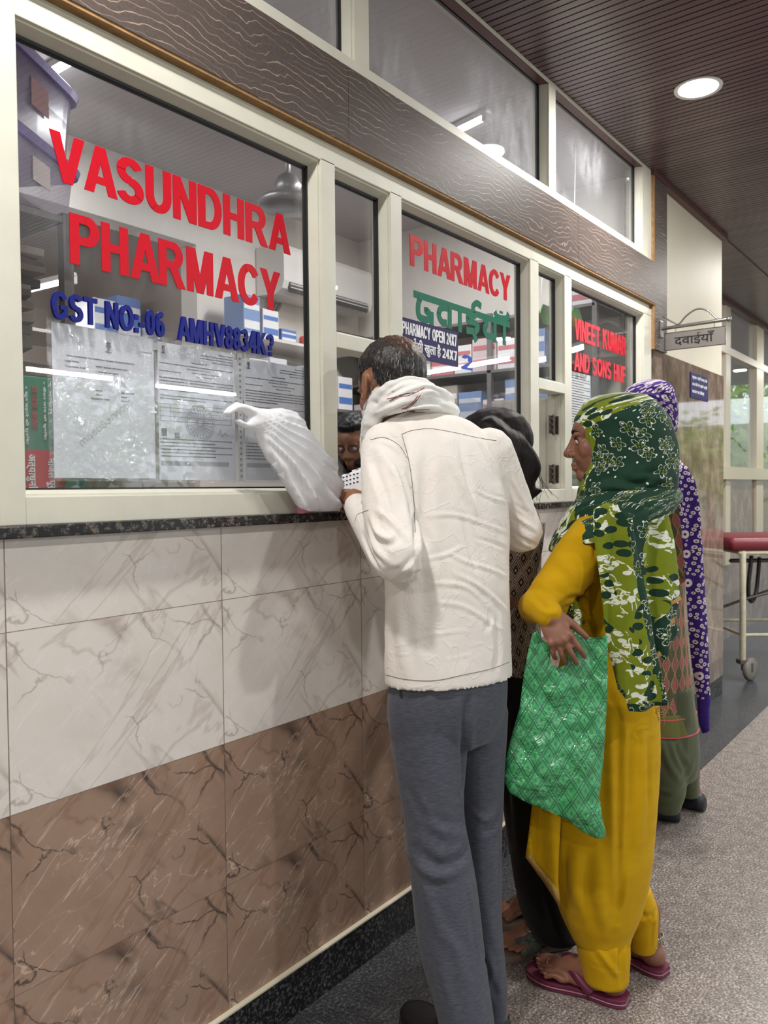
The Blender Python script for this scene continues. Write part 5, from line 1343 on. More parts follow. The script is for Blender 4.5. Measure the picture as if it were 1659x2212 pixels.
fl = [([(1285, 1135), (1288, 1170), (1282, 1210)], .006, -.004), ([(1250, 1140), (1285, 1160), (1300, 1185)], .008, .003), ([(1200, 1200), (1235, 1235), (1250, 1270)], .012, .004), ([(1165, 1255), (1200, 1290), (1220, 1300)], .010, .004), ([(1150, 1285), (1180, 1310), (1205, 1308)], .008, -.005), ([(1215, 1300), (1245, 1290), (1280, 1300)], .008, -.006), ([(1240, 1310), (1270, 1330), (1305, 1330)], .008, .005), ([(1245, 1340), (1280, 1352), (1310, 1350)], .008, -.005), ([(1240, 1355), (1280, 1372), (1310, 1370)], .008, .004),
      ([(1335, 1540), (1337, 1680), (1338, 1850), (1336, 1990)], .010, -.007), ([(1318, 1540), (1322, 1700), (1320, 1880)], .016, .006), ([(1358, 1600), (1360, 1750), (1352, 1900), (1335, 1990)], .010, -.005), ([(1385, 1560), (1388, 1700), (1378, 1850)], .016, .006), ([(1250, 1830), (1240, 1900), (1255, 1980)], .014, .006), ([(1272, 1840), (1268, 1920), (1285, 2010)], .012, -.005), ([(1300, 1820), (1300, 1930), (1308, 2020)], .014, .005), ([(1225, 1820), (1215, 1880), (1222, 1960)], .012, -.006), ([(1400, 1600), (1402, 1750)], .010, -.004), ([(1365, 1850), (1345, 1950), (1330, 2010)], .008, .005)]
kv = ripple(kv, kf, .0035, 10, 4.4, (1, 1, .45)); kv = ripple(kv, kf, .0008, 40, 1.0); kv = fold(kv, kf, fl); kv = laplace(kv, kf, 1, .3)
kam_o = solid('kameez', kv, kf, M_MUST, wom)
# hanging front panel of the kameez with a gold hem
oc = [(1152, 1700), (1205, 1710), (1212, 1760), (1208, 1850), (1207, 1900), (1211, 1940), (1209, 1953), (1196, 1935), (1176, 1912), (1160, 1890), (1148, 1868), (1136, 1850), (1142, 1800)]
v, f, uv = pillow(px_uv(oc, 2.02, 1180, 1830), photo_plane(2.02, .35, 1180, 1830, lambda u, v: .010*math.sin(u*75+v*6)), .006, .010, .01); mesh_obj('kameez_panel', v, f, M_MUST, wom, True)
oc = [(1136, 1849), (1145, 1842), (1158, 1868), (1180, 1893), (1198, 1908), (1207, 1918), (1211, 1940), (1209, 1954), (1196, 1937), (1176, 1914), (1160, 1892), (1148, 1870)]
v, f, uv = pillow(px_uv(oc, 2.012, 1180, 1830), photo_plane(2.012, .35, 1180, 1830, lambda u, v: .010*math.sin(u*75+v*6)), .007, .010, .006); mesh_obj('gold_hem', v, f, M_GOLD, kam_o, True)
# salwar legs gathered at the cuffs
s1 = loft_data([RG(1250, 1352, 1980, 2.075, 118, .9), RG(1242, 1357, 2015, 2.062, 118, .9), RG(1247, 1360, 2050, 2.05, 118, .95), RG(1254, 1359, 2090, 2.045, 118, .95), RG(1257, 1358, 2112, 2.043, 118, .95), RG(1259, 1356, 2114, 2.043, 118, .9)], 30, 4)[:2]
s2 = loft_data([RG(1330, 1404, 1915, 2.13, 118, .9), RG(1345, 1420, 1960, 2.13, 118, .9), RG(1354, 1421, 2000, 2.13, 118, .9), RG(1360, 1419, 2035, 2.13, 118, .95), RG(1363, 1413, 2052, 2.13, 118, .95), RG(1364, 1412, 2054, 2.13, 118, .95)], 26, 4)[:2]
qv, qf = remesh([s1, s2], .0048, 2)
qv = fold(qv, qf, [([(1345, 2010), (1340, 2060), (1342, 2125)], .007, -.006), ([(1352, 2015), (1350, 2060), (1353, 2100)], .005, .004), ([(1280, 2035), (1320, 2090), (1338, 2110)], .008, .004), ([(1380, 1965), (1400, 1985), (1418, 1965)], .007, -.006), ([(1368, 1990), (1395, 1985), (1416, 1990)], .006, .005), ([(1365, 2015), (1390, 1998), (1412, 1980)], .006, -.004), ([(1415, 1970), (1414, 2010), (1412, 2045)], .005, .004), ([(1258, 2070), (1300, 2092), (1350, 2096)], .003, -.0015)])
qv = ripple(qv, qf, .002, 16, 3.0)
solid('salwar', qv, qf, M_MUST, wom)
# flip-flops and anklets
def flipflop(q, R, side, par, s):
    prof = [(-.012, .020), (.0, .031), (.03, .037), (.08, .034), (.13, .041), (.175, .050), (.215, .046), (.245, .030), (.256, .012)]
    fl_ = empty('flip_flop', tuple(q(0, .1, 0))); fl_.parent = par; fl_.matrix_parent_inverse = parent_world(par).inverted()
    for nm, z0, z1, k, mt in (('sole', .0, .009, 1.0, M_PLUM), ('sole_line', .009, .013, 1.01, M_PLUM_L), ('footbed', .013, .023, 1.0, M_PLUM)):
        rg = [(q(0, y, (z0+z1)/2), R@np.array([w*k*s, 0, 0]), np.array([0, 0, (z1-z0)/2*s])) for y, w in prof]
        v, f, _ = loft_data(rg, 20, 4, expo=6); mesh_obj(nm, v, f, mt, fl_, False)
    sp = MB()
    for sg in (-1, 1):
        P = [q(.015, .178, .030), q(.015, .168, .056), q(.015+sg*.012, .150, .066), q(.006+sg*.034, .118, .056), q(sg*.040, .085, .036), q(sg*.036, .072, .020)]
        P = catmull(P, 5); T = np.gradient(P, axis=0)
        for i in range(len(P)-1):
            pass
        v = []; f = []
        for i, p in enumerate(P):
            t = T[i]/np.linalg.norm(T[i]); up = R@np.array([(sg*.9 if i > 12 else 0), 0, .6]); up /= np.linalg.norm(up); sd = np.cross(t, up); sd /= np.linalg.norm(sd); up = np.cross(sd, t); w = .0045+.0055*min(1, i/10)
            v += [p+sd*w*s+up*.0022, p-sd*w*s+up*.0022, p-sd*w*s-up*.0022, p+sd*w*s-up*.0022]
            if i: o = 4*i; f += [(o-4+k, o-4+(k+1) % 4, o+(k+1) % 4, o+k) for k in range(4)]
        f += [(0, 1, 2, 3)[::-1], tuple(4*(len(P)-1)+k for k in range(4))]; sp.add(v, f)
    sp.build('strap', M_PLUM, fl_, True); return fl_
flipflop(qL, RL, -1, wom, .235/.24); flipflop(qR, RR, 1, wom, .235/.24)
def anklet(q, R, par, z=.088, yc=.044):
    mb = MB()
    for k in range(34):
        a = 2*math.pi*k/34; x, y = .040*math.cos(a), yc+.041*math.sin(a); zz = z-.014*math.sin(a)-.004
        mb.add(*ell_data(q(x, y, zz), (.0034,)*3, 8, 5)); mb.add(*ell_data(q(x*1.04, yc+(y-yc)*1.04, zz-.006), (.0028,)*3, 7, 4))
        if k % 4 == 0 or k in (1, 2, 9, 10): mb.add(*ell_data(q(x*1.06, yc+(y-yc)*1.06, zz-.013), (.0030,)*3, 7, 4)); mb.add(*ell_data(q(x*1.08, yc+(y-yc)*1.08, zz-.019), (.0026,)*3, 7, 4))
    return mb.build('anklet', M_SILVER, par, True)
anklet(qL, RL, wom); anklet(qR, RR, wom)
for q, tt in ((qL, tL),):
    mb = MB(); c = q(.005, .200, .040); P = [c+RL@np.array([.0108*math.cos(a), 0, .0108*math.sin(a)]) for a in np.linspace(0, 2*math.pi, 14)]; mb.tube(P, .0014, 6); mb.build('toe_ring', M_SILVER, wom, True)
    for i, tp in enumerate(tt):
        mb = MB(); mb.add(*ell_data(tp+RL@np.array([0, .003, .0075]), (.0065 if i == 0 else .0045, .006, .0022), 10, 6, RL)); mb.build('toenail', plain('toenail', (150, 104, 92), .35) if i == 0 else MATS['toenail'], wom, True)
for tp in tipsw[:4]:
    pass
# head scarf: hood, wrap over the shoulders, hanging ends
EX = 2.0
hr = [RG(1318, 1362, 851, 2.12, WH, 1.08), RG(1282, 1398, 858, 2.12, WH, 1.08), RG(1258, 1424, 878, 2.12, WH, 1.08), RG(1243, 1443, 908, 2.12, WH, 1.1), RG(1252, 1453, 938, 2.12, WH, 1.08), RG(1262, 1458, 970, 2.12, WH, 1.08), RG(1263, 1461, 1005, 2.12, WH, 1.08), RG(1258, 1462, 1035, 2.12, WH, 1.08), RG(1250, 1458, 1060, 2.12, WH, 1.18), RG(1246, 1452, 1078, 2.12, WH, 1.15), RG(1252, 1440, 1092, 2.12, WH, 1.1)]
v, f, uv = loft_data(hr, 96, 12); v = np.array(v); uv = np.array(uv)
e2 = np.array([math.cos(math.radians(WH)), math.sin(math.radians(WH)), 0]); e1 = np.array([math.sin(math.radians(WH)), -math.cos(math.radians(WH)), 0])
fw = (v-HCw)@e2; hz_ = v[:, 2]-HCw[2]
frontmax = np.interp(hz_, [-.2, -.12, -.05, 0, .04, .07, .11], [.06, .07, .055, .06, .085, .07, .03])
zone = (frontmax-fw)-np.interp(hz_, [-.2, -.05, .03, .06, .10], [.012, .020, .040, .095, .17])
v = fold(v, f, [([(1270, 1060), (1330, 1050), (1400, 1075), (1450, 1095)], .012, -.010), ([(1262, 1085), (1330, 1072), (1400, 1062), (1455, 1040)], .010, .008), ([(1340, 1055), (1390, 1040), (1440, 1000)], .012, .006), ([(1300, 1045), (1340, 1010), (1370, 960)], .014, .005), ([(1275, 1030), (1290, 990), (1290, 940)], .008, .004), ([(1390, 1060), (1430, 1020), (1452, 960)], .010, -.005), ([(1290, 900), (1340, 930), (1365, 990)], .02, .003), ([(1360, 1040), (1410, 1030), (1450, 1045)], .008, -.005)])
v = ripple(v, f, .004, 14, 9.0); v = ripple(v, f, .0012, 45, 2.0)
dup = solid('head_scarf', v, f, M_DUP, wom, {'zone': zone}, uv)
def RT(pl, pr, py, dep, phi, k, tz):
    c, a, b_ = RG(pl, pr, py, dep, phi, k); return c, a, b_+np.array([0, 0, tz])
wr_ = [RT(1262, 1452, 1046, 2.12, WH, 1.1, .0), RT(1244, 1464, 1070, 2.12, WH, 1.05, -.01), RT(1222, 1468, 1092, 2.12, WH, .95, -.02), RT(1204, 1464, 1115, 2.12, WH, .85, -.035), RT(1192, 1458, 1132, 2.12, WH, .8, -.045), RT(1186, 1452, 1146, 2.12, WH, .78, -.05), RT(1192, 1446, 1150, 2.12, WH, .74, -.05)]
v, f, uv = loft_data(wr_, 96, 10); v = np.array(v); uv = np.array(uv)*np.array([1, 1])+np.array([.31, .77])
v = fold(v, f, [([(1215, 1120), (1260, 1095), (1320, 1085), (1400, 1110)], .010, .008), ([(1205, 1145), (1250, 1110), (1310, 1098), (1380, 1130)], .009, -.008), ([(1195, 1165), (1240, 1128), (1290, 1112), (1340, 1120)], .008, .006), ([(1330, 1090), (1390, 1100), (1440, 1130)], .010, -.006), ([(1280, 1075), (1350, 1078), (1430, 1100)], .008, .006)])
v = ripple(v, f, .004, 16, 1.0)
zone = np.where(uv[:, 1] > uv[:, 1].max()-.012, -.03, .08) + .03*nz(v, 12, 4.0)
zone = np.where((v-HCw)@e2 > .075, -.02, zone)
solid('scarf_wrap', v, f, M_DUP, wom, {'zone': zone}, uv)
def panel(name, oc, dep, tilt, p0, wave, zfun, thick=.010, edge=.014, uvo=(0, 0), step=.009):
    O = px_uv(oc, dep, *p0)
    v, f, uv = pillow(O, photo_plane(dep, tilt, p0[0], p0[1], wave), thick, step, edge)
    z = zfun(uv); return solid(name, v, f, M_DUP, wom, {'zone': z}, uv+np.array(uvo))
S_ = 1.912/FPX
# near end hanging from the shoulder down the side
oc = [(1283, 1100), (1310, 1086), (1338, 1090), (1362, 1118), (1374, 1180), (1392, 1260), (1410, 1340), (1424, 1420), (1440, 1500), (1443, 1524), (1420, 1528), (1390, 1534), (1358, 1536), (1350, 1508), (1336, 1490), (1326, 1440), (1312, 1390), (1304, 1330), (1298, 1260), (1290, 1200), (1282, 1150)]
def zf(uv):
    x = uv[:, 0]/S_+1340; y = 1300-uv[:, 1]/S_
    right = np.interp(y, [1090, 1120, 1180, 1260, 1340, 1420, 1490, 1536], [1330, 1345, 1352, 1368, 1385, 1402, 1425, 1425]); left = np.interp(y, [1100, 1380, 1440, 1500, 1536], [1200, 1200, 1318, 1345, 1352])
    return np.minimum(-.02, 0)+np.maximum(np.maximum((x-right)*S_, (left+8-x)*S_), (y-1512)*S_)*3+.0
panel('scarf_end', oc, 1.912, .06, (1340, 1300), lambda u, v: .012*math.sin(u*58+v*3)+.006*math.sin(u*120-v*5)+.05*max(0, v-.16)*0-.10*max(0, -v-.05)*0, zf, uvo=(.6, .2))
# second end across the back, edged with gold
oc = [(1405, 1092), (1440, 1096), (1442, 1110), (1450, 1160), (1458, 1215), (1472, 1262), (1480, 1296), (1470, 1315), (1462, 1340), (1474, 1362), (1462, 1385), (1440, 1408), (1428, 1428), (1410, 1400), (1388, 1350), (1366, 1280), (1350, 1210), (1342, 1150), (1370, 1108)]
def zf2(uv):
    x = uv[:, 0]/S_+1420; y = 1260-uv[:, 1]/S_
    left = np.interp(y, [1100, 1150, 1200, 1260, 1320, 1400], [1420, 1392, 1388, 1398, 1412, 1430]); low = np.interp(x, [1360, 1420, 1450, 1480], [1420, 1330, 1290, 1270])
    return -.02+np.maximum(np.maximum((left-x)*S_, (y-low)*S_)*3, 0)
panel('scarf_end', oc, 1.965, -.55, (1420, 1260), lambda u, v: .012*math.sin(u*70-v*8)+.005*math.sin(u*150), zf2, uvo=(1.6, .9))
for pts in ([(1438, 1306), (1456, 1300), (1470, 1291)], [(1436, 1370), (1446, 1351), (1455, 1338)], [(1420, 1418), (1432, 1400), (1445, 1384)]):
    P = np.array([PT(a, b_, 1.965+math.tan(.55)*(a-1420)/FPX*1.965-.014) for a, b_ in pts]); mb = MB()
    for i in range(2):
        d = P[i+1]-P[i]; L = np.linalg.norm(d); d /= L; mb.obox((P[i]+P[i+1])/2, d*L*.55, np.cross(d, CF)*.005, CF*.0015)
    mb.build('gold_trim', M_GOLD, dup)
# small fold of the scarf coming out below the arm
oc = [(1222, 1290), (1236, 1284), (1246, 1300), (1256, 1330), (1256, 1362), (1246, 1372), (1236, 1352), (1226, 1330)]
panel('scarf_fold', oc, 1.965, 0, (1240, 1330), lambda u, v: .008*math.sin(u*110), lambda uv: np.where(uv[:, 0] < -.006, .03, -.02), .008, .01, (2.3, .1))
mb = MB(); rs = random.Random(5)
for k in range(12):
    a = PT(1416+k*2.2, 1526+rs.uniform(-2, 3), 1.94); mb.tube([a, a+np.array([rs.uniform(-.01, .03), rs.uniform(-.01, .01), -.012]), a+np.array([rs.uniform(-.01, .06), 0, rs.uniform(-.05, -.02)])], .0006, 4, True, 3)
mb.build('fringe', M_GOLD, dup)
# ------------------------------------------------------------ shiny green carrier bag
def mat_greenbag():
    m, nt, b = newmat('printed_green_film')
    vec = coords(nt, 'UV'); sp = nd(nt, 'ShaderNodeSeparateXYZ'); nt.links.new(vec, sp.inputs[0])
    wv = warp(nt, vec, 9, .012); s2 = nd(nt, 'ShaderNodeSeparateXYZ'); nt.links.new(wv, s2.inputs[0])
    def fr(a): return mathn(nt, 'FLOORED_MODULO', a, 1.0)
    A = fr(mathn(nt, 'DIVIDE', mathn(nt, 'ADD', mathn(nt, 'MULTIPLY', s2.outputs[0], 1.0), mathn(nt, 'MULTIPLY', s2.outputs[1], .62)), .033))
    B = fr(mathn(nt, 'DIVIDE', mathn(nt, 'SUBTRACT', mathn(nt, 'MULTIPLY', s2.outputs[0], 1.0), mathn(nt, 'MULTIPLY', s2.outputs[1], .62)), .033))
    def dbl(t): return mathn(nt, 'MAXIMUM', mathn(nt, 'LESS_THAN', mathn(nt, 'ABSOLUTE', mathn(nt, 'SUBTRACT', t, .10)), .05), mathn(nt, 'LESS_THAN', mathn(nt, 'ABSOLUTE', mathn(nt, 'SUBTRACT', t, .90)), .05))
    l = mathn(nt, 'MAXIMUM', dbl(A), dbl(B))
    sq = mathn(nt, 'MULTIPLY', mathn(nt, 'LESS_THAN', mathn(nt, 'ABSOLUTE', mathn(nt, 'SUBTRACT', A, .5)), .11), mathn(nt, 'LESS_THAN', mathn(nt, 'ABSOLUTE', mathn(nt, 'SUBTRACT', B, .5)), .11))
    g = s2l((64, 172, 104)); d = s2l((34, 96, 66))
    col = mixc(nt, mathn(nt, 'MULTIPLY', l, .8), g, d); col = mixc(nt, mathn(nt, 'MULTIPLY', sq, .7), col, s2l((70, 96, 86)))
    nt.links.new(col, b.inputs['Base Color']); b.inputs['Roughness'].default_value = .16; b.inputs['Specular IOR Level'].default_value = .8
    b.inputs['Coat Weight'].default_value = .3; b.inputs['Coat Roughness'].default_value = .12
    h = mathn(nt, 'ADD', noise_tex(nt, vec, 13, 5, .55, 1.2), mathn(nt, 'MULTIPLY', vor(nt, warp(nt, vec, 14, .04), 13, 1, 'DISTANCE_TO_EDGE').outputs['Distance'], .9))
    bump(nt, b, h, .9, .020); return m
oc = [(1150, 1368), (1163, 1362), (1172, 1383), (1185, 1391), (1190, 1402), (1188, 1420), (1192, 1436), (1206, 1442), (1218, 1438), (1224, 1420), (1224, 1385), (1214, 1360), (1222, 1352), (1240, 1362), (1262, 1376), (1290, 1378), (1311, 1372), (1313, 1395), (1313, 1460), (1309, 1560), (1304, 1640), (1295, 1720), (1303, 1775), (1310, 1800), (1305, 1812), (1288, 1812), (1262, 1800), (1230, 1775), (1190, 1755), (1140, 1735), (1100, 1712), (1091, 1690), (1093, 1640), (1105, 1590), (1122, 1530), (1130, 1470), (1140, 1410)]
def crump(U):
    q = np.column_stack([U, np.zeros(len(U))])
    a = .006*nz(q, 14, 2.0)+.004*nz(q, 32, 7.0)+.005*(np.abs(nz(q, 18, 11.0))-.3)
    a += .010*np.exp(-((U[:, 0]-.06-.35*(U[:, 1]+.10))/.018)**2)*np.clip((-U[:, 1]+.08)/.1, 0, 1)-.008*np.exp(-((U[:, 0]-.02-.25*(U[:, 1]+.1))/.022)**2)
    return np.column_stack([a, a])
t = empty('carrier_bag', PT(1200, 1800, 1.93), 'shiny green plastic carrier bag with diamond print hanging from the mustard woman\'s hand', 'bag')
v, f, uv = pillow(px_uv(oc, 1.892, 1200, 1580), photo_plane(1.892, .04, 1200, 1580), .038, .007, .10, crumple=crump, flatten=lambda U: np.clip((.085-U[:, 1])/.16, .12, 1))
mesh_obj('bag_body', v, f, mat_greenbag(), t, True, uv)
# ------------------------------------------------------------ woman with long dark hair between them at the middle pane
M_LACE = None
def mat_lace():
    m, nt, b = newmat('brown_geometric_print')
    v = coords(nt, 'UV'); sp = nd(nt, 'ShaderNodeSeparateXYZ'); nt.links.new(v, sp.inputs[0])
    def cell(a, p): return mathn(nt, 'ABSOLUTE', mathn(nt, 'SUBTRACT', mathn(nt, 'FLOORED_MODULO', mathn(nt, 'DIVIDE', a, p), 1.0), .5))
    u = mathn(nt, 'ADD', sp.outputs[0], mathn(nt, 'MULTIPLY', sp.outputs[1], .5)); w = mathn(nt, 'SUBTRACT', sp.outputs[0], mathn(nt, 'MULTIPLY', sp.outputs[1], .5))
    a, c = cell(u, .034), cell(w, .034)
    d = mathn(nt, 'MAXIMUM', a, c)
    r1 = mathn(nt, 'LESS_THAN', mathn(nt, 'ABSOLUTE', mathn(nt, 'SUBTRACT', d, .40)), .035); r2 = mathn(nt, 'LESS_THAN', mathn(nt, 'ABSOLUTE', mathn(nt, 'SUBTRACT', d, .27)), .03)
    dot = mathn(nt, 'LESS_THAN', mathn(nt, 'ADD', a, c), .12); st = mathn(nt, 'MULTIPLY', mathn(nt, 'LESS_THAN', cell(u, .0045), .22), mathn(nt, 'GREATER_THAN', d, .44))
    k = mathn(nt, 'MAXIMUM', mathn(nt, 'MAXIMUM', r1, r2), mathn(nt, 'MAXIMUM', dot, st))
    nt.links.new(mixc(nt, mathn(nt, 'MULTIPLY', k, .85), s2l((46, 37, 36)), s2l((196, 178, 166))), b.inputs['Base Color']); b.inputs['Roughness'].default_value = .8; return m
M_LACE = mat_lace(); M_BLACK = mat_cloth('black_cotton', (22, 20, 22), crink=.2)
GH = 100
DOFF = .06
gi = empty('person', (2.02, -.32, 0), 'woman with long loose dark hair and brown printed top, right behind the man', 'person')
HCg = PT(1062, 968, 2.2); HRg = rotm(104, -12, 0)
hp = tf(head_parts(False, True), HCg, HRg, .93)+[limb([(1075, 1000, 2.2, .045), (1090, 1060, 2.22, .045), (1098, 1100, 2.22, .05)])]
tors = loft_data([RG(1058, 1150, 1088, 2.23, GH, .7), RG(1040, 1158, 1120, 2.23, GH, .65), RG(1045, 1160, 1250, 2.24, GH, .7), RG(1050, 1155, 1400, 2.25, GH, .8), RG(1055, 1160, 1560, 2.25, GH, .85)], 20, 3)[:2]
farm = [limb([(1135, 1130, 2.16, .038), (1120, 1240, 2.12, .034), (1085, 1300, 2.16, .03), (1050, 1240, 2.27, .026), (1040, 1180, 2.34, .022)]), limb([(1050, 1125, 2.30, .038), (1030, 1230, 2.32, .034), (1030, 1190, 2.38, .026)])]
gh, _ = hand_parts(PT(1040, 1180, 2.34), np.array([-.3, .9, .2]), np.array([0, 0, 1]), 1, (25, 30, 20), .1, .85)
FG = G(1222, 2036); 
fp1, q1, R1, t1 = foot_parts(FG, 146, .225, 1); fp2, q2, R2, t2 = foot_parts(G(1190, 1950), 165, .225, -1)
lg = [limbw([PT(1112, 1540, 2.23), PT(1150, 1800, 2.185), q1(0, .045, .15)], [.05, .04, .034]), limbw([PT(1120, 1540, 2.27), PT(1140, 1800, 2.3), q2(0, .045, .15)], [.05, .04, .034])]
bv, bf = remesh(hp+[tors]+farm+gh+fp1+fp2+lg, .005, 2); solid('body', bv, bf, M_SKIN_W, gi)
top = [RG(1062, 1148, 1084, 2.23, GH, .8), RG(1045, 1166, 1110, 2.23, GH, .72), RG(1036, 1172, 1150, 2.23, GH, .7), RG(1038, 1172, 1250, 2.235, GH, .75), RG(1040, 1172, 1350, 2.24, GH, .8), RG(1045, 1170, 1420, 2.245, GH, .82), RG(1048, 1166, 1466, 2.25, GH, .82), RG(1049, 1164, 1470, 2.25, GH, .82)]
v, f, uv = loft_data(top, 48, 8); v = ripple(np.array(v), f, .004, 14, 6.0, (1, 1, .5)); solid('printed_top', v, f, M_LACE, gi, None, uv)
v, f, uv = loft_data([(PT(1140, 1128, 2.15), CR*.05, CF*.04), (PT(1128, 1210, 2.115), CR*.048, CF*.04), (PT(1100, 1290, 2.14), CR*.04, CF*.036), (PT(1060, 1255, 2.24), CR*.036, np.array([0, 0, .034])), (PT(1044, 1200, 2.31), CR*.03, np.array([0, 0, .03]))], 24, 5); solid('sleeve', ripple(np.array(v), f, .003, 18, 2.2), f, M_LACE, gi, None, uv)
tr = [loft_data([RG(1046, 1168, 1440, 2.25, GH, .8), RG(1052, 1180, 1560, 2.25, GH, .9), RG(1082, 1205, 1700, 2.24, GH, .9), RG(1090, 1205, 1760, 2.235, GH, .9)], 30, 4)[:2],
      loft_data([RG(1080, 1190, 1680, 2.225, 130, .85), RG(1100, 1210, 1850, 2.215, 135, .85), RG(1122, 1236, 1960, 2.19, 140, .85), RG(1150, 1252, 2015, 2.155, 146, 1), RG(1160, 1255, 2028, 2.15, 146, 1)], 28, 4)[:2],
      loft_data([RG(1095, 1190, 1680, 2.29, 130, .9), RG(1108, 1205, 1850, 2.30, 135, .9), RG(1122, 1215, 1915, 2.30, 140, .9), RG(1126, 1215, 1940, 2.30, 146, .9)], 26, 4)[:2]]
v, f = remesh(tr, .006, 2); v = ripple(v, f, .004, 13, 8.8, (1, 1, .5)); v = fold(v, f, [([(1105, 1500), (1110, 1650), (1120, 1850)], .014, .006), ([(1090, 1600), (1098, 1750)], .012, -.006)]); solid('trousers', v, f, M_BLACK, gi)
M_SLIP = plain('slipper_foam', (116, 98, 84), .7); 
def mat_strap():
    m, nt, b = newmat('scrolled_slipper_band'); vec = coords(nt, 'Object')
    n = noise_tex(nt, vec, 90, 1, .5, 2.2); a = mathn(nt, 'LESS_THAN', mathn(nt, 'ABSOLUTE', mathn(nt, 'SUBTRACT', n, .5)), .03)
    nt.links.new(mixc(nt, a, s2l((86, 92, 84)), s2l((28, 30, 28))), b.inputs['Base Color']); b.inputs['Roughness'].default_value = .5; return m
M_BAND = mat_strap()
def slipper(q, R, par, s):
    prof = [(-.012, .022), (.0, .034), (.03, .039), (.08, .036), (.13, .043), (.175, .052), (.215, .048), (.245, .034), (.256, .014)]
    e = empty('slipper', tuple(q(0, .1, 0))); e.parent = par; e.matrix_parent_inverse = parent_world(par).inverted()
    rg = [(q(0, y, .012), R@np.array([w*s, 0, 0]), np.array([0, 0, .012])) for y, w in prof]
    v, f, _ = loft_data(rg, 20, 4, expo=6); mesh_obj('sole', v, f, M_SLIP, e, False)
    v = []; f = []; n = 16
    for j, (y, hw, h) in enumerate(((.105, .043, .082), (.125, .045, .074), (.150, .049, .062), (.178, .052, .054))):
        for i in range(n+1):
            a = math.pi*i/n; v.append(q(hw*math.cos(a), y, .016+(h-.016)*math.sin(a)**.8))
    m = len(v)
    v += [np.array(p)-np.array([0, 0, .004]) for p in v]
    for j in range(3):
        for i in range(n): a = j*(n+1)+i; f += [(a, a+1, a+n+2, a+n+1), (m+a, m+a+n+1, m+a+n+2, m+a+1)]
    for i in range(n): f += [(i, m+i, m+i+1, i+1), (3*(n+1)+i, 3*(n+1)+i+1, m+3*(n+1)+i+1, m+3*(n+1)+i)]
    mesh_obj('band', v, f, M_BAND, e, True)
    mb = MB(); P = [q(-.02+.02*math.cos(a), .130+.016*math.sin(a), .0775) for a in np.linspace(.3, 2.6, 8)]; mb.tube(P, .0022, 6); mb.build('buckle', M_SILVER, e, True)
slipper(q1, R1, gi, .225/.24); slipper(q2, R2, gi, .225/.24)
# long hair: a full cap with wavy locks down the back
cap = [ell_data(PT(1064, 957, 2.2), (.094, .116, .100), R=rotm(104, -12, 0))]
def lock(pts, r): return limb([(a, b_, d, q*r) for a, b_, d, q in pts], 12, 6)
L_ = [lock([(1060, 930, 2.13, 1), (1095, 970, 2.10, 1.1), (1112, 1015, 2.10, 1), (1128, 1050, 2.11, .9), (1140, 1080, 2.12, .35)], .040), lock([(1085, 930, 2.15, 1), (1120, 975, 2.11, 1.1), (1138, 1010, 2.11, 1.1), (1124, 1040, 2.11, 1), (1142, 1062, 2.11, .7), (1168, 1060, 2.11, .14)], .034), lock([(1080, 960, 2.13, 1), (1110, 1005, 2.11, 1), (1135, 1030, 2.12, .9), (1132, 1060, 2.12, .7), (1146, 1082, 2.12, .2)], .032),
      lock([(1050, 960, 2.14, 1), (1090, 1010, 2.10, 1.1), (1112, 1050, 2.10, 1), (1132, 1080, 2.11, .6), (1144, 1098, 2.12, .15)], .044), lock([(1040, 990, 2.14, 1), (1060, 1050, 2.13, 1.1), (1080, 1100, 2.14, .7), (1090, 1130, 2.14, .2)], .045), lock([(1095, 945, 2.17, 1), (1126, 995, 2.15, .9), (1142, 1025, 2.15, .8), (1136, 1050, 2.15, .6), (1150, 1068, 2.15, .3), (1168, 1061, 2.15, .08)], .022)]
hv, hf = remesh(cap+L_, .0046, 2)
# strand grooves that follow the fall of the hair
q = (hv-HCg)@np.array(CR); hv = hv+normals(hv, hf)*(.0010*nz(np.column_stack([q, hv[:, 2]*.18+.35*q, hv[:, 0]*0]), 70, 1.0)+.0022*nz(hv, 22, 3.0))[:, None]
def mat_long_hair():
    m, nt, b = newmat('long_dark_hair'); v = coords(nt, 'Object', (240, 240, 22), (0, .45, 0)); n = noise_tex(nt, v, 1, 3, .6)
    nt.links.new(mixc(nt, ramp(nt, n, [(.4, (0, 0, 0)), (.8, (1, 1, 1))]), s2l((15, 11, 11)), s2l((38, 27, 25))), b.inputs['Base Color']); b.inputs['Roughness'].default_value = .55; b.inputs['Specular IOR Level'].default_value = .22
    b.inputs['Anisotropic'].default_value = .4; bump(nt, b, n, .3, .002); return m
M_LHAIR = mat_long_hair(); ho = solid('hair', hv, hf, M_LHAIR, gi)
mb = MB(); rs = random.Random(11)
for k in range(40):
    x, y = rs.uniform(1005, 1130), rs.uniform(895, 940)
    mb.tube([PT(x, y+6, 2.12), PT(x+25, y+50, 2.085), PT(x+45+rs.uniform(-8, 8), y+110, 2.085), PT(x+60+rs.uniform(-15, 25), y+150+rs.uniform(-10, 20), 2.10)], .0006, 4, True, 4)
mb.build('loose_strands', M_LHAIR, ho, True)

DOFF = 0.0
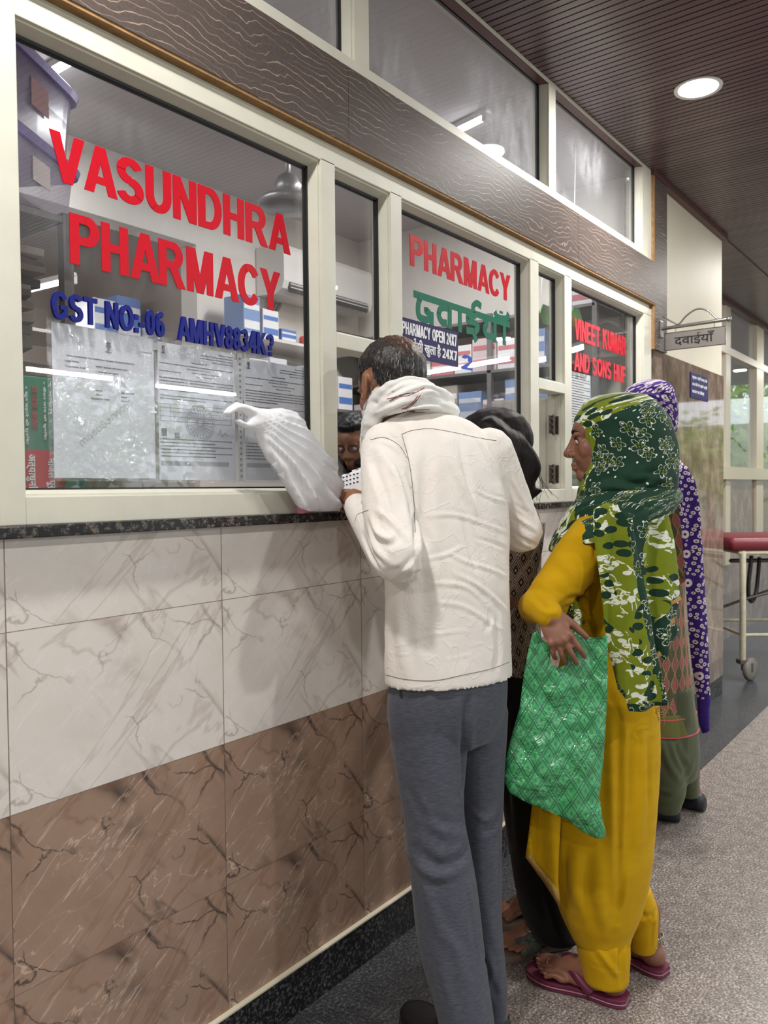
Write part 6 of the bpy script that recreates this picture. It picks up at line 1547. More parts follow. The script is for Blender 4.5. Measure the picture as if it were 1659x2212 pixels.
# ------------------------------------------------------------ woman in purple behind the mustard woman
def mat_bandhani():
    m, nt, b = newmat('purple_tie_dye'); vec = coords(nt, 'UV')
    q = warp(nt, rot2(nt, vec, .35), 12, .02); v = vor(nt, q, 50, .55); d = v.outputs['Distance']
    sz = mathn(nt, 'ADD', mathn(nt, 'MULTIPLY', nd_col(nt, v), .18), .22)
    ring = mathn(nt, 'MULTIPLY', mathn(nt, 'LESS_THAN', d, sz), mathn(nt, 'GREATER_THAN', d, mathn(nt, 'MULTIPLY', sz, .36)))
    v2 = vor(nt, rot2(nt, vec, 0, (1, 1, 1), (5, 3, 0)), 10, .8); d2 = v2.outputs['Distance']
    big = mathn(nt, 'MULTIPLY', mathn(nt, 'LESS_THAN', d2, .15), mathn(nt, 'GREATER_THAN', d2, .05)); near = mathn(nt, 'LESS_THAN', d2, .2)
    k = mathn(nt, 'MAXIMUM', mathn(nt, 'MULTIPLY', ring, mathn(nt, 'SUBTRACT', 1.0, near)), big)
    at = nd(nt, 'ShaderNodeAttribute', attribute_name='zone'); k = mathn(nt, 'MULTIPLY', k, mathn(nt, 'GREATER_THAN', at.outputs['Fac'], 0.0))
    nt.links.new(mixc(nt, mathn(nt, 'MULTIPLY', k, .92), mixc(nt, noise_tex(nt, vec, 20, 3), s2l((44, 24, 98)), s2l((58, 34, 118))), s2l((214, 198, 196))), b.inputs['Base Color'])
    b.inputs['Roughness'].default_value = .75; b.inputs['Specular IOR Level'].default_value = .2; bump(nt, b, noise_tex(nt, coords(nt, 'Object'), 70, 4), .5, .004); return m
def nd_col(nt, v):
    s = nd(nt, 'ShaderNodeSeparateColor'); lk(nt, v, 'Color', s, 0); return s.outputs[0]
def mat_kurta():
    m, nt, b = newmat('olive_ogee_print'); vec = coords(nt, 'UV'); sp = nd(nt, 'ShaderNodeSeparateXYZ'); nt.links.new(vec, sp.inputs[0])
    row = mathn(nt, 'DIVIDE', sp.outputs[1], .075); col = mathn(nt, 'DIVIDE', sp.outputs[0], .036)
    wv = mathn(nt, 'MULTIPLY', mathn(nt, 'SINE', mathn(nt, 'MULTIPLY', row, 6.283)), .17)
    idx = mathn(nt, 'FLOOR', col); cx = mathn(nt, 'ABSOLUTE', mathn(nt, 'SUBTRACT', mathn(nt, 'FLOORED_MODULO', col, 1.0), .5))
    width = mathn(nt, 'ADD', .22, wv); ed = mathn(nt, 'SUBTRACT', cx, width)
    inside = mathn(nt, 'LESS_THAN', ed, 0.0); line = mathn(nt, 'LESS_THAN', mathn(nt, 'ABSOLUTE', ed), .05); core = mathn(nt, 'LESS_THAN', ed, -.13)
    c = mixc(nt, inside, s2l((66, 66, 42)), s2l((98, 78, 68))); c = mixc(nt, core, c, s2l((150, 74, 72))); c = mixc(nt, line, c, s2l((158, 122, 98)))
    c = mixc(nt, mathn(nt, 'MULTIPLY', mathn(nt, 'LESS_THAN', vor(nt, vec, 160, .3).outputs['Distance'], .2), .5), c, s2l((200, 170, 120)))
    nt.links.new(c, b.inputs['Base Color']); b.inputs['Roughness'].default_value = .8; return m
M_BAN = mat_bandhani(); M_KUR = mat_kurta(); M_OLIVE = mat_cloth('olive_cotton', (74, 80, 56), (84, 90, 66), crink=.15, cs=14); M_OLV2 = plain('olive_border', (98, 100, 46), .8); M_PINK = plain('pink_piping', (214, 78, 98), .7)
pu = empty('person', (3.14, -.38, 0), 'woman in a purple tie-dyed scarf and olive printed kurta behind the mustard woman', 'person')
PD = 3.12; PHp = 80
HCp = PT(1397, 900, PD); HRp = rotm(110, -4, 0)
hp = tf(head_parts(False, True), HCp, HRp, .97)+[limb([(1404, 930, PD, .045), (1412, 980, PD, .048), (1415, 1010, PD, .06)])]
tors = loft_data([RG(1375, 1455, 1000, PD, PHp, .7), RG(1355, 1472, 1040, PD, PHp, .6), RG(1360, 1478, 1200, PD, PHp, .65), RG(1365, 1470, 1350, PD, PHp, .7), RG(1370, 1480, 1500, PD, PHp, .75)], 20, 3)[:2]
arm = [limb([(1462, 1035, 3.05, .04), (1478, 1150, 3.03, .036), (1468, 1240, 3.05, .032), (1420, 1250, 3.1, .027), (1385, 1240, 3.16, .024)]), limb([(1362, 1040, 3.2, .04), (1352, 1150, 3.2, .036), (1372, 1240, 3.2, .028)])]
ph, _ = hand_parts(PT(1385, 1240, 3.16), -CR, np.array([0, 0, 1]), 1, (30, 35, 20), .1, .9)
FH = 96
fa, qa, Ra, ta = foot_parts(G(1462, 1775), FH+6, .235, 1); fb, qb, Rb, tb = foot_parts(G(1516, 1752), FH-12, .235, -1)
lg = [limbw([PT(1412, 1490, 3.09), PT(1438, 1640, 3.06), qa(0, .045, .15)], [.05, .045, .033]), limbw([PT(1455, 1490, 3.15), PT(1478, 1640, 3.16), qb(0, .045, .15)], [.05, .04, .033])]
bv, bf = remesh(hp+[tors]+arm+ph+fa+fb+lg, .006, 2); solid('body', bv, bf, M_SKIN_P, pu)
hair_shell(bv, bf, lambda V: np.where(((np.asarray(V)-HCp)@HRp)[:, 1] > .02, np.clip((((np.asarray(V)-HCp)@HRp)[:, 2]-.055)/.02, -1, 1), np.clip((((np.asarray(V)-HCp)@HRp)[:, 2]+.06)/.02, -1, 1)), .006, MATS['black_hair'], pu)
for s in (-1, 1):
    mb = MB(); mb.add(*ell_data(HCp+HRp@np.array([s*.030, .073, 0]), (.0105,)*3)); e = mb.build('eye', M_EYEW, pu, True)
    mb = MB(); mb.add(*ell_data(HCp+HRp@np.array([s*.030, .080, 0]), (.005,)*3, 12, 8)); mb.build('iris', M_IRIS, e, True)
    mb = MB(); mb.tube([HCp+HRp@np.array(p) for p in ((s*.014, .090, .022), (s*.030, .088, .029), (s*.046, .072, .023))], .0026, 6, True, 4); mb.build('eyebrow', M_BROW, pu, True)
ku = [RG(1385, 1450, 992, PD, PHp, .8), RG(1362, 1472, 1015, PD, PHp, .68), RG(1348, 1484, 1050, PD, PHp, .6), RG(1350, 1490, 1150, PD, PHp, .62), RG(1354, 1484, 1260, PD, PHp, .66), RG(1358, 1482, 1340, PD, PHp, .7), RG(1362, 1492, 1430, PD, PHp, .74), RG(1366, 1502, 1520, PD, PHp, .76), RG(1367, 1504, 1537, PD, PHp, .76)]
v, f, uv = loft_data(ku, 60, 8); v = ripple(np.array(v), f, .005, 10, 3.0, (1, 1, .4)); ko = solid('kurta', v, f, M_KUR, pu, None, uv)
v, f, uv = loft_data([RG(1366, 1505, 1528, PD, PHp, .76), RG(1369, 1509, 1548, PD, PHp, .76), RG(1371, 1512, 1572, PD, PHp, .76), RG(1372, 1512, 1574, PD, PHp, .76)], 60, 4); solid('olive_border', ripple(np.array(v), f, .005, 10, 3.0, (1, 1, .4)), f, M_OLV2, ko)
for y, k in ((1537, 0), (1574, 6)):
    c, a, b_ = RG(1366+k, 1505+k, y, PD, PHp, .76); mb = MB(); mb.tube([c+a*1.01*math.cos(t)+b_*1.01*math.sin(t) for t in np.linspace(0, 2*math.pi, 50)], .003, 6, False); mb.build('piping', M_PINK, ko, True)
v, f, uv = loft_data([(PT(1456, 1030, 3.06), CR*.070, CF*.065), (PT(1468, 1100, 3.05), CR*.058, CF*.06), (PT(1472, 1180, 3.05), CR*.054, CF*.055), (PT(1470, 1242, 3.04), CR*.05, CF*.05), (PT(1430, 1258, 3.08), CF*.046, np.array([0, 0, .046])), (PT(1396, 1248, 3.14), CF*.04, np.array([0, 0, .04]))], 26, 5); solid('sleeve', ripple(np.array(v), f, .004, 16, 1.2), f, M_KUR, pu, None, uv)
sal = [loft_data([RG(1368, 1500, 1480, PD, PHp, .8), RG(1370, 1506, 1560, PD, PHp, .85), RG(1380, 1510, 1640, PD, PHp, .85), RG(1392, 1505, 1680, PD, PHp, .8)], 30, 4)[:2],
       loft_data([RG(1375, 1470, 1590, 3.06, 100, 1), RG(1400, 1478, 1660, 3.05, 100, 1), RG(1405, 1482, 1705, 3.05, 100, 1), RG(1412, 1472, 1738, 3.05, 100, 1), RG(1416, 1469, 1752, 3.05, 100, 1)], 26, 4)[:2],
       loft_data([RG(1440, 1505, 1590, 3.16, 90, 1), RG(1455, 1507, 1650, 3.16, 90, 1), RG(1470, 1510, 1700, 3.16, 90, 1), RG(1474, 1509, 1722, 3.16, 90, 1)], 24, 4)[:2]]
v, f = remesh(sal, .007, 2); v = ripple(v, f, .005, 11, 5.0, (1, 1, .5)); v = fold(v, f, [([(1420, 1560), (1440, 1640), (1470, 1690)], .012, .007), ([(1450, 1580), (1470, 1640), (1485, 1660)], .012, -.007), ([(1475, 1690), (1500, 1650)], .010, .006), ([(1415, 1700), (1450, 1712), (1478, 1690)], .010, .006)]); solid('salwar', v, f, M_OLIVE, pu)
M_NAVYSH = plain('dark_navy_shoe', (22, 24, 34), .45)
def pump(q, R, par, s):
    S = [(-.012, .020, .045), (.005, .032, .060), (.04, .037, .058), (.08, .038, .050), (.13, .042, .046), (.175, .048, .044), (.215, .044, .036), (.24, .032, .026), (.252, .014, .016)]
    v, f, _ = loft_data([(q(0, y, .006+h/2), R@np.array([w*s*1.08, 0, 0]), np.array([0, 0, h/2*1.1])) for y, w, h in S], 22, 4, expo=2.6); v = np.array(v); v[:, 2] = np.maximum(v[:, 2], .001); mesh_obj('shoe', v, f, M_NAVYSH, par, True)
pump(qa, Ra, pu, .98); pump(qb, Rb, pu, .98)
# scarf over the head and hanging over the near shoulder
hr = [RG(1392, 1420, 822, PD, 100, 1.1), RG(1368, 1438, 828, PD, 100, 1.1), RG(1352, 1450, 842, PD, 100, 1.1), RG(1346, 1458, 862, PD, 100, 1.12), RG(1364, 1463, 885, PD, 100, 1.1), RG(1376, 1462, 915, PD, 100, 1.1), RG(1384, 1457, 945, PD, 100, 1.1), RG(1386, 1456, 970, PD, 100, 1.1), RG(1380, 1466, 992, PD, 100, 1.0), RG(1368, 1484, 1012, PD, 95, .85), RG(1356, 1496, 1036, PD, 90, .72), RG(1352, 1500, 1056, PD, 88, .68), RG(1356, 1496, 1062, PD, 88, .66)]
v, f, uv = loft_data(hr, 72, 9); v = np.array(v); v = fold(v, f, [([(1380, 850), (1420, 862), (1455, 900)], .010, -.006), ([(1400, 835), (1440, 855), (1462, 890)], .008, .005), ([(1440, 990), (1470, 1010), (1490, 1040)], .010, .008), ([(1420, 1000), (1450, 1030), (1465, 1055)], .010, -.008), ([(1430, 930), (1448, 960), (1450, 990)], .008, .006)]); v = ripple(v, f, .006, 14, 2.0)
so = solid('head_scarf', v, f, M_BAN, pu, {'zone': np.ones(len(v))}, uv)
oc = [(1462, 1000), (1486, 1008), (1500, 1040), (1508, 1090), (1514, 1140), (1518, 1190), (1522, 1260), (1527, 1340), (1531, 1420), (1535, 1480), (1538, 1520), (1532, 1530), (1532, 1578), (1516, 1583), (1508, 1560), (1504, 1500), (1497, 1440), (1490, 1360), (1484, 1290), (1479, 1220), (1474, 1150), (1466, 1090), (1458, 1040)]
S3 = 2.93/FPX
v, f, uv = pillow(px_uv(oc, 2.93, 1500, 1300), photo_plane(2.93, .1, 1500, 1300, lambda u, v: .014*math.sin(u*75+v*2)+.006*math.sin(u*160)), .016, .012, .016)
zz = np.where((1300-uv[:, 1]/S3) > 1506, -1.0, 1.0); solid('scarf_end', v, f, M_BAN, pu, {'zone': zz}, uv)
# ------------------------------------------------------------ white carrier bag on the ledge
def mat_whitebag():
    m = bpy.data.materials.new('white_carrier_film'); m.use_nodes = True; nt = m.node_tree; b = nt.nodes['Principled BSDF']; out = nt.nodes['Material Output']
    b.inputs['Base Color'].default_value = s2l((250, 251, 255)); b.inputs['Roughness'].default_value = .26; b.inputs['Specular IOR Level'].default_value = .7
    vec = coords(nt, 'Object'); h = mathn(nt, 'ADD', mathn(nt, 'MULTIPLY', noise_tex(nt, vec, 26, 3, .5, .8), .35), noise_tex(nt, vec, 9, 2, .5, .5))
    bump(nt, b, h, .35, .008)
    tl = nd(nt, 'ShaderNodeBsdfTranslucent'); tl.inputs[0].default_value = (.9, .91, .94, 1); tr = nd(nt, 'ShaderNodeBsdfTransparent')
    m1 = nd(nt, 'ShaderNodeMixShader'); m1.inputs[0].default_value = .15; lk(nt, b, 0, m1, 1); lk(nt, tl, 0, m1, 2)
    m2 = nd(nt, 'ShaderNodeMixShader'); m2.inputs[0].default_value = .07; lk(nt, m1, 0, m2, 1); lk(nt, tr, 0, m2, 2); lk(nt, m2, 0, out, 0); return m
oc = [(486, 893), (497, 878), (511, 868), (530, 874), (552, 882), (570, 884), (596, 882), (624, 890), (640, 912), (655, 938), (682, 962), (703, 985), (718, 1010), (726, 1040), (729, 1072), (729, 1098), (718, 1104), (690, 1105), (655, 1104), (636, 1098), (622, 1075), (604, 1045), (588, 1020), (570, 990), (556, 960), (549, 938), (538, 930), (520, 922), (508, 908), (515, 904), (528, 912), (534, 900), (522, 890), (507, 890), (495, 898)]
BY = -.062
O = [(float(W(a, b_, BY)[0]), float(W(a, b_, BY)[2])) for a, b_ in oc]
def bpl(u, v): return np.array([u, BY-.10*(v-1.25)*0-.02*math.sin((u-1.2)*9), v]), np.array([.12, -.99, .0])
def bcr(U):
    q = np.column_stack([U, np.zeros(len(U))]); d = U-np.array([1.165, 1.475]); th = np.arctan2(d[:, 1], d[:, 0]); r = np.linalg.norm(d, axis=1)
    w1 = th*30+2.2*nz(q, 7, 3.0); w2 = th*57+1.8*nz(q, 9, 8.0)
    a = (.5-np.abs(np.sin(w1)))*.020*np.clip(r/.3, .15, 1)+(.5-np.abs(np.sin(w2)))*.006*np.clip((r-.12)/.2, 0, 1)+.005*nz(q, 15, 1.0)+.0015*nz(q, 44, 2.0); return np.column_stack([a, a])
t = empty('carrier_bag', (1.45, BY, 1.225), 'white translucent plastic carrier bag leaning on the window frame beside the man\'s hand', 'bag')
v, f, uv = pillow(O, bpl, .045, .0055, .035, crumple=bcr); v = np.array(v); v[:, 2] = np.maximum(v[:, 2], 1.2235); v[:, 1] = np.minimum(v[:, 1], -.024)
mesh_obj('bag_body', v, f, mat_whitebag(), t, True, uv)
mb = MB(); mb.obox((1.425, BY+.004, 1.243), (.035, 0, .004), (0, .010, 0), (0, 0, .016), .004); o = mb.build('medicine_packet', plain('pink_packet', (214, 120, 160), .5)); tag(o, 'pink packet showing faintly through the bottom of the white carrier bag', 'packet')

# ------------------------------------------------------------ inside the pharmacy
M_CART = [plain('carton_%d' % i, c, .6) for i, c in enumerate(((226, 224, 226), (86, 122, 186), (214, 196, 196), (196, 120, 124), (168, 160, 150), (120, 146, 190)))]
def carton(c, sx, sy, sz, mat, label, stripe=None, rz=0, group=None, name='carton', front='-y', text=None):
    c = (c[0], c[1], c[2]+.0012); t = empty(name, c, label, 'box', group, rz)
    R = np.array([[math.cos(rz), -math.sin(rz), 0], [math.sin(rz), math.cos(rz), 0], [0, 0, 1]]); c = np.array(c, float)
    mb = MB(); mb.obox(c+np.array([0, 0, sz/2]), R@np.array([sx/2, 0, 0]), R@np.array([0, sy/2, 0]), np.array([0, 0, sz/2]), .002); mb.build('body', mat, t)
    if stripe:
        d = R@(np.array([0, -sy/2-.0005, 0]) if front == '-y' else np.array([-sx/2-.0005, 0, 0])); a = R@(np.array([sx*.46, 0, 0]) if front == '-y' else np.array([0, sy*.46, 0]))
        mb = MB(); nrm = d/np.linalg.norm(d)
        for zc, hh in ((.72, .07), (.28, .10)): mb.obox(c+d+np.array([0, 0, sz*zc]), a, nrm*.0008, np.array([0, 0, sz*hh]))
        mb.build('label', stripe, t)
    return t
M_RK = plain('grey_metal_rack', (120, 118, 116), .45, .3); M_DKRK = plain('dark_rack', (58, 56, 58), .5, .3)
# left rack with plastic tubs and bundles of old papers
rk = empty('storage_rack', (.80, .62, 0), 'grey storage rack with paper bundles and tubs at the left end of the pharmacy', 'rack')
for z in (1.02, 1.30, 1.52, 1.88):
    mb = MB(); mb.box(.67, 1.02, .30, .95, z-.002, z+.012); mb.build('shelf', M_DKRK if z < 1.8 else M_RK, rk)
for x in (.68, 1.03):
    for y in (.31, .93): mb = MB(); mb.box(x-.012, x+.012, y-.012, y+.012, 0.0, 1.90); mb.build('post', M_RK, rk)
def mat_tub():
    m = bpy.data.materials.new('clear_lilac_plastic'); m.use_nodes = True; nt = m.node_tree; b = nt.nodes['Principled BSDF']; out = nt.nodes['Material Output']
    b.inputs['Base Color'].default_value = s2l((196, 184, 214)); b.inputs['Roughness'].default_value = .15
    tr = nd(nt, 'ShaderNodeBsdfTransparent'); mx = nd(nt, 'ShaderNodeMixShader'); mx.inputs[0].default_value = .45; lk(nt, b, 0, mx, 1); lk(nt, tr, 0, mx, 2); lk(nt, mx, 0, out, 0); return m
M_TUB = mat_tub(); M_LID = plain('purple_lid', (104, 72, 178), .35)
A31 = math.radians(31)
for i, (z, h, lab) in enumerate(((2.045, .165, 'clear tub with bright purple lid at the top of the left rack'), (1.895, .14, 'clear tub with dark purple lid under the topmost tub on the left rack'))):
    t = empty('plastic_tub', (.93, .40, z), lab, 'storage tub', None, A31)
    R = rotm(90+31); c = np.array([.905, .395, z+.003])
    v, f, _ = loft_data([(c+np.array([0, 0, q]), np.array([math.cos(A31), math.sin(A31), 0])*.175*s, np.array([-math.sin(A31), math.cos(A31), 0])*.12*s) for q, s in ((.0, .90), (.004, .92), (h*.5, .96), (h-.02, 1.0))], 32, 1, expo=7); mesh_obj('tub', v, f, M_TUB, t)
    v, f, _ = loft_data([(c+np.array([0, 0, h+q]), np.array([math.cos(A31), math.sin(A31), 0])*.185*s, np.array([-math.sin(A31), math.cos(A31), 0])*.13*s) for q, s in ((-.024, 1.0), (-.008, 1.03), (0, .98), (.006, .90))], 32, 1, expo=7); mesh_obj('lid', v, f, M_LID, t)
    mb = MB(); q = c+rotm(31)@np.array([.0, 0, 0]); mb.obox(c+np.array([math.sin(A31)*.119, -math.cos(A31)*.119, h*.5]), np.array([math.cos(A31), math.sin(A31), 0])*.035, np.array([math.sin(A31), -math.cos(A31), 0])*.001, np.array([0, 0, h*.18])); mb.build('sticker', M_CART[3 if i == 0 else 2], t)
rs = random.Random(21)
M_OLDP = [plain('old_paper_%d' % i, c, .85) for i, c in enumerate(((148, 138, 130), (112, 106, 104), (172, 162, 152), (92, 88, 90)))]
z = 1.536
for i in range(15):
    h = rs.uniform(.014, .024); a = rs.uniform(-.3, .3); c = np.array([.86+rs.uniform(-.02, .03), .50+rs.uniform(-.03, .03), z+h/2])
    mb = MB(); mb.obox(c, np.array([math.cos(a), math.sin(a), 0])*.105, np.array([-math.sin(a), math.cos(a), 0])*.17, np.array([0, 0, h*.46]), .003)
    o = mb.build('paper_bundle', M_OLDP[i % 4]); tag(o, 'creased grey paper bundle in the tall stack on the left rack', 'paper bundle', 'paper bundles on the left rack'); z += h
for sh, n in ((1.318, 8), (1.036, 9)):
    z = sh
    for i in range(n):
        h = .019; c = np.array([.85, .52+rs.uniform(-.02, .02), z+h/2]); mb = MB(); mb.obox(c, np.array([.12, 0, 0]), np.array([0, .17, 0]), np.array([0, 0, h*.44]), .003)
        o = mb.build('document_folder', M_OLDP[(i*3+1) % 4]); tag(o, 'dark folder lying in the low piles of the left rack', 'folder', 'folders on the left rack'); z += h
# alcove shelf and cartons
mb = MB(); mb.box(1.02, 2.64, 2.10, 2.45, 2.005, 2.02); o = mb.build('alcove_shelf', M_INT); tag(o, 'shelf running across the alcove behind the large left pane', 'shelf')
for x, y, sx, sy, sz, m, st, lab in ((2.50, 2.22, .14, .16, .235, 1, 0, 'tall blue carton on the alcove shelf'), (2.36, 2.22, .12, .16, .20, 0, 1, 'white carton left of the tall blue carton on the alcove shelf'), (2.615, 2.14, .07, .07, .12, 0, 5, 'small white carton in front of the tall blue carton')):
    carton((x, y, 2.02), sx, sy, sz, M_CART[m], lab, M_CART[st])
mb = MB(); mb.box(2.70, 3.50, 1.52, 1.81, 2.02, 2.034); o = mb.build('wall_shelf', M_INT); tag(o, 'narrow shelf on the back wall under the air conditioner', 'shelf')
for x, sz, m, st, lab in ((2.80, .20, 5, 0, 'pale blue carton at the left end of the shelf under the air conditioner'), (2.93, .15, 0, 1, 'white carton with blue bands beside the pale blue carton'), (3.06, .07, 1, 0, 'low blue carton under the air conditioner pipes'), (3.42, .12, 4, 0, 'grey carton at the right end of the shelf under the air conditioner')):
    carton((x, 1.64, 2.034), .11, .14, sz, M_CART[m], lab, M_CART[st])
mb = MB(); mb.lathe([(.001, .0), (.022, .002), (.022, .05), (.015, .06), (.001, .062)], (3.20, 1.6, 2.034), 16); o = mb.build('red_bottle', plain('red_cap', (196, 40, 44), .4), None, True); tag(o, 'small red bottle on the shelf below the air conditioner', 'bottle')
# pipes of the air conditioner
mb = MB()
for k, dx in enumerate((0, .025, .05)): mb.tube([(3.14+dx, 1.76, 2.285), (3.11+dx, 1.78, 2.22), (3.05+dx*.4, 1.79, 2.10), (2.98+dx*.4, 1.79, 2.03)], .011, 8, True, 5)
o = mb.build('conduit_bundle', plain('grey_conduit', (120, 112, 106), .5), None, True); tag(o, 'grey bundle of pipes running down from the air conditioner', 'pipes')
ac = empty('air_conditioner', (3.43, 1.70, 2.30), 'white split air conditioner on the back wall seen through the narrow pane', 'air conditioner')
sec = [(1.805, 2.315), (1.66, 2.305), (1.615, 2.33), (1.60, 2.37), (1.60, 2.53), (1.612, 2.555), (1.65, 2.565), (1.805, 2.565)]
v = [(x, y, z) for x in (3.06, 3.80) for y, z in sec]; n = len(sec)
M_ACW = plain('air_conditioner_white', (222, 218, 212), .35)
mesh_obj('housing', v, [tuple(range(n)), tuple(range(2*n-1, n-1, -1))]+[(k, n+k, n+(k+1) % n, (k+1) % n) for k in range(n)], M_ACW, ac)
mb = MB(); mb.obox((3.43, 1.606, 2.345), (.33, 0, 0), (0, .006, -.010), (0, .004, .022)); mb.build('outlet', plain('dark_outlet', (70, 68, 68), .5), ac)
for k in range(2): mb = MB(); mb.obox((3.43, 1.600, 2.335+k*.018), (.325, 0, 0), (0, .004, -.003), (0, 0, .002)); mb.build('louvre', M_ACW, ac)
mb = MB(); mb.obox((3.06+.05, 1.5985, 2.43), (.0, 0, 0.0001), (0, .001, 0), (.0, 0, .09)); 
# ceiling fan
fan = empty('ceiling_fan', (2.49, 1.02, 2.8), 'grey ceiling fan on a short rod behind the large left pane', 'fan'); M_FAN = plain('fan_grey_metal', (150, 148, 150), .35, .5)
c = (2.49, 1.02, 0)
mb = MB(); mb.lathe([(.012, 2.52), (.012, 2.80)], c, 12); mb.build('rod', M_FAN, fan, True)
mb = MB(); mb.lathe([(.03, 2.50), (.05, 2.515), (.058, 2.55), (.04, 2.585), (.018, 2.60)], c, 24); mb.build('motor', M_FAN, fan, True)
mb = MB(); mb.lathe([(.02, 2.445), (.115, 2.455), (.128, 2.478), (.115, 2.495), (.05, 2.50)], c, 32); mb.build('hub_cover', M_FAN, fan, True)
mb = MB(); mb.lathe([(.015, 2.80), (.05, 2.79), (.055, 2.76), (.02, 2.74)], c, 20); mb.build('canopy', M_FAN, fan, True)
# rack with cartons on the right wall
rr = empty('medicine_rack', (3.76, 1.0, 0), 'wall rack of medicine cartons on the right wall behind the middle pane', 'rack')
for z in (1.05, 1.32, 1.60, 1.86, 2.12): mb = MB(); mb.box(3.60, 3.93, .14, 1.80, z, z+.014); mb.build('shelf', M_RK, rr)
for y in (.14, .70, 1.25, 1.79): mb = MB(); mb.box(3.60, 3.625, y-.012, y+.012, 0.0, 2.16); mb.build('post', M_RK, rr)
mb = MB(); mb.box(3.915, 3.93, .14, 1.80, .3, 2.14); mb.build('back_panel', M_INT, rr)
k = 0
pos = {1.874: 'second shelf from the top', 1.614: 'middle shelf', 1.334: 'fourth shelf', 1.064: 'lowest shelf', 2.134: 'top shelf'}
for z, ya, yb in ((2.134, .16, .40), (1.874, .40, 1.16), (1.614, .20, 1.72)):
    y = ya
    while y < yb:
        w = rs.uniform(.07, .15); h = rs.uniform(.11, .21); 
        if y+w > yb+.02: break
        m = rs.choice((0, 0, 2, 2, 3, 5, 4)); carton((3.73, y+w/2, z), .20, w-.008, h, M_CART[m], 'medicine carton standing on the %s of the right wall rack' % pos[z], M_CART[3 if m in (0, 2) else 0], group='medicine cartons on the %s' % pos[z], front='-x'); y += w; k += 1
# green paper tags hung on threads
for x, ty, z, lab in ((3.43, .30, 2.07, 'green hexagonal tag hanging behind the narrow right pane'), (3.38, .13, 2.025, 'green hexagonal tag hanging behind the far right pane')):
    t = empty('hanging_tag', (x, ty, z), lab, 'tag')
    mb = MB(); P = [(x+.062*math.cos(a), z+.05*math.sin(a)) for a in np.linspace(0, 2*math.pi, 7)[:-1]]
    mb.add([(a, ty, b_) for a, b_ in P]+[(a, ty+.004, b_) for a, b_ in P], [tuple(range(6)), tuple(range(11, 5, -1))]+[(i, (i+1) % 6, 6+(i+1) % 6, 6+i) for i in range(6)]); mb.build('card', plain('green_card', (92, 160, 64), .5) if 'green_card' not in MATS else MATS['green_card'], t)
    mb = MB(); mb.tube([(x-.05, ty+.002, z+.02), (x-.02, ty+.002, 2.45), (x, ty+.002, 2.79)], .002, 6, True, 4); mb.build('thread', M_WHITE_PL, t)
# counter desk inside, papers and till boxes on it
mb = MB(); mb.box(1.05, 3.58, .13, .52, .98, 1.01, .004); o = mb.build('inner_desk', plain('desk_laminate', (190, 184, 176), .4)); tag(o, 'inner desk top running behind the pharmacy panes', 'desk')
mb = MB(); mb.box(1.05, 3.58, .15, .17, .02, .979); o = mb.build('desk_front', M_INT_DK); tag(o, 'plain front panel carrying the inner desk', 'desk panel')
carton((1.17, .22, 1.01), .20, .10, .30, M_CART[4], 'grey carton on the inner desk behind the first paper', M_CART[0]); carton((1.42, .24, 1.01), .22, .10, .27, M_CART[0], 'white carton on the inner desk under the middle paper', M_CART[4])
carton((2.42, .40, 1.01), .14, .10, .32, M_CART[0], 'white carton on the inner desk left of the clear shield', M_CART[3]); carton((2.95, .40, 1.01), .22, .14, .36, M_CART[2], 'beige carton on the inner desk behind the hatch', M_CART[3]); carton((3.40, .30, 1.01), .2, .14, .52, M_CART[4], 'grey carton on the inner desk behind the far right pane', M_CART[0])
t = empty('acrylic_shield', (2.43, .10, 1.01), 'clear round topped acrylic shield standing behind the middle pane', 'shield')
P = [(2.20, 1.01), (2.66, 1.01), (2.66, 1.40)]+[(2.43+.23*math.cos(a), 1.40+.19*math.sin(a)) for a in np.linspace(.1, math.pi-.1, 14)]+[(2.20, 1.40)]
n = len(P); mesh_obj('panel', [(a, .098, b_) for a, b_ in P]+[(a, .102, b_) for a, b_ in P], [tuple(range(n)), tuple(range(2*n-1, n-1, -1))]+[(i, (i+1) % n, n+(i+1) % n, n+i) for i in range(n)], mat_glass('cloudy_acrylic', .35, (.88, .92, .95, 1)), t)
mb = MB()
for z in np.linspace(1.06, 1.40, 9): mb.lathe([(.004, .094), (.004, .098)], (2.645, 0, z), 8, 'y')
mb.build('studs', M_GASKET, t)
t = empty('price_list', (3.19, .03, 1.46), 'white printed list taped inside the far right pane below the red letters', 'document')
mb = MB(); mb.box(3.092, 3.292, PYY, PYY+.0006, 1.46, 1.752); mb.build('sheet', M_PAPER2, t)
lines(t, [(FILL[i % 7], 3.10, 3.285 if i % 3 else 3.22, 1.735-i*.0105, .0042) for i in range(20)])
# stapled cable of shelf papers seen through the opening
for i, z in enumerate((1.83, 1.93)):
    pass
# pharmacist
phm = empty('person', (2.84, .98, 0), 'bearded man with glasses and dark shirt behind the serving opening, looking down', 'person')
HCm = np.array([2.80, .93, 1.485]); HRm = rotm(197, -20, 0)
bp = tf(head_parts(False), HCm, HRm, 1.0)+[limbw([HCm+np.array([.01, 0, -.04]), HCm+np.array([.04, .01, -.14]), HCm+np.array([.07, .01, -.22])], [.052, .055, .06])]
ux = np.array([math.sin(math.radians(200)), -math.cos(math.radians(200)), 0]); uy = np.array([math.cos(math.radians(200)), math.sin(math.radians(200)), 0]); B0 = np.array([2.88, .96, 0])
def rg(z, a, b_, o=0): return B0+uy*o+np.array([0, 0, z]), ux*a, uy*b_
trs = loft_data([rg(.50, .16, .11), rg(.75, .17, .11), rg(1.0, .18, .11), rg(1.2, .20, .11), rg(1.28, .16, .09), rg(1.31, .08, .07)], 24, 4)[:2]
